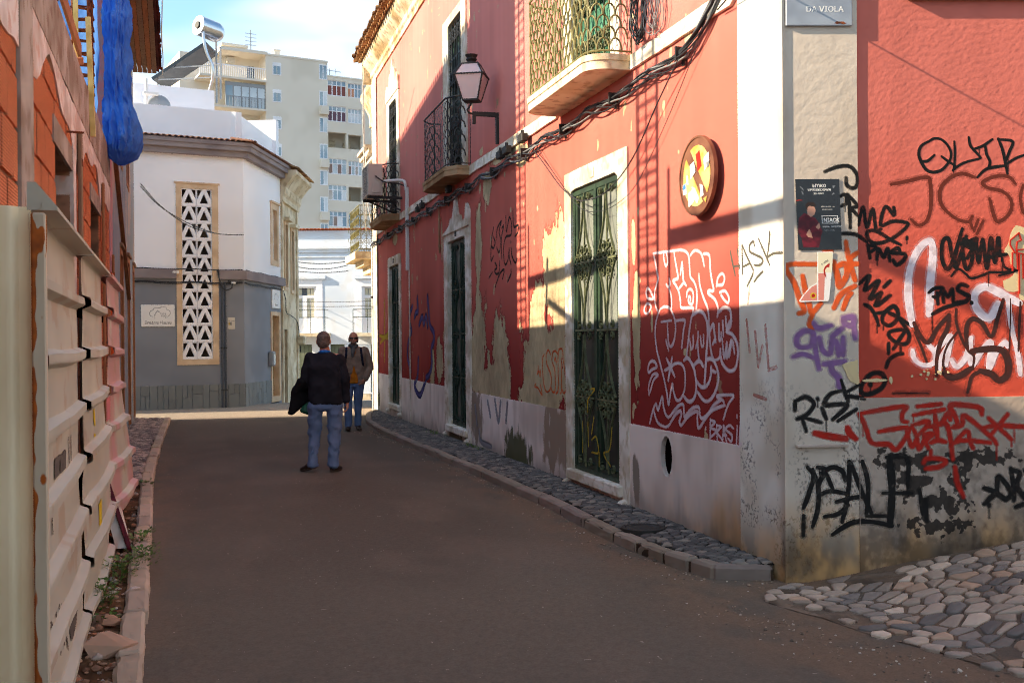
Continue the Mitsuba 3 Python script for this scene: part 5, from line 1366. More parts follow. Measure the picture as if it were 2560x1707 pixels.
panel_paint('red sprayed smear on the far panel', 'paint_pink', [wobble(rect(8.1, 8.5, .95, 1.25), .09, 12, 4), wobble(rect(8.2, 8.45, 1.55, 1.62), .03, 20, 5)], (8.12, 10.5, 3, .30, .13))

# rubble, boards and weeds in the dirt strip
def rock(c, r, seed, m='m_stone_bump', tone=(170, 140, 116), flat_=.6, name='rubble_stone', parent=None, **kw):
    t = trimesh.creation.icosphere(2)
    v = np.array(t.vertices)
    h = trimesh.convex.convex_hull(v[np.random.default_rng(seed).choice(len(v), 15, replace=False)])
    h = trimesh.Trimesh(*trimesh.remesh.subdivide_to_size(h.vertices, h.faces, .35)[:2])
    v = np.array(h.vertices) * np.asarray(r)
    v = v * (1 + .15 * (meshkit.fbm(v / np.max(r) * 2.5 + seed, 3, seed)[:, None] - .5))
    a = seed * 1.3
    v = np.column_stack([v[:, 0] * math.cos(a) - v[:, 1] * math.sin(a), v[:, 0] * math.sin(a) + v[:, 1] * math.cos(a), v[:, 2]])
    return obj(name, trimesh.Trimesh(v + np.asarray(c), h.faces, process=False), m, parent, smooth=35 if False else False, color=lin(*tone), **kw)


def on_dirt(x, y):
    return np.array([x, y, float(dirt_z(np.array([x]), np.array([y]))[0])])


rock(on_dirt(-.52, 5.62) + [0, 0, .05], (.17, .10, .085), 3, tone=(178, 142, 118), label='large pale rubble stone lying at the foot of the hoarding', cat='stone', group='loose stones in the dirt strip')
rock(on_dirt(-.60, 6.15) + [0, 0, .03], (.09, .07, .05), 5, tone=(160, 120, 96), label='broken brick lump behind the large rubble stone', cat='stone', group='loose stones in the dirt strip')
rock(on_dirt(-.50, 6.9) + [0, 0, .02], (.07, .05, .04), 8, tone=(190, 170, 160), label='small whitish lump among the weeds beside the kerb', cat='stone', group='loose stones in the dirt strip')
rg = np.random.default_rng(44)
mm, cc = M(), []
for i in range(900):
    y = 4.2 + 8.2 * rg.uniform() ** 1.4
    xk = np.interp(y, [p[1] for p in KERB_L], [p[0] for p in KERB_L]) - .14
    x = xk - rg.uniform(.0, .30 + .2 * (y > 10))
    r = rg.uniform(.006, .03) * (1.5 if rg.uniform() < .08 else 1)
    b = trimesh.creation.icosphere(0).vertices * np.array([r, r * rg.uniform(.5, 1), r * rg.uniform(.4, .8)])
    f = trimesh.creation.icosphere(0).faces
    b = b * (1 + .3 * rg.uniform(-1, 1, b.shape))
    mm.raw(b + on_dirt(x, y) + [0, 0, r * .2], f)
    t_ = ((170, 110, 78), (140, 104, 80), (196, 176, 160), (120, 84, 62), (180, 140, 112))[rg.integers(5)]
    cc.append(np.broadcast_to(np.array(lin(*t_)) * rg.uniform(.6, 1.1), (len(b), 3)))
v, f = mm.get()
scene['gravel'] = mikit.ply((v, f), 'm_stone', color=np.vstack(cc))
note('gravel', 'scattered brick crumbs and gravel in the dirt strip', 'gravel', None, 'stuff')
k = thing('leaning_board', 'reddish board leaning against the low end of the hoarding', 'board')
obj('board', M().raw([[-.735, 8.35, .07], [-.66, 8.40, .06], [-.70, 9.05, .06], [-.77, 9.0, .07], [-.86, 8.3, .66], [-.83, 8.32, .66], [-.84, 9.0, .70], [-.87, 8.98, .70]], [[0, 1, 2, 3], [4, 7, 6, 5], [0, 4, 5, 1], [1, 5, 6, 2], [2, 6, 7, 3], [0, 3, 7, 4]]), 'm_render', k)
obj('edge', M().bar((-.64, 8.40, .05), (-.815, 8.31, .67), .03, .03), 'm_hoodie', k)
scene['m_leaf'] = {'type': 'twosided', 'nested': {'type': 'principled', 'base_color': {'type': 'mesh_attribute', 'name': 'vertex_color'}, 'roughness': .6, 'specular': .3}}
for j, (x, y, n_, r, hh, lab) in enumerate(((-.62, 7.35, 150, .13, .14, 'leafy weed clump beside the hoarding in the middle of the dirt strip'), (-.50, 7.75, 150, .14, .13, 'grassy weed clump along the kerb'), (-.66, 6.6, 110, .10, .12, 'low green weed at the foot of the second panel'), (-.56, 8.6, 80, .11, .07, 'small weed tuft in front of the leaning board'), (-.60, 6.2, 60, .09, .06, 'tiny weed between the rubble stones'), (-.72, 12.0, 60, .12, .08, 'weed tuft where the dirt meets the pavement'))):
    k = thing('weed', lab, 'weed', 'weeds growing in the dirt strip')
    lf, lc = M(), []
    for i in range(n_):
        a, rr = rg.uniform(0, 6.28), r * math.sqrt(rg.uniform())
        base = on_dirt(x + rr * math.cos(a) * .8, y + rr * math.sin(a) * 1.3)
        ln_, w_ = rg.uniform(.02, .05), rg.uniform(.008, .018)
        d = np.array([math.cos(a), math.sin(a), rg.uniform(.2, 1.2)])
        d /= np.linalg.norm(d)
        sd = np.cross(d, [0, 0, 1.0])
        sd /= np.linalg.norm(sd)
        p0 = base + np.array([0, 0, rg.uniform(.01, hh)])
        lf.raw([p0, p0 + d * ln_ * .5 + sd * w_, p0 + d * ln_ - [0, 0, .006], p0 + d * ln_ * .5 - sd * w_], [[0, 1, 2, 3]])
        lc.append(np.broadcast_to(np.array(lin(*((86, 112, 44), (70, 96, 36), (112, 130, 62))[rg.integers(3)])) * rg.uniform(.6, 1.15), (4, 3)))
    v, f = lf.get()
    kk = key_for('leaves', k)
    scene[kk] = mikit.ply((v, f), 'm_leaf', color=np.vstack(lc))
    note(kk, None, None, None, 'stuff')
    stx = M()
    for i in range(14):
        a = rg.uniform(0, 6.28)
        b = on_dirt(x + r * .6 * math.cos(a) * rg.uniform(), y + r * math.sin(a) * rg.uniform())
        stx.tube([b, b + [rg.uniform(-.03, .03), rg.uniform(-.03, .03), hh * rg.uniform(.6, 1.1)]], .002, 4)
    kk = obj('stems', stx, 'm_stem', k, kind='stuff')
mat('m_stem', lin(84, 100, 48), .7, .2)

mm, cc = M(), []
for i in range(700):
    if i < 450:
        t_ = rg.uniform() ** 1.3
        y = 5.6 + 14 * t_
        x = np.interp(y, [p[1] for p in KERB_R], [p[0] for p in KERB_R]) - abs(rg.normal()) * .14 - .01
    else:
        q_ = rg.uniform()
        x, y = 3.0 + .75 * q_ - abs(rg.normal()) * .22, 5.9 - 2.2 * q_ - abs(rg.normal()) * .22
    r = rg.uniform(.003, .009) * (2.0 if rg.uniform() < .05 else 1)
    b = trimesh.creation.icosphere(0).vertices * np.array([r, r * rg.uniform(.5, 1), r * rg.uniform(.4, .8)])
    b = b * (1 + .3 * rg.uniform(-1, 1, b.shape))
    mm.raw(b + np.array([x, y, float(ground_z(x, y)) + r * .3]), trimesh.creation.icosphere(0).faces)
    cc.append(np.broadcast_to(np.array(lin(*((150, 128, 108), (120, 100, 84), (186, 172, 158), (96, 84, 72))[rg.integers(4)])), (len(b), 3)))
v, f = mm.get()
scene['gravel_001'] = mikit.ply((v, f), 'm_stone', color=np.vstack(cc))
note('gravel_001', 'fine grit lying in the gutter along the right kerb and the cobbles', 'gravel', None, 'stuff')
for (x, y, lab) in ((3.52, 14.6, 'small grass tuft where the dark setts meet the red house near the middle door'), (3.5, 17.2, 'grass tuft at the wall between the two far doors')):
    k = thing('weed', lab, 'weed', 'weeds along the red house')
    lf, lc = M(), []
    for i in range(60):
        b = np.array([x + rg.normal() * .03, y + rg.normal() * .25, 0.0])
        b[2] = float(walk_z(b[0], b[1])) + .015
        a = rg.uniform(0, 6.28)
        d = np.array([math.cos(a) * .5, math.sin(a) * .5, 1.0]) * rg.uniform(.02, .06)
        sd = np.array([-math.sin(a), math.cos(a), 0]) * .005
        lf.raw([b - sd, b + sd, b + d], [[0, 1, 2]])
        lc.append(np.broadcast_to(np.array(lin(*((86, 112, 44), (112, 124, 62))[rg.integers(2)])) * rg.uniform(.6, 1.1), (3, 3)))
    v, f = lf.get()
    kk = key_for('leaves', k)
    scene[kk] = mikit.ply((v, f), 'm_leaf', color=np.vstack(lc))
    note(kk, None, None, None, 'stuff')


# ---------------------------------------------------------------- the white and grey house at the crossing
mat('m_white', worn(lin(236, 236, 240), lin(226, 226, 230), .5), 0.85, 0.2)
mat('m_greyrender', worn(lin(134, 138, 146), lin(122, 126, 134), 1.0), 0.85, 0.2)
mat('m_greytrim', worn(lin(142, 132, 132), lin(124, 114, 116), 1.6), 0.85, 0.2)
mat('m_beigestone', worn(lin(214, 190, 160), lin(196, 168, 136), 3.0), 0.8, 0.2)
mat('m_slate', 'vc', 0.7, 0.3)
mat('m_doorwood', worn(lin(176, 138, 92), lin(146, 108, 66), 5.0), 0.6, 0.3)
mat('m_steel', lin(150, 152, 156), 0.35, 0.5, metal=0.8)
WA, WBp, WC = (-1.83, 29.3), (0.77, 29.8), (2.045, 33.45)
W1 = Fr(WA, (WBp[0] - WA[0], WBp[1] - WA[1]))
W2 = Fr(WBp, (1.57 - .77, 32.1 - 29.8))
WH = thing('white_grey_house', 'white house with grey ground floor and a tall triangle block screen at the crossing', 'house')
wl, wr = -7.0, 2.648
scr = rect(0.99, 1.79, 1.115, 5.73)
obj('wall', M().poly(rect(wl, wr, 3.5, 6.66).difference(scr), -.3, 0), 'm_white', WH, W1)
obj('wall', M().poly(rect(0, 3.86, 3.5, 6.66).difference(rect(2.72, 3.26, 4.02, 5.6)), -.3, 0), 'm_white', WH, W2)
obj('ground_floor', M().poly(rect(wl, wr, -.6, 3.5).difference(scr), -.3, 0), 'm_greyrender', WH, W1)
obj('ground_floor', M().poly(rect(0, 3.86, -.6, 3.5).difference(rect(2.6, 3.36, -.3, 2.42)), -.3, 0), 'm_greyrender', WH, W2)
obj('back', M().box(wl, wr + 1.6, -.6, 6.6, -6, -5.7).box(wl, wl + .3, -.6, 6.6, -6, -.3), 'm_white', WH, W1)
obj('back', M().box(0, 3.86, -.6, 6.6, -1.2, -1.1).box(3.6, 3.86, -.6, 6.6, -6, -.3), 'm_void', WH, W2)
obj('roof_slab', M().box(wl, wr - .1, 6.55, 6.64, -6.0, -.25), 'm_white', WH, W1)


def corner_band(name, z0, z1, o0, o1, m, wl=wl, **kw):
    """a course that turns the corner of the house, mitred"""
    def pts(o):
        n1, n2 = W1.n[:2], W2.n[:2]
        B = np.array(WBp)
        bis = (n1 + n2) / (1 + n1 @ n2)
        return [W1.O[:2] + W1.e[:2] * wl + n1 * o, B + bis * o, W2.O[:2] + W2.e[:2] * 3.86 + n2 * o]
    a, b = pts(o0), pts(o1)
    g = Polygon([*a, *b[::-1]])
    t = trimesh.creation.extrude_polygon(g, z1 - z0, engine='earcut')
    v = np.array(t.vertices)
    v[:, 2] += z0
    return obj(name, trimesh.Trimesh(v, t.faces, process=False), m, WH, **kw)


corner_band('string_course', 3.29, 3.54, -.01, .10, 'm_greytrim', wl=1.965)
obj('string_course', M().box(-7, .835, 3.29, 3.54, -.01, .10), 'm_greytrim', WH, W1)
corner_band('cornice', 6.64, 6.80, -.01, .16, 'm_greytrim')
corner_band('cornice', 6.80, 6.93, -.02, .26, 'm_greytrim')
corner_band('cornice', 6.93, 7.03, -.03, .30, 'm_greytrim')
# parapet behind the tiles
obj('parapet', M().box(wl, wr + .02, 6.6, 7.96, -.5, -.22), 'm_white', WH, W1)
obj('parapet', M().poly(Polygon([(0.05, 6.6), (3.86, 6.6), (3.86, 7.85), (0.05, 7.95)]), -.5, -.22), 'm_white', WH, W2)
obj('parapet', M().box(3.6, 3.9, 6.6, 8.46, -2.5, -.1).box(1.95, 3.6, 6.6, 8.4, -2.6, -2.4), 'm_white', WH, W2)
obj('rooftop_box', M().box(-1.4, 2.12, 6.6, 8.72, -3.2, -1.2), 'm_white', WH, W1)
rt = M()
for fr_, a0, a1 in ((W1, wl, wr + .28), (W2, -.28, 4.1)):
    u = a0
    while u < a1:
        a = np.linspace(0, math.pi, 6)
        ring = [[[u - .062 * math.cos(t), 7.04 + .055 * math.sin(t) + (0.36 - o_) * .16, o_] for t in a] for o_ in (.36, -.24)]
        v = np.array(ring[0] + ring[1] + [[p[0], p[1] - .018, p[2]] for p in ring[0]])
        f = []
        for i in range(5):
            f += [[i, i + 1, 7 + i, 6 + i], [i, 12 + i, 13 + i, i + 1]]
        rt.raw(fr_(v), f)
        u += .15
obj('roof_tiles', rt, 'm_tile_brown', WH, kind='stuff')
mat('m_tile_brown', worn(lin(150, 112, 92), lin(116, 82, 68), 5.0), .9, .1)
# stone cladding of the base, slab by slab
rg = np.random.default_rng(9)
for fr_, a0, a1, zb in ((W1, -.4, wr - .005, -.25), (W2, .01, 2.5, -.25)):
    u = a0
    while u < a1 - .05:
        w_ = min(rg.uniform(.16, .32), a1 - u)
        cut = rg.uniform(.0, .3)
        cells = [(zb, cut), (cut, .43)] if rg.uniform() < .75 else [(zb, .43)]
        for z0, z1 in cells:
            split = rg.uniform() < .3 and w_ > .22
            for (x0, x1) in (((u, u + w_ * .5), (u + w_ * .5, u + w_)) if split else ((u, u + w_),)):
                t_ = rg.uniform(.86, 1.1)
                obj('slab', M().rbox(x0 + .006, x1 - .006, z0 + .006, z1 - .006, -.01, .022 + rg.uniform(0, .01), .004), 'm_slate', WH, fr_, color=np.array(lin(118, 122, 122)) * t_)
        u += w_
# tall pierced screen: stone surround and the triangle blocks
obj('screen_surround', M().poly(rect(.845, 1.955, .965, 5.86).difference(rect(.99, 1.79, 1.115, 5.73)), -.2, .03).poly(rect(.80, 2.0, 5.86, 5.90), -.05, .06), 'm_beigestone', WH, W1)
obj('screen_back', M().box(.95, 1.83, 1.0, 5.8, -.29, -.27), 'm_screenback', WH, W1)
mat('m_screenback', lambda p, n, uv: mix(lin(74, 66, 60), lin(150, 132, 104), smoothstep(.45, .6, noise(p.x * 1.4, 0.0, p.z * 1.3)) * smoothstep(-.6, .2, p.x)), .9, .1)
nrow = 10
zh = (5.73 - 1.115) / nrow
for r in range(nrow):
    for c in range(2):
        u0, u1 = .995 + c * .40, .995 + c * .40 + .39
        z0, z1 = 1.115 + r * zh, 1.115 + (r + 1) * zh
        um = (u0 + u1) / 2
        outer = rect(u0, u1, z0 + .003, z1 - .003)
        tri = Polygon([(u0 + .075, z0 + .07), (u1 - .075, z0 + .07), (um, z1 - .11)])
        tl = Polygon([(u0 + .012, z1 - .02), (u0 + .012, z0 + .17), (um - .055, z1 - .02)])
        tr = Polygon([(u1 - .012, z1 - .02), (u1 - .012, z0 + .17), (um + .055, z1 - .02)])
        obj('screen_block', M().poly(outer.difference(unary_union([tri, tl, tr])), -.10, .005), 'm_white', WH, W1)
k2 = obj('window', M().poly(rect(2.56, 3.44, 3.88, 5.76).difference(rect(2.74, 3.24, 4.04, 5.58)), -.2, .03), 'm_beigestone', WH, W2)
obj('hood', M().box(2.52, 3.48, 5.76, 5.82, -.02, .08), 'm_beigestone', k2, W2)
obj('frame', M().poly(rect(2.74, 3.24, 4.04, 5.58).difference(unary_union([rect(2.79, 3.19, 4.09, 4.62), rect(2.79, 3.19, 4.72, 5.53)])), -.16, -.1), 'm_white', k2, W2)
obj('pane', M().box(2.76, 3.22, 4.06, 5.56, -.15, -.14), 'm_frost_low', k2, W2)
k2 = obj('door', M().poly(rect(2.5, 3.5, -.26, 2.48).difference(rect(2.62, 3.34, -.1, 2.36)), -.25, .03), 'm_beigestone', WH, W2)
obj('leaf', M().box(2.62, 3.34, -.1, 2.36, -.20, -.15).box(2.7, 3.26, .05, 1.0, -.15, -.13).box(2.7, 3.26, 1.1, 2.25, -.15, -.13), 'm_doorwood', k2, W2)
k = thing('name_board', 'white board with a cloud and house outline reading DREAMS HOUSE', 'sign')
obj('board', M().rbox(-.07, .79, 2.0, 2.585, .0, .035, .008), 'm_paper', k, W1)
lines = [[(.28, 2.21), (.28, 2.33), (.35, 2.43), (.42, 2.35), (.56, 2.35), (.56, 2.22)], [(.45, 2.30), (.52, 2.30), (.52, 2.27), (.45, 2.27), (.45, 2.30)],
         [(.22, 2.26), (.15, 2.31), (.16, 2.41), (.23, 2.44), (.27, 2.50), (.36, 2.50), (.40, 2.49), (.46, 2.53), (.55, 2.52), (.59, 2.46), (.66, 2.42), (.67, 2.33), (.60, 2.26)]]
obj('drawing', M().poly(unary_union([LineString(smooth_line(q, 4) if i == 2 else q).buffer(.006) for i, q in enumerate(lines)]), .035, .038), 'm_cable_grey', k, W1)
tx = meshkit.text_mesh('Dreams House', .085, .003)
v = np.array(tx.vertices)
v[:, 0] += v[:, 1] * .25
v[:, 0] *= .70 / v[:, 0].max()
obj('lettering', trimesh.Trimesh(np.column_stack([v[:, 0] + .01, v[:, 1] + 2.065, v[:, 2] + .035]), tx.faces, process=False), 'm_iron', k, W1)
k = thing('door_board', 'small white sign over the wooden door of the grey ground floor', 'sign')
obj('board', M().rbox(2.58, 3.44, 2.58, 3.15, 0, .04, .008), 'm_paper', k, W2)
tx = meshkit.text_mesh('Dreams', .06, .003)
obj('lettering', trimesh.Trimesh(np.array(tx.vertices) + [2.85, 2.66, .04], tx.faces, process=False), 'm_cable_grey', k, W2)
obj('mark', M().poly(LineString(smooth_line([(2.85, 2.85), (2.8, 2.95), (2.95, 3.03), (3.1, 3.02), (3.2, 2.93), (3.15, 2.85)], 4)).buffer(.006), .04, .043), 'm_cable_grey', k, W2)
k = thing('notice', 'small cream notice on the grey wall beside the pipes', 'notice')
obj('sheet', M().rbox(2.19, 2.39, 1.93, 2.25, 0, .012, .003), 'm_ac', k, W1)
obj('print', M().box(2.21, 2.30, 2.04, 2.12, .012, .014).box(2.20, 2.38, 2.155, 2.165, .012, .014), 'm_cable_grey', k, W1)
obj('emblem', M().box(2.215, 2.25, 2.05, 2.10, .014, .016), 'paint_yellow', k, W1)
for u, lab in ((2.035, 'left dark drainpipe down the grey wall'), (2.125, 'right dark drainpipe down the grey wall')):
    k = thing('drainpipe', lab, 'pipe', 'dark drainpipes on the grey wall')
    obj('tube', M().tube([(u, -.25, .04), (u, 3.2, .04)], .026, 8), 'm_pipe_dark', k, W1, smooth=True)
    obj('clip', M().box(u - .035, u + .035, 1.4, 1.43, 0, .07).box(u - .035, u + .035, .25, .28, 0, .07), 'm_iron', k, W1)
mat('m_pipe_dark', lin(64, 68, 76), .5, .4)
k = thing('meter_box', 'rounded grey meter box beside the wooden door', 'box')
obj('box', M().rbox(2.22, 2.5, .84, 1.28, 0, .16, .03), 'm_steelgrey', k, W2)
obj('label', M().box(2.30, 2.44, .9, 1.2, .16, .164), 'm_paper', k, W2)
mat('m_steelgrey', lin(142, 146, 150), .5, .4)
k = thing('entry_panel', 'door entry panel with a round lock in the wooden doorway', 'intercom')
obj('panel', M().rbox(2.70, 2.82, 1.38, 1.62, -.13, -.10, .006), 'm_steel', k, W2)
obj('knob', M().lathe([(.001, 0), (.06, 0), (.06, .02), (.001, .03)], 14), 'm_iron', k, Fr(tuple(W2(np.array([2.8, 0, -.1]))[:2] ), W2.e[:2])) if False else obj('knob', M().poly(Point(2.82, 1.24).buffer(.06, 8), -.13, -.08), 'm_iron', k, W2)
# cables along its string course
k = thing('facade_cable', 'black cables clipped along the string course of the white and grey house', 'cable')
for z0_, o_, sg in ((3.22, .03, .03), (3.56, .06, .02), (3.20, .05, .05)):
    P = [(u, z0_ - sg * abs(math.sin(u * 2.4)), o_) for u in np.linspace(-1.5, 2.6, 24)]
    obj('cable', M().tube(P, .014, 5), 'm_cable', k, W1, smooth=True)
    P = [(u, z0_ - sg * abs(math.sin(u * 2.2)), o_) for u in np.linspace(0, 3.8, 20)]
    obj('cable', M().tube(P, .012, 5), 'm_cable', k, W2, smooth=True)
obj('loop', M().tube(smooth_line([(1.92, 3.55, .05), (1.98, 3.2, .12), (2.1, 3.0, .14), (2.28, 3.05, .12), (2.3, 3.2, .08), (2.2, 3.25, .06)], 6), .018, 5), 'm_cable', k, W1, smooth=True)
obj('white_box', M().rbox(.72, .9, 3.42, 3.5, .02, .1, .01).rbox(2.28, 2.4, 3.17, 3.22, .02, .1, .01), 'm_paper', k, W1)
k = thing('overhead_wire', 'thin double wire from the blue grey house to the corner of the white house', 'wire')
for dz in (0, .06):
    obj('strand', M().tube(smooth_line([(-1.55, 24.2, 5.0 + dz), (-1.2, 25.4, 4.72 + dz * .3), (-.6, 26.9, 4.5 - dz), (.1, 28.5, 4.42), (.77, 29.75, 4.53)], 8), .011, 5), 'm_cable', k, smooth=True)

# solar water heater on the flat roof
SF = Fr((-2, 32), (math.cos(math.radians(15.86)), -math.sin(math.radians(15.86))))
sh = thing('solar_water_heater', 'solar water heater with a shiny round tank on the roof of the white house', 'solar heater')
t = trimesh.creation.capsule(height=.85, radius=.29, count=[18, 24])
v = np.array(t.vertices)
v[:, 2] -= .425
v[:, 2] = np.sign(v[:, 2]) * np.minimum(np.abs(v[:, 2]), .56)
rotd = np.array([.62, -.12, -.78])
rotd /= np.linalg.norm(rotd)
xa = np.cross(rotd, [0, 1, 0])
xa /= np.linalg.norm(xa)
ya = np.cross(rotd, xa)
obj('tank', trimesh.Trimesh(v[:, :1] * xa + v[:, 1:2] * ya + v[:, 2:] * rotd + np.array([2.05, 10.62, -.25]), t.faces, process=False), 'm_chrome', sh, SF, smooth=30)
front = np.array([2.05, 10.62, -.25]) - rotd * .58
obj('end_cap', M().tube([front + rotd * .03, front - rotd * .02], [.12, .10], 14), 'm_iron', sh, SF)
mat('m_chrome', lin(206, 208, 212), .22, .5, metal=.9)
mat('m_collector', lin(34, 40, 46), .3, .5)
pa, pb = np.array([1.86, 10.28, 0]), np.array([.28, 9.24, 0])
nv = np.array([-(pa - pb)[1], (pa - pb)[0], 0]) / np.linalg.norm(pa - pb)
mm = M()
q = [pa, pb, pb + np.array([0, 0, -1.15]), pa + np.array([0, 0, -1.15])]
mm.raw(q + [x - nv * .09 for x in q], [[0, 1, 2, 3], [4, 7, 6, 5], [0, 4, 5, 1], [1, 5, 6, 2], [2, 6, 7, 3], [0, 3, 7, 4]])
obj('collector', mm, 'm_collector', sh, SF)
obj('stand', M().bar((2.29, 8.6, .0), (2.29, 10.1, .0), .045, .045).bar((2.03, 8.6, -.5), (2.03, 10.4, -.5), .045, .045).bar((.45, 9.2, -.1), (2.29, 9.25, -.05), .03, .03).bar((.9, 9.55, -.1), (2.25, 9.6, -.05), .03, .03).bar((.3, 8.6, -.5), (.3, 9.2, -.5), .04, .04), 'm_steelgrey', sh, SF)
obj('pipe', M().tube(smooth_line([(1.86, 10.72, .22), (1.88, 10.3, .25), (1.95, 9.9, .2), (2.1, 9.5, .15), (2.08, 9.15, .1), (1.95, 8.75, .05)], 6), .045, 8), 'm_chrome', sh, SF, smooth=True)
k = thing('satellite_dish', 'small grey satellite dish behind the parapet on the left', 'satellite dish')
a = M().lathe([(.001, 0), (.12, .02), (.22, .06), (.3, .12), (.3, .13), (.001, .015)], 20)
v, f = a.get()
obj('dish', trimesh.Trimesh(np.column_stack([v[:, 0] + .55, v[:, 1] + 8.05, -v[:, 2] * 1.2 - .6]), f, process=False), 'm_steelgrey', k, W1, smooth=True)
obj('mast', M().tube([(.2, 7.6, -.7), (.2, 8.75, -.7)], .05, 8).box(.12, .5, 8.3, 8.36, -.72, -.5), 'm_paper', k, W1)

# ---------------------------------------------------------------- the old cream house next to it
CR = Fr((1.985, 33.35), (0.80, 3.3))
CHs = thing('cream_house', 'narrow old cream house with moulded cornice, seen edge on at the crossing', 'house')
mat('m_oldcream', worn(lin(216, 204, 178), lin(190, 172, 140), 1.6, dirt=lin(150, 132, 104)), .9, .1)
cw = [(.5, .95, 3.3, 5.3), (1.7, 2.15, 3.25, 5.2)]
obj('wall', M().poly(rect(-.1, 2.9, -1.2, 6.1).difference(unary_union([rect(*q) for q in cw] + [rect(.35, .95, -.4, 1.95)])), -.3, .02), 'm_oldcream', CHs, CR)
obj('back', M().box(-.1, 2.9, -1, 6.4, -.8, -.7).box(2.6, 2.9, -1.2, 6.4, -5, -.3), 'm_oldcream', CHs, CR)
obj('pilaster', M().box(-.1, .12, -1.2, 6.1, .02, .07).box(2.66, 2.92, -1.2, 6.1, .02, .07), 'm_oldcream', CHs, CR)
prof2 = [(0, 5.95), (.08, 5.95), (.08, 6.1), (.14, 6.2), (.16, 6.4), (.3, 6.6), (.42, 6.75), (.5, 6.8), (.5, 6.92), (0, 6.92)]
obj('cornice', M().poly(Polygon(prof2), -.1, 3.0), 'm_oldcream', CHs, Fr(tuple(CR(np.array([0, 0, .02]))[:2]), CR.n[:2], CR.e[:2]), smooth=25)
rt = M()
for j in range(22):
    u = -.1 + j * .145
    a = np.linspace(0, math.pi, 6)
    ring = [[[u - .062 * math.cos(t), 6.95 + .05 * math.sin(t) + (.6 - o_) * .3, o_] for t in a] for o_ in (.6, -.3)]
    rt.raw(np.array(ring[0] + ring[1]), [[i, i + 1, 7 + i, 6 + i] for i in range(5)])
obj('eave_tiles', rt, 'm_tile', CHs, CR, kind='stuff')
for q in cw:
    k2 = obj('window', M().poly(rect(q[0] - .1, q[1] + .1, q[2] - .1, q[3] + .1).difference(rect(*q)), -.2, .06), 'm_beigestone', CHs, CR)
    obj('hood', M().box(q[0] - .18, q[1] + .18, q[3] + .1, q[3] + .2, 0, .22), 'm_oldcream', k2, CR)
    obj('pane', M().box(q[0], q[1], q[2], q[3], -.16, -.12), 'm_frost_low', k2, CR)
obj('door', M().box(.35, .95, -.4, 1.95, -.2, -.15), 'm_iron', CHs, CR)
obj('corbel', M().rbox(2.62, 3.0, 1.45, 1.75, .02, .3, .05), 'm_oldcream', CHs, CR)
for nm, lab, P in (('hanging_cable', 'black cable dangling on the cream house beside the white sign', [(-.05, 3.2, .05), (.2, 2.9, .1), (.1, 2.6, .12), (.5, 2.45, .1), (1.2, 2.4, .1), (2.4, 2.2, .1), (2.7, 1.6, .12), (2.85, 1.2, .12)]),):
    k = thing(nm, lab, 'cable')
    obj('cable', M().tube(smooth_line(P, 6), .016, 5), 'm_cable', k, CR, smooth=True)

# ---------------------------------------------------------------- the pale blue house closing the view
BL = Fr((4.8, 46.2), (math.cos(math.radians(15.86)), -math.sin(math.radians(15.86))))
PB = thing('pale_blue_house', 'pale blue white house closing the end of the street, with iron balconies', 'house')
mat('m_paleblue', worn(lin(214, 222, 232), lin(196, 206, 218), .6, dirt=lin(206, 206, 206)), .85, .2)
mat('m_garage', worn(lin(116, 122, 104), lin(92, 100, 84), 2.0), .7, .2)


def ZB(z):
    return 1.2 * z - .326


def bw(u0, u1, z0, z1):
    return rect(1.2 * u0, 1.2 * u1, ZB(z0), ZB(z1))


bwin = [(-1.36, -.47, 1.88, 3.54), (1.21, 2.1, 1.88, 3.54), (3.7, 4.6, 1.88, 3.54)]
gar = [(-1.75, -.64, -1.2, 1.44), (.02, .55, -1.2, 1.44), (1.5, 2.4, -1.2, 1.44)]
obj('wall', M().poly(bw(-6, 9, -2, 5.6).difference(unary_union([bw(*q) for q in bwin + gar])), -.3, 0), 'm_paleblue', PB, BL)
obj('plinth', M().poly(bw(-6, 9, -2, -.35).difference(unary_union([bw(*q) for q in gar])), 0, .05), 'm_oldcream', PB, BL)
obj('cornice', M().poly(bw(-6, 9, 4.8, 4.92), .0, .12).poly(bw(-6, 9, 4.92, 5.0), .0, .2).poly(bw(-6, 9, 4.62, 4.66), 0, .06), 'm_paleblue', PB, BL)
obj('back', M().box(-7, 10, -2.5, ZB(5.5), -6, -5.8).box(-7, 10, -2.5, ZB(5.5), -.5, -.45), 'm_paleblue', PB, BL)
rt = M()
for j in range(120):
    u = -7 + j * .165
    a = np.linspace(0, math.pi, 6)
    ring = [[[u - .07 * math.cos(t), ZB(5.62) + .06 * math.sin(t) + (.2 - o_) * .05, o_] for t in a] for o_ in (.2, -4)]
    v = np.array(ring[0] + ring[1] + [[p[0], p[1] - .03, p[2]] for p in ring[0]])
    rt.raw(v, [[i, i + 1, 7 + i, 6 + i] for i in range(5)] + [[i, 12 + i, 13 + i, i + 1] for i in range(5)])
obj('roof_tiles', rt, 'm_tile_orange', PB, BL, kind='stuff')
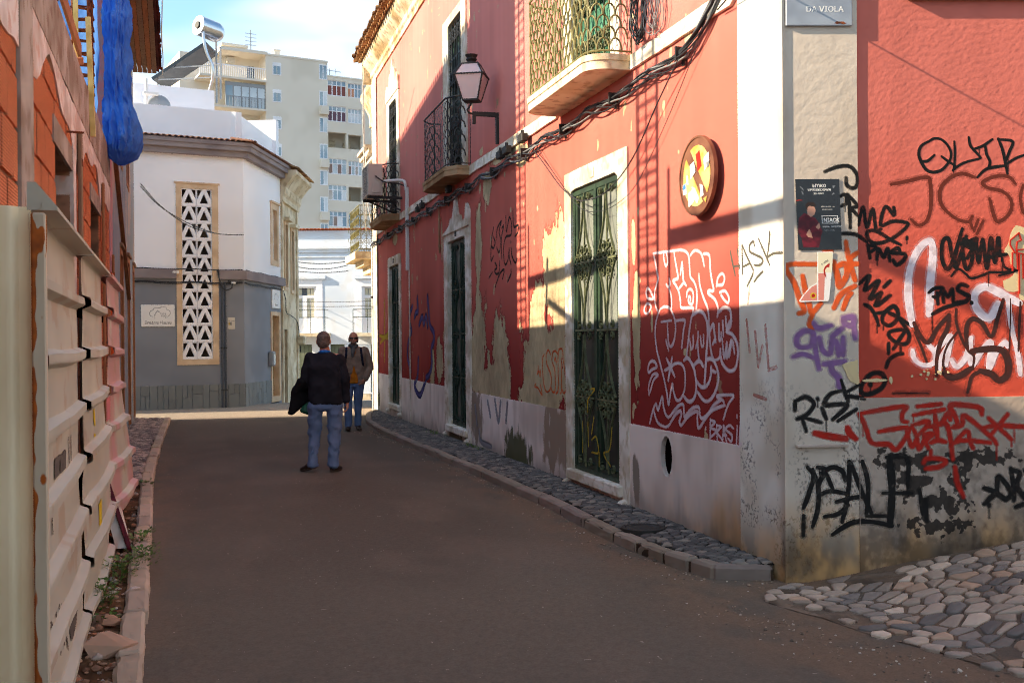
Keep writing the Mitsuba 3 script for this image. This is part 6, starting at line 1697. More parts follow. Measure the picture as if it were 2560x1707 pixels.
for q in bwin:
    a, b, z0, z1 = 1.2 * q[0], 1.2 * q[1], ZB(q[2]), ZB(q[3])
    k2 = obj('balcony_door', M().poly(rect(a, b, z0, z1).difference(rect(a + .05, b - .05, z0, z1 - .05)), -.2, -.06).poly(rect(a - .28, b + .28, z0, z1 + .35).difference(rect(a - .02, b + .02, z0 - 1, z1 + .02)), 0, .03), 'm_white', PB, BL)
    obj('hood', M().box(a - .35, b + .42, z1 + .35, z1 + .5, 0, .14).box(a - .3, b + .36, z1 + .3, z1 + .35, 0, .08), 'm_paleblue', k2, BL)
    obj('lower_panel', M().box(a + .05, b - .05, z0, z0 + .62, -.16, -.1), 'm_white', k2, BL)
    mid = (a + b) / 2
    obj('mullion', M().box(mid - .1, mid + .1, z0, z1 - .42, -.17, -.09).box(a, b, z1 - .47, z1 - .37, -.17, -.085).box(a + .03, a + .1, z0, z1, -.17, -.09).box(b - .1, b - .03, z0, z1, -.17, -.09), 'm_white', k2, BL)
    for s0, s1 in ((a + .1, mid - .1), (mid + .1, b - .1)):
        for r_ in range(4):
            for c_ in range(2):
                z2, w2 = z0 + .64 + r_ * (z1 - .5 - z0 - .64) / 4, (s1 - s0) / 2
                obj('pane', M().box(s0 + c_ * w2 + .012, s0 + (c_ + 1) * w2 - .012, z2 + .012, z2 + (z1 - .5 - z0 - .64) / 4 - .012, -.14, -.13), 'm_panecream', k2, BL)
        obj('glazing_bar', M().box(s0, s1, z0 + .6, z1 - .45, -.15, -.141), 'm_white', k2, BL)
        obj('pane', M().box(s0 + .02, (s0 + s1) / 2 - .015, z1 - .36, z1 - .07, -.14, -.12).box((s0 + s1) / 2 + .015, s1 - .02, z1 - .36, z1 - .07, -.14, -.12), 'm_panecream', k2, BL)
    k2 = obj('balcony', M().box(a - .35, b + .62, ZB(1.73), ZB(1.85), 0, .75), 'm_oldcream', PB, BL)
    rl = M()
    ra, rb = a - .3, b + .5
    for z in (ZB(2.70), ZB(2.42)):
        rl.tube([(ra, z, 0), (ra, z, .7), (rb, z, .7), (rb, z, 0)], .016, 5)
    for u in np.linspace(ra, rb, 4):
        rl.tube([(u, ZB(1.85), .7), (u, ZB(2.7), .7)], .014, 5)
    obj('railing', rl, 'm_green', k2, BL)
mat('m_panecream', worn(lin(196, 190, 166), lin(176, 172, 152), 1.5), .3, .5)
for q in gar:
    a, b = 1.2 * q[0], 1.2 * q[1]
    k2 = obj('garage_door', M().box(a, b, -2, ZB(q[3]), -.25, -.2), 'm_garage', PB, BL)
    for u in np.arange(a + .02, b - .05, .16):
        obj('board', M().box(u, u + .145, -2, ZB(q[3]) - .02, -.2, -.17), 'm_garage', k2, BL)
obj('bollard_rail', M().tube([(1.2 * 1.0, ZB(-.30), 1.2), (1.2 * 2.4, ZB(-.30), 1.2)], .04, 6), 'm_paper', PB, BL)
k = thing('span_wires', 'three dark wires crossing the street in front of the pale blue house', 'wire')
for z0_, dz in ((4.35, .1), (4.22, .16), (4.02, .08)):
    obj('strand', M().tube([(2.4 + 2.0 * t, 36.6 - .6 * t, z0_ - dz * 4 * t * (1 - t) - .05 * t) for t in np.linspace(0, 1, 14)], .013, 5), 'm_cable', k, smooth=True)
k = thing('shadow_wires', 'slack wires strung close above the balconies of the pale blue house', 'wire')
for z0_ in (3.4, 3.2):
    obj('strand', M().tube([(-4 + 9 * t, z0_ - .6 * 4 * t * (1 - t) * .3, 1.2) for t in np.linspace(0, 1, 16)], .012, 5), 'm_cable', k, BL)

# ---------------------------------------------------------------- the house beyond the red one, on the right
PH = thing('sunlit_house', 'sunlit cream house just past the red one, with an ornate balcony sticking out', 'house')
PF = Fr((4.14, 0), (0, 1), (-1, 0))
obj('wall', M().poly(rect(25.0, 28.1, -1, 8.0).difference(rect(26.35, 27.5, 3.9, 6.2)), -.3, 0).box(25, 25.3, -1, 8, -6, -.3).box(27.8, 28.1, -1, 8, -6, -.3), 'm_cornice', PH, PF)
obj('cornice', M().poly(Polygon([(0, 7.3), (.1, 7.3), (.12, 7.6), (.22, 7.8), (.34, 8.0), (.34, 8.15), (0, 8.15)]), 25, 28.1), 'm_cornice', PH, Fr((4.14, 0), (-1, 0), (0, 1)), smooth=25)
k2 = obj('window', M().box(26.35, 27.5, 3.9, 6.2, -.2, -.15), 'm_frost_low', PH, PF)
obj('hood', M().box(26.1, 27.75, 6.3, 6.42, 0, .42).box(26.15, 27.7, 6.42, 6.5, 0, .5).box(26.15, 27.7, 6.18, 6.3, 0, .3).box(26.2, 27.65, 6.0, 6.18, 0, .22), 'm_trim', k2, PF)
k2 = obj('balcony', M().box(25.9, 27.95, 3.62, 3.80, 0, .80).box(26.2, 27.6, 3.3, 3.62, 0, .38).box(26.1, 27.7, 3.48, 3.62, 0, .56), 'm_slab', PH, PF)
rl = M()
for z in (3.86, 4.95):
    rl.tube([(25.95, z, 0), (25.95, z, .68), (27.9, z, .68), (27.9, z, 0)], .014, 5)
for s0, s1, fix in ((0.05, .68, 25.95), (0.05, .68, 27.9)):
    for o_ in np.arange(.1, .68, .14):
        rl.tube([(fix, 3.86, o_), (fix, 4.95, o_)], .008, 4)
        for z in (4.0, 4.25, 4.5, 4.75):
            a = np.linspace(0, 6.28, 10)[:-1]
            rl.tube([(fix, z + .07 * math.sin(t), o_ + .06 * math.cos(t)) for t in a], .008, 4, closed=True)
for u in np.arange(26.1, 27.9, .2):
    rl.tube([(u, 3.86, .68), (u, 4.95, .68)], .008, 4)
    for z in (4.0, 4.3, 4.6, 4.82):
        a = np.linspace(0, 6.28, 10)[:-1]
        rl.tube([(u + .08 * math.cos(t), z + .08 * math.sin(t), .68) for t in a], .008, 4, closed=True)
obj('railing', rl, 'm_iron_ochre', k2, PF)
k = thing('white_cables', 'slack white cables hanging from the far end of the red eave', 'cable')
for P in ([(3.40, 24.75, 8.1), (3.42, 24.85, 6.8), (3.45, 24.95, 5.9), (3.52, 25.2, 5.2), (3.62, 25.9, 4.6)], [(3.42, 24.8, 7.9), (3.45, 24.9, 6.2), (3.42, 25.0, 5.5), (3.47, 25.3, 4.9), (3.62, 25.9, 4.3)], [(3.70, 25.9, 6.3), (3.55, 25.4, 6.0), (3.5, 25.1, 5.5), (3.53, 25.0, 4.9), (3.6, 24.9, 4.4)]):
    obj('cable', M().tube(smooth_line(P, 6), .012, 5), 'm_white_plastic', k, smooth=True)
k = thing('drainpipe', 'white drainpipe at the far corner of the red house', 'pipe')
obj('tube', M().tube([(3.60, 24.72, -.4), (3.60, 24.72, 3.9)], .035, 8), 'm_white_plastic', k, smooth=True)
obj('clip', M().box(3.55, 3.66, 24.66, 24.78, .9, .94).box(3.55, 3.66, 24.66, 24.78, 2.6, 2.64), 'm_iron', k)

# ---------------------------------------------------------------- the tower block in the distance
AP = Fr((6.0, 112.0), (math.cos(math.radians(13)), math.sin(math.radians(13))))
TB = thing('apartment_block', 'tall beige apartment block with glazed balconies in the distance', 'apartment block')
mat('m_block', worn(lin(224, 216, 202), lin(214, 206, 192), .12, dirt=lin(204, 196, 180)), .9, .1)
mat('m_blockglass', worn(lin(120, 146, 164), lin(170, 184, 190), .35), .15, .5)
mat('m_curtain', worn(lin(206, 204, 196), lin(140, 116, 108), .3), .6, .3)
mat('m_curtain_red', lin(130, 76, 70), .6, .3)
mat('m_curtain_orange', lin(196, 140, 112), .6, .3)
mat('m_curtain_plum', lin(104, 78, 92), .6, .3)
mat('m_curtainwhite', worn(lin(216, 222, 226), lin(186, 198, 206), .5), .4, .4)
FL = 2.83
loggia = []
for i in range(8):
    z = 27.86 - FL * i + (.06 if i else 0)
    loggia.append((5.98, 8.03, z, z + 1.66))
    loggia.append((8.25, 9.8, z, z + 1.55))
obj('body', M().poly(rect(-.76, 5.95, -6, 31.3), -12, 0), 'm_block', TB, AP)
obj('wing', M().poly(rect(5.95, 16, -6, 29.85).difference(unary_union([rect(*q) for q in loggia])), -.5, 0).poly(rect(5.95, 16, -6, 29.5), -14, -2.4), 'm_block', TB, AP)
obj('parapet', M().poly(rect(-.8, 5.99, 31.3, 31.5), -12, .06), 'm_block', TB, AP)
obj('wing_parapet', M().poly(rect(5.95, 16, 29.85, 30.0), -12, .06), 'm_block', TB, AP)
obj('left_body', M().poly(rect(-9.0, -.76, -6, 31.3), -12, -2.4), 'm_block', TB, AP)
obj('left_eave', M().poly(rect(-5.4, -.6, 31.3, 31.62), -3.5, .2), 'm_block', TB, AP)
obj('stair_tower', M().poly(rect(-4.7, -2.3, 31.5, 32.3), -8, -2).poly(rect(-4.85, -2.1, 32.3, 32.55), -8.3, -1.7), 'm_block', TB, AP)
for q in ((-.9, -.15, 31.4, 32.1), (.75, 1.36, 31.4, 32.5)):
    obj('chimney', M().poly(rect(*q), -3, -2).poly(rect(q[0] - .08, q[1] + .08, q[3], q[3] + .1), -3.1, -1.9), 'm_block', TB, AP)
for i in range(7):
    z = 29.35 - FL * i
    k2 = obj('window', M().poly(rect(-.03, .88, z, z + 1.32).difference(rect(.05, .80, z + .08, z + .95)), .0, .05), 'm_white', TB, AP)
    obj('pane', M().poly(rect(.05, .39, z + .08, z + .95), .01, .03), 'm_blockglass', k2, AP)
    obj('pane', M().poly(rect(.46, .80, z + .08, z + .95), .01, .03), 'm_blockglass', k2, AP)
rg = np.random.default_rng(21)
for i, q in enumerate(loggia):
    if i in (4, 5, 9):
        obj('recess', M().poly(rect(q[0] + .2, q[1] - .5, q[2], q[3] - .5), -2.3, -2.2), 'm_oldcream', TB, AP)
        continue
    w4 = (q[1] - q[0]) / 4
    cells = [(q[0] + .05 + j * w4, q[0] + (j + 1) * w4 - .04) for j in range(4)]
    k2 = obj('glazed_balcony', M().poly(rect(*q).difference(unary_union([rect(a, b, z0, z1) for a, b in cells for z0, z1 in ((q[2] + .08, q[3] - .58), (q[3] - .5, q[3] - .06))])), -.25, -.08), 'm_white', TB, AP)
    for j, (a, b) in enumerate(cells):
        mm_ = 'm_curtain_red' if i == 0 else ('m_curtain_orange' if j < 2 else 'm_blockglass') if i == 1 else 'm_curtain_plum' if i == 2 else 'm_curtainwhite' if i == 3 else ('m_blockglass', 'm_curtain', 'm_blockglass', 'm_curtainwhite')[rg.integers(4)]
        obj('pane', M().poly(rect(a, b, q[2] + .08, q[3] - .58), -.18, -.15), mm_, k2, AP)
        obj('pane', M().poly(rect(a, b, q[3] - .5, q[3] - .06), -.18, -.15), 'm_blockglass', k2, AP)
for i in range(8):
    z = 29.45 - FL * i
    k2 = obj('corner_window', M().poly(rect(5.03, 5.90, z, z + 1.6).difference(unary_union([rect(5.09, 5.42, z + .08, z + 1.5), rect(5.5, 5.84, z + .08, z + 1.5)])), .0, .04), 'm_white', TB, AP)
    obj('pane', M().poly(rect(5.09, 5.42, z + .08, z + 1.5), .005, .02), 'm_blockglass', k2, AP)
    obj('pane', M().poly(rect(5.5, 5.84, z + .08, z + 1.5), .005, .02), 'm_curtainwhite' if i % 3 else 'm_blockglass', k2, AP)
    if i % 2:
        obj('balcony_box', M().poly(rect(5.0, 5.94, z - .95, z - .05), 0, .5), 'm_block', TB, AP)
for i in range(6):
    z, gl = 28.62 - FL * i - (.2 if i else 0), i % 2 == 1
    k2 = obj('terrace', M().poly(rect(-7.6, -.74, z - .2, z), -2.4, .3), 'm_block', TB, AP)
    if gl:
        u0, u1 = -4.95, -.8
        cells = [(u0 + .08 + j * .83, u0 + .78 + j * .83) for j in range(5)]
        obj('glazing', M().poly(rect(u0, u1, z, z + 2.6).difference(unary_union([rect(a, b, z + .1, z + 2.2) for a, b in cells])), -.2, -.1), 'm_steelgrey', k2, AP)
        for a, b in cells:
            obj('pane', M().poly(rect(a, b, z + .1, z + 2.2), -.17, -.13), 'm_curtainwhite' if rg.uniform() < .8 else 'm_blockglass', k2, AP)
        obj('railing', M().poly(unary_union([rect(u0, u1, z + 1.02, z + 1.1)] + [rect(u, u + .05, z, z + 1.05) for u in np.arange(u0, u1, .33)]), .15, .22), 'm_steelgrey', k2, AP)
    else:
        obj('railing', M().poly(unary_union([rect(-7.6, -.8, z + 1.1, z + 1.2)] + [rect(u, u + .06, z, z + 1.12) for u in np.arange(-7.6, -.8, .2)]), .18, .25), 'm_white', k2, AP)
        obj('door', M().poly(rect(-2.1, -1.34, z, z + 1.9), -2.4, -2.3), 'm_darkglass', k2, AP)
obj('wall_unit', M().poly(rect(-4.3, -3.5, 30.5, 31.15), -2.4, -1.8), 'm_ac', TB, AP)
k = thing('roof_antenna', 'thin television antenna on the roof of the apartment block', 'antenna', 'antennas on the apartment block')
an = M().tube([(-1.5, 31.4, -3), (-1.5, 34.6, -3)], .05, 4)
for z in (34.2, 33.8, 33.4, 33.0):
    an.bar((-2.1, z, -3), (-.9, z, -3), .04, .04)
obj('mast', an, 'm_cable_grey', k, AP)
k = thing('roof_antenna', 'small antenna at the step in the roof of the apartment block', 'antenna', 'antennas on the apartment block')
an = M().tube([(6.9, 29.9, -2), (6.9, 31.3, -2)], .04, 4)
an.bar((6.2, 31.1, -2), (8.2, 31.0, -2), .05, .05).bar((7.6, 30.7, -2), (7.6, 31.3, -2), .04, .04)
obj('mast', an, 'm_cable_grey', k, AP)


# ---------------------------------------------------------------- the two men
from manifold3d import Manifold


def ball(c, r):
    r = np.broadcast_to(np.asarray(r, float), (3,))
    return Manifold.sphere(1.0, 20).scale(r.tolist()).translate(list(map(float, c)))


def chain(pts, rs):
    return [Manifold.batch_hull([ball(pts[i], rs[i]), ball(pts[i + 1], rs[i + 1])]) for i in range(len(pts) - 1)]


def hullof(*bs):
    return Manifold.batch_hull(list(bs))


def flesh(parts, edge=.022, it=8, wrinkle=0.0, seed=0, fold=(6, 6, 14)):
    m = Manifold.batch_boolean(parts, manifold3d.OpType.Add).refine_to_length(edge)
    me = m.to_mesh()
    t = trimesh.Trimesh(me.vert_properties[:, :3], me.tri_verts, process=True)
    trimesh.smoothing.filter_taubin(t, .5, .53, it)
    if wrinkle:
        v = np.array(t.vertices)
        w = meshkit.fbm(v * np.array(fold) + seed * 5.1, 3, seed) - .5
        t = trimesh.Trimesh(v + t.vertex_normals * (w * wrinkle)[:, None], t.faces, process=False)
    return t


def hand(wrist, d, side, palm_n, curl=.6, s=1.0):
    """palm and five fingers of their own; d: pointing direction, palm_n: where the palm faces, side: towards the thumb"""
    w, d, sd, n = (np.asarray(x, float) for x in (wrist, d, side, palm_n))
    out = [hullof(ball(w, .024 * s), ball(w + d * .045 * s + sd * .02 * s, .017 * s), ball(w + d * .085 * s + sd * .028 * s, .014 * s), ball(w + d * .085 * s - sd * .028 * s, .013 * s))]
    for i, ln in enumerate((.072, .08, .074, .058)):
        b = w + d * .088 * s + sd * (.030 - .02 * i) * s
        p = [b]
        for k in range(3):
            a = curl * (k + .6)
            p.append(p[-1] + (d * math.cos(a) + n * math.sin(a)) * ln * s * (.42, .32, .26)[k])
        out += chain(p, [.0095 * s, .009 * s, .0082 * s, .0072 * s])
    b = w + d * .025 * s + sd * .022 * s
    p1_ = b + (d * .6 + sd * .75 + n * .2) * .04 * s
    out += chain([b, p1_, p1_ + (d * .85 + sd * .1 + n * .45) * .03 * s, p1_ + (d * .8 - sd * .1 + n * .7) * .052 * s], [.013 * s, .0105 * s, .0095 * s, .008 * s])
    return out


def head_parts(c, fwd, s=1.0):
    """a head about .24 m tall looking along fwd (local +y or -y)"""
    c, f = np.asarray(c, float), np.array([0, fwd, 0.0])
    x = np.array([1.0, 0, 0])
    z = np.array([0, 0, 1.0])
    P = [ball(c + z * .025 * s - f * .008, (.078 * s, .098 * s, .098 * s)), hullof(ball(c - z * .02 * s + f * .025, (.066 * s, .066 * s, .07 * s)), ball(c - z * .082 * s + f * .055 * s, (.038 * s, .03 * s, .026 * s))),
         hullof(ball(c + z * .01 + f * .092 * s, .012 * s), ball(c - z * .028 * s + f * .112 * s, .014 * s)), ball(c - z * .055 * s + f * .088 * s, (.026 * s, .014 * s, .012 * s)), ball(c + z * .032 * s + f * .082 * s, (.05 * s, .018 * s, .012 * s))]
    for sg in (-1, 1):
        P.append(ball(c + x * sg * .080 * s - z * .005 - f * .008, (.012 * s, .022 * s, .034 * s)))
        P.append(ball(c + x * sg * .032 * s + z * .012 * s + f * .078 * s, (.014 * s, .012 * s, .010 * s)))
    return P


mat('m_skin', worn(lin(196, 138, 112), lin(176, 116, 94), 14.0), .55, .35)
mat('m_hair_grey', worn(lin(112, 98, 90), lin(84, 70, 64), 40.0), .8, .2)
mat('m_navy', worn(lin(38, 38, 46), lin(30, 30, 37), 9.0), .9, .15)
mat('m_blackcoat', worn(lin(22, 22, 27), lin(17, 17, 20), 9.0), .85, .2)
mat('m_jeans', lambda p, n, uv: mix(lin(84, 104, 140), lin(112, 130, 162), fbm(p.x * 7, p.y * 7, p.z * 4, 3)) * (.9 + .2 * noise(p.x * 260, p.y * 260, p.z * 90)), .9, .1)
mat('m_jeans_dark', lambda p, n, uv: mix(lin(72, 96, 136), lin(98, 122, 160), fbm(p.x * 7, p.y * 7, p.z * 4, 3)) * (.9 + .2 * noise(p.x * 260, p.y * 260, p.z * 90)), .9, .1)
mat('m_leather', lin(46, 34, 30), .5, .4)
mat('m_sole', lin(84, 72, 64), .8, .2)
mat('m_blueshirt', lin(44, 110, 190), .7, .2)
mat('m_tan', worn(lin(146, 128, 114), lin(126, 110, 98), 9.0), .9, .1)
mat('m_mustard', worn(lin(188, 116, 34), lin(160, 94, 28), 9.0), .9, .1)
mat('m_scarf', worn(lin(104, 106, 106), lin(78, 82, 84), 12.0), .95, .1)
mat('m_strap', lin(26, 30, 48), .7, .2)
mat('m_greenbag', worn(lin(24, 96, 72), lin(16, 70, 54), 9.0), .5, .4)


class Man:
    def __init__(s, label, base, yaw, scale):
        s.k = thing('person', label, 'person', 'men walking in the lane')
        a = yaw
        s.e = np.array([math.cos(a), -math.sin(a), 0])
        s.d = np.array([math.sin(a), math.cos(a), 0])
        s.b, s.s = np.asarray(base, float), scale

    def add(s, name, t, m, smooth=True, label=None):
        v = np.array(t.vertices) * s.s
        w = s.b + v[:, :1] * s.e + v[:, 1:2] * s.d + v[:, 2:] * np.array([0, 0, 1.0])
        return obj(name, trimesh.Trimesh(w, t.faces, process=False), m, s.k, smooth=smooth, label=label)


def shoe(a, toe_dir, toe_lift=0.0, heel_lift=0.0):
    a, t = np.asarray(a, float), np.array([*toe_dir, 0.0])
    t /= np.linalg.norm(t)
    return [hullof(ball(a + [0, 0, .05 + heel_lift], (.042, .042, .045)), ball(a + t * .09 + [0, 0, .038 + heel_lift * .6 + toe_lift * .4], (.045, .045, .034))),
            hullof(ball(a + t * .08 + [0, 0, .036 + heel_lift * .5 + toe_lift * .5], (.045, .045, .034)), ball(a + t * .185 + [0, 0, .03 + toe_lift], (.036, .036, .026)))], \
           [hullof(ball(a - t * .03 + [0, 0, .012 + heel_lift], (.03, .03, .011)), ball(a + t * .1 + [0, 0, .012 + heel_lift * .3 + toe_lift * .5], (.044, .044, .011)), ball(a + t * .20 + [0, 0, .012 + toe_lift], (.03, .03, .011)))]


# the man walking away in a dark jacket
A = Man('man in a navy jacket walking away with a dark coat over his left arm', (1.30, 13.1, float(ground_z(1.3, 13.1))), YAW - .08, 1.0)
hip = [(-.095, 0, .90), (.105, 0, .90)]
kneeL, kneeR = (-.132, .04, .50), (.112, .02, .48)
ankL, ankR = (-.15, -.03, .12), (.092, .0, .10)
shL, shR = (-.185, 0, 1.40), (.19, 0, 1.40)
elL, wrL = (-.27, .0, 1.12), (-.23, .24, 1.02)
elR, wrR = (.262, -.02, 1.13), (.272, .03, .875)
bd = [hullof(ball((-.09, 0, .93), (.10, .10, .1)), ball((.09, 0, .93), (.10, .10, .1))), hullof(ball((0, 0, .95), (.16, .11, .1)), ball((0, 0, 1.3), (.17, .11, .12))), hullof(ball(shL, .06), ball(shR, .06), ball((0, 0, 1.42), .07))]
bd += chain([(0, 0, 1.40), (0, .01, 1.52)], [.065, .062]) + head_parts((-.012, .02, 1.62), 1)
for h_, k_, a_ in ((hip[0], kneeL, ankL), (hip[1], kneeR, ankR)):
    bd += chain([h_, k_, a_], [.085, .055, .038])
bd += chain([shL, elL, wrL], [.055, .042, .028]) + chain([shR, elR, wrR], [.055, .042, .028])
bd += hand(wrL, (.05, .98, -.1), (-.2, 0, .98), (1, 0, -.2), .5) + hand(wrR, (.0, .1, -1), (.0, 1, .1), (-1, 0, 0), .55)
A.add('body', flesh(bd, .012, 4), 'm_skin')
hr = [ball((-.012, .002, 1.655), (.084, .098, .092)), ball((-.012, -.03, 1.60), (.078, .062, .075))]
A.add('hair', flesh(hr, .012, 4, .004, 1, (60, 60, 60)), 'm_hair_grey')
jk = [hullof(ball((-.10, 0, .87), (.115, .125, .06)), ball((.115, 0, .87), (.115, .125, .06)), ball((-.09, .0, 1.05), (.13, .135, .1)), ball((.10, .0, 1.05), (.13, .135, .1))),
      hullof(ball((-.09, 0, 1.02), (.125, .135, .1)), ball((.10, .0, 1.02), (.125, .135, .1)), ball((-.12, -.01, 1.30), (.11, .13, .1)), ball((.125, -.01, 1.30), (.11, .13, .1))),
      hullof(ball((-.12, -.01, 1.30), (.11, .13, .1)), ball((.125, -.01, 1.30), (.11, .13, .1)), ball((-.17, 0, 1.385), (.068, .08, .07)), ball((.175, 0, 1.385), (.068, .08, .07)), ball((0, 0, 1.46), (.075, .07, .045)))]
jk += chain([shL, elL, wrL], [.083, .07, .052]) + chain([(.19, 0, 1.385), elR, (.268, .03, .90)], [.083, .07, .055])
_j = flesh(jk, .02, 6, .045, 4, (8, 8, 9))
_j.vertices = np.array(_j.vertices) * [.95, .95, 1]
A.add('jacket', _j, 'm_navy')
A.add('shirt_collar', flesh([hullof(ball((-.045, 0, 1.485), (.03, .05, .022)), ball((.045, 0, 1.485), (.03, .05, .022)), ball((0, -.055, 1.495), (.05, .02, .022)))], .012, 3), 'm_blueshirt', label='bright blue shirt collar')
tr = [hullof(ball((-.085, 0, .90), (.112, .115, .09)), ball((.095, 0, .90), (.112, .115, .09)), ball((-.09, 0, .80), (.10, .105, .05)), ball((.10, 0, .80), (.10, .105, .05)))]
tr += chain([(-.115, 0, .82), kneeL, (-.15, -.005, .20), (-.15, -.02, .085)], [(.100, .105, .09), (.076, .082, .08), (.062, .074, .06), (.066, .078, .03)])
tr += chain([(.12, 0, .82), kneeR, (.098, .0, .18), (.095, -.005, .075)], [(.103, .105, .09), (.082, .085, .08), (.068, .078, .06), (.07, .08, .03)])
A.add('jeans', flesh(tr, .018, 6, .05, 7, (10, 10, 13)), 'm_jeans')
for a_, td, tl, hl in (((-.15, -.03, 0), (-.75, .66), .0, .05), ((.092, .0, 0), (.35, .94), 0, .0)):
    up, so = shoe(a_, td, tl, hl)
    q = A.add('shoe', flesh(up, .012, 4), 'm_leather')
    v = flesh(so, .012, 2)
    w = A.b + np.array(v.vertices)[:, :1] * A.e + np.array(v.vertices)[:, 1:2] * A.d + np.array(v.vertices)[:, 2:] * np.array([0, 0, 1.0])
    obj('sole', trimesh.Trimesh(w, v.faces, process=False), 'm_sole', q, smooth=True)
k = thing('coat', 'black coat draped over the left forearm of the man walking away', 'coat')
ct = [hullof(ball((-.27, .02, 1.12), (.075, .09, .045)), ball((-.25, .22, 1.06), (.075, .08, .045)), ball((-.36, .06, .98), (.05, .10, .06)), ball((-.34, .22, .95), (.05, .08, .06))),
      hullof(ball((-.34, .06, 1.02), (.06, .10, .06)), ball((-.33, .22, .98), (.05, .08, .06)), ball((-.425, .06, .74), (.035, .06, .03)), ball((-.36, .20, .80), (.05, .06, .04)), ball((-.27, .12, .87), (.05, .08, .04))),
      hullof(ball((-.20, .2, 1.05), (.05, .08, .05)), ball((-.18, .16, .88), (.05, .08, .05)), ball((-.28, .14, .92), (.06, .09, .05)))]
t = flesh(ct, .018, 6, .05, 9, (9, 9, 5))
v = np.array(t.vertices)
obj('cloth', trimesh.Trimesh(A.b + v[:, :1] * A.e + v[:, 1:2] * A.d + v[:, 2:] * np.array([0, 0, 1.0]), t.faces, process=False), 'm_blackcoat', k, smooth=True)
k = thing('carrier_bag', 'green plastic carrier bag held below the draped black coat', 'bag')
t = flesh([hullof(ball((-.22, .12, .86), (.03, .03, .03)), ball((-.25, .10, .76), (.07, .06, .05)), ball((-.19, .10, .75), (.06, .06, .05)))], .015, 4, .03, 3, (20, 20, 12))
v = np.array(t.vertices)
obj('sack', trimesh.Trimesh(A.b + v[:, :1] * A.e + v[:, 1:2] * A.d + v[:, 2:] * np.array([0, 0, 1.0]), t.faces, process=False), 'm_greenbag', k, smooth=True)

# the man coming towards the camera
B = Man('bald man in sunglasses and a tan jacket walking towards the camera', (2.50, 19.75, float(ground_z(2.5, 19.75))), YAW - .2, 1.065)
hip = [(-.085, 0, .90), (.085, 0, .90)]
kneeL, kneeR = (-.105, -.05, .48), (.075, .0, .49)
ankL, ankR = (-.10, -.08, .10), (.07, .05, .10)
shL, shR = (-.19, 0, 1.41), (.19, 0, 1.41)
elL, wrL = (-.285, .02, 1.12), (-.20, -.10, .93)
elR, wrR = (.29, .02, 1.12), (.195, -.10, .92)
bd = [hullof(ball((-.08, 0, .93), (.10, .10, .1)), ball((.08, 0, .93), (.10, .10, .1))), hullof(ball((0, 0, .95), (.15, .11, .1)), ball((0, 0, 1.3), (.165, .11, .12))), hullof(ball(shL, .06), ball(shR, .06), ball((0, 0, 1.43), .07))]
bd += chain([(0, 0, 1.40), (0, -.01, 1.53)], [.06, .058]) + head_parts((-.0, -.02, 1.62), -1)
for h_, k_, a_ in ((hip[0], kneeL, ankL), (hip[1], kneeR, ankR)):
    bd += chain([h_, k_, a_], [.085, .055, .038])
bd += chain([shL, elL, wrL], [.055, .042, .028]) + chain([shR, elR, wrR], [.055, .042, .028])
bd += hand(wrL, (.55, -.2, -.8), (.1, -1, .2), (1, .1, .5), .4) + hand(wrR, (-.55, -.2, -.8), (-.1, -1, .2), (-1, .1, .5), .4)
B.add('body', flesh(bd, .012, 4), 'm_skin')
hr = [ball((-.072, .02, 1.60), (.016, .05, .05)), ball((.072, .02, 1.60), (.016, .05, .05)), ball((0, .055, 1.60), (.07, .035, .05))]
B.add('hair', flesh(hr, .012, 3), 'm_hair_grey')
bd2 = [hullof(ball((-.04, -.085, 1.565), (.022, .02, .02)), ball((.04, -.085, 1.565), (.022, .02, .02)), ball((0, -.085, 1.535), (.035, .025, .02)))]
B.add('beard', flesh(bd2, .012, 3, .004, 2, (80, 80, 80)), 'm_hair_grey')
gl = B.add('sunglasses', flesh([hullof(ball((-.05, -.105, 1.633), (.02, .008, .015)), ball((-.018, -.115, 1.633), (.018, .008, .016))), hullof(ball((.05, -.105, 1.633), (.02, .008, .015)), ball((.018, -.115, 1.633), (.018, .008, .016))),
                           hullof(ball((-.02, -.116, 1.64), .005), ball((.02, -.116, 1.64), .005)), hullof(ball((-.07, -.095, 1.64), .005), ball((-.082, .0, 1.63), .005)), hullof(ball((.07, -.095, 1.64), .005), ball((.082, .0, 1.63), .005))], .01, 2), 'm_darkglass')
jk = [hullof(ball((-.115, .0, .84), (.085, .12, .05)), ball((-.06, .04, .84), (.06, .09, .05)), ball((-.13, -.0, 1.06), (.085, .12, .08)), ball((-.03, .03, 1.06), (.06, .10, .08))),
      hullof(ball((.115, .0, .84), (.085, .12, .05)), ball((.06, .04, .84), (.06, .09, .05)), ball((.13, -.0, 1.06), (.085, .12, .08)), ball((.03, .03, 1.06), (.06, .10, .08))),
      hullof(ball((-.11, 0, 1.05), (.10, .13, .08)), ball((.11, 0, 1.05), (.10, .13, .08)), ball((-.12, 0, 1.31), (.105, .13, .09)), ball((.12, 0, 1.31), (.105, .13, .09))),
      hullof(ball((-.12, 0, 1.31), (.105, .13, .09)), ball((.12, 0, 1.31), (.105, .13, .09)), ball((-.175, 0, 1.395), (.066, .078, .066)), ball((.175, 0, 1.395), (.066, .078, .066)), ball((0, .01, 1.45), (.08, .07, .04)))]
jk += chain([shL, elL, wrL], [.08, .066, .055]) + chain([shR, elR, wrR], [.08, .066, .055])
B.add('jacket', flesh(jk, .02, 5, .03, 14, (9, 9, 8)), 'm_tan')
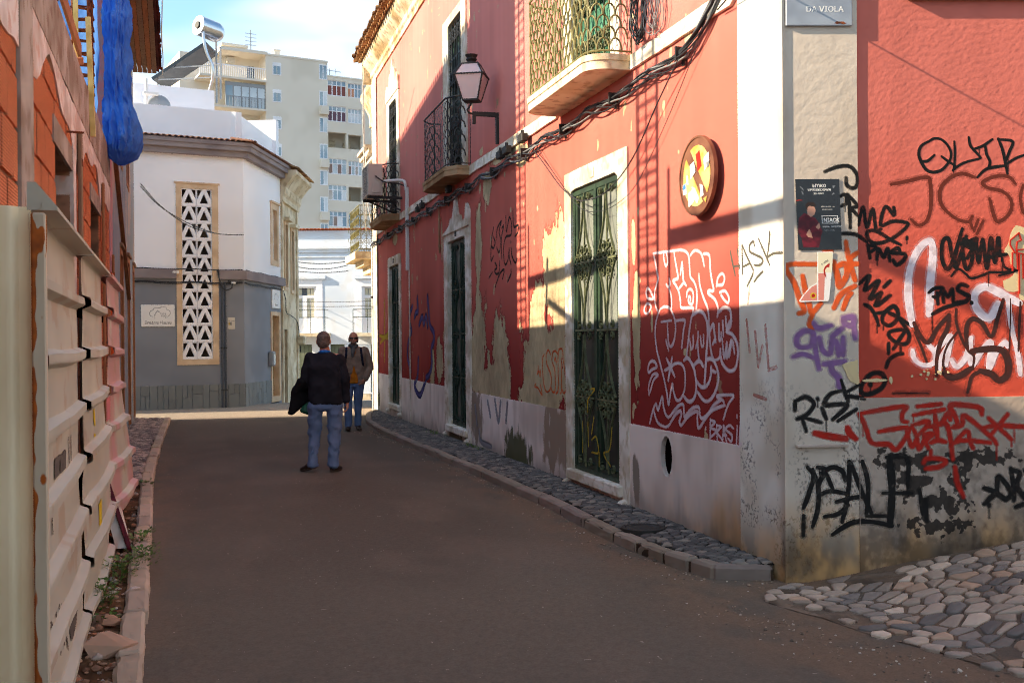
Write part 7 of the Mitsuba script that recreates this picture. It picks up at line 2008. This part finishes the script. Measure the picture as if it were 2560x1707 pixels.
B.add('jumper', flesh([hullof(ball((-.035, -.085, .86), (.05, .045, .03)), ball((.04, -.085, .86), (.05, .045, .03)), ball((.0, -.10, 1.12), (.012, .04, .03))), hullof(ball((0, -.10, 1.40), (.035, .035, .03)), ball((0, -.105, 1.30), (.02, .03, .03)))], .018, 3), 'm_mustard')
B.add('scarf', flesh(chain([(-.055, -.0, 1.50), (-.03, -.075, 1.49), (.03, -.075, 1.48), (.055, 0, 1.50), (0, .05, 1.51), (-.055, 0, 1.50)], [.035] * 6) + chain([(-.01, -.09, 1.47), (-.015, -.125, 1.38), (-.02, -.13, 1.32)], [.035, .035, .026]), .014, 4, .012, 5, (20, 20, 20)), 'm_scarf')
for sg in (-1, 1):
    B.add('backpack_strap', flesh(chain([(sg * .125, .08, 1.45), (sg * .125, -.04, 1.46), (sg * .135, -.135, 1.34), (sg * .155, -.13, 1.2), (sg * .17, -.06, 1.08)], [.02] * 5), .014, 3), 'm_strap')
tr = [hullof(ball((-.08, 0, .90), (.105, .11, .08)), ball((.08, 0, .90), (.105, .11, .08)), ball((-.08, 0, .80), (.095, .10, .05)), ball((.08, 0, .80), (.095, .10, .05)))]
tr += chain([(-.09, 0, .82), kneeL, (-.10, -.075, .16), (-.10, -.075, .09)], [(.096, .1, .09), (.072, .076, .08), (.06, .066, .06), (.062, .07, .03)])
tr += chain([(.09, 0, .82), kneeR, (.072, .04, .16), (.07, .045, .09)], [(.096, .1, .09), (.072, .076, .08), (.06, .066, .06), (.062, .07, .03)])
B.add('jeans', flesh(tr, .018, 6, .035, 17, (11, 11, 12)), 'm_jeans_dark')
for a_, td, tl, hl in (((-.10, -.07, 0), (-.15, -1), .03, .0), ((.07, .05, 0), (.12, -1), 0, .02)):
    up, so = shoe(a_, td, tl, hl)
    q = B.add('shoe', flesh(up, .012, 4), 'm_leather')
    v = flesh(so, .012, 2)
    vv = np.array(v.vertices) * B.s
    obj('sole', trimesh.Trimesh(B.b + vv[:, :1] * B.e + vv[:, 1:2] * B.d + vv[:, 2:] * np.array([0, 0, 1.0]), v.faces, process=False), 'm_sole', q, smooth=True)
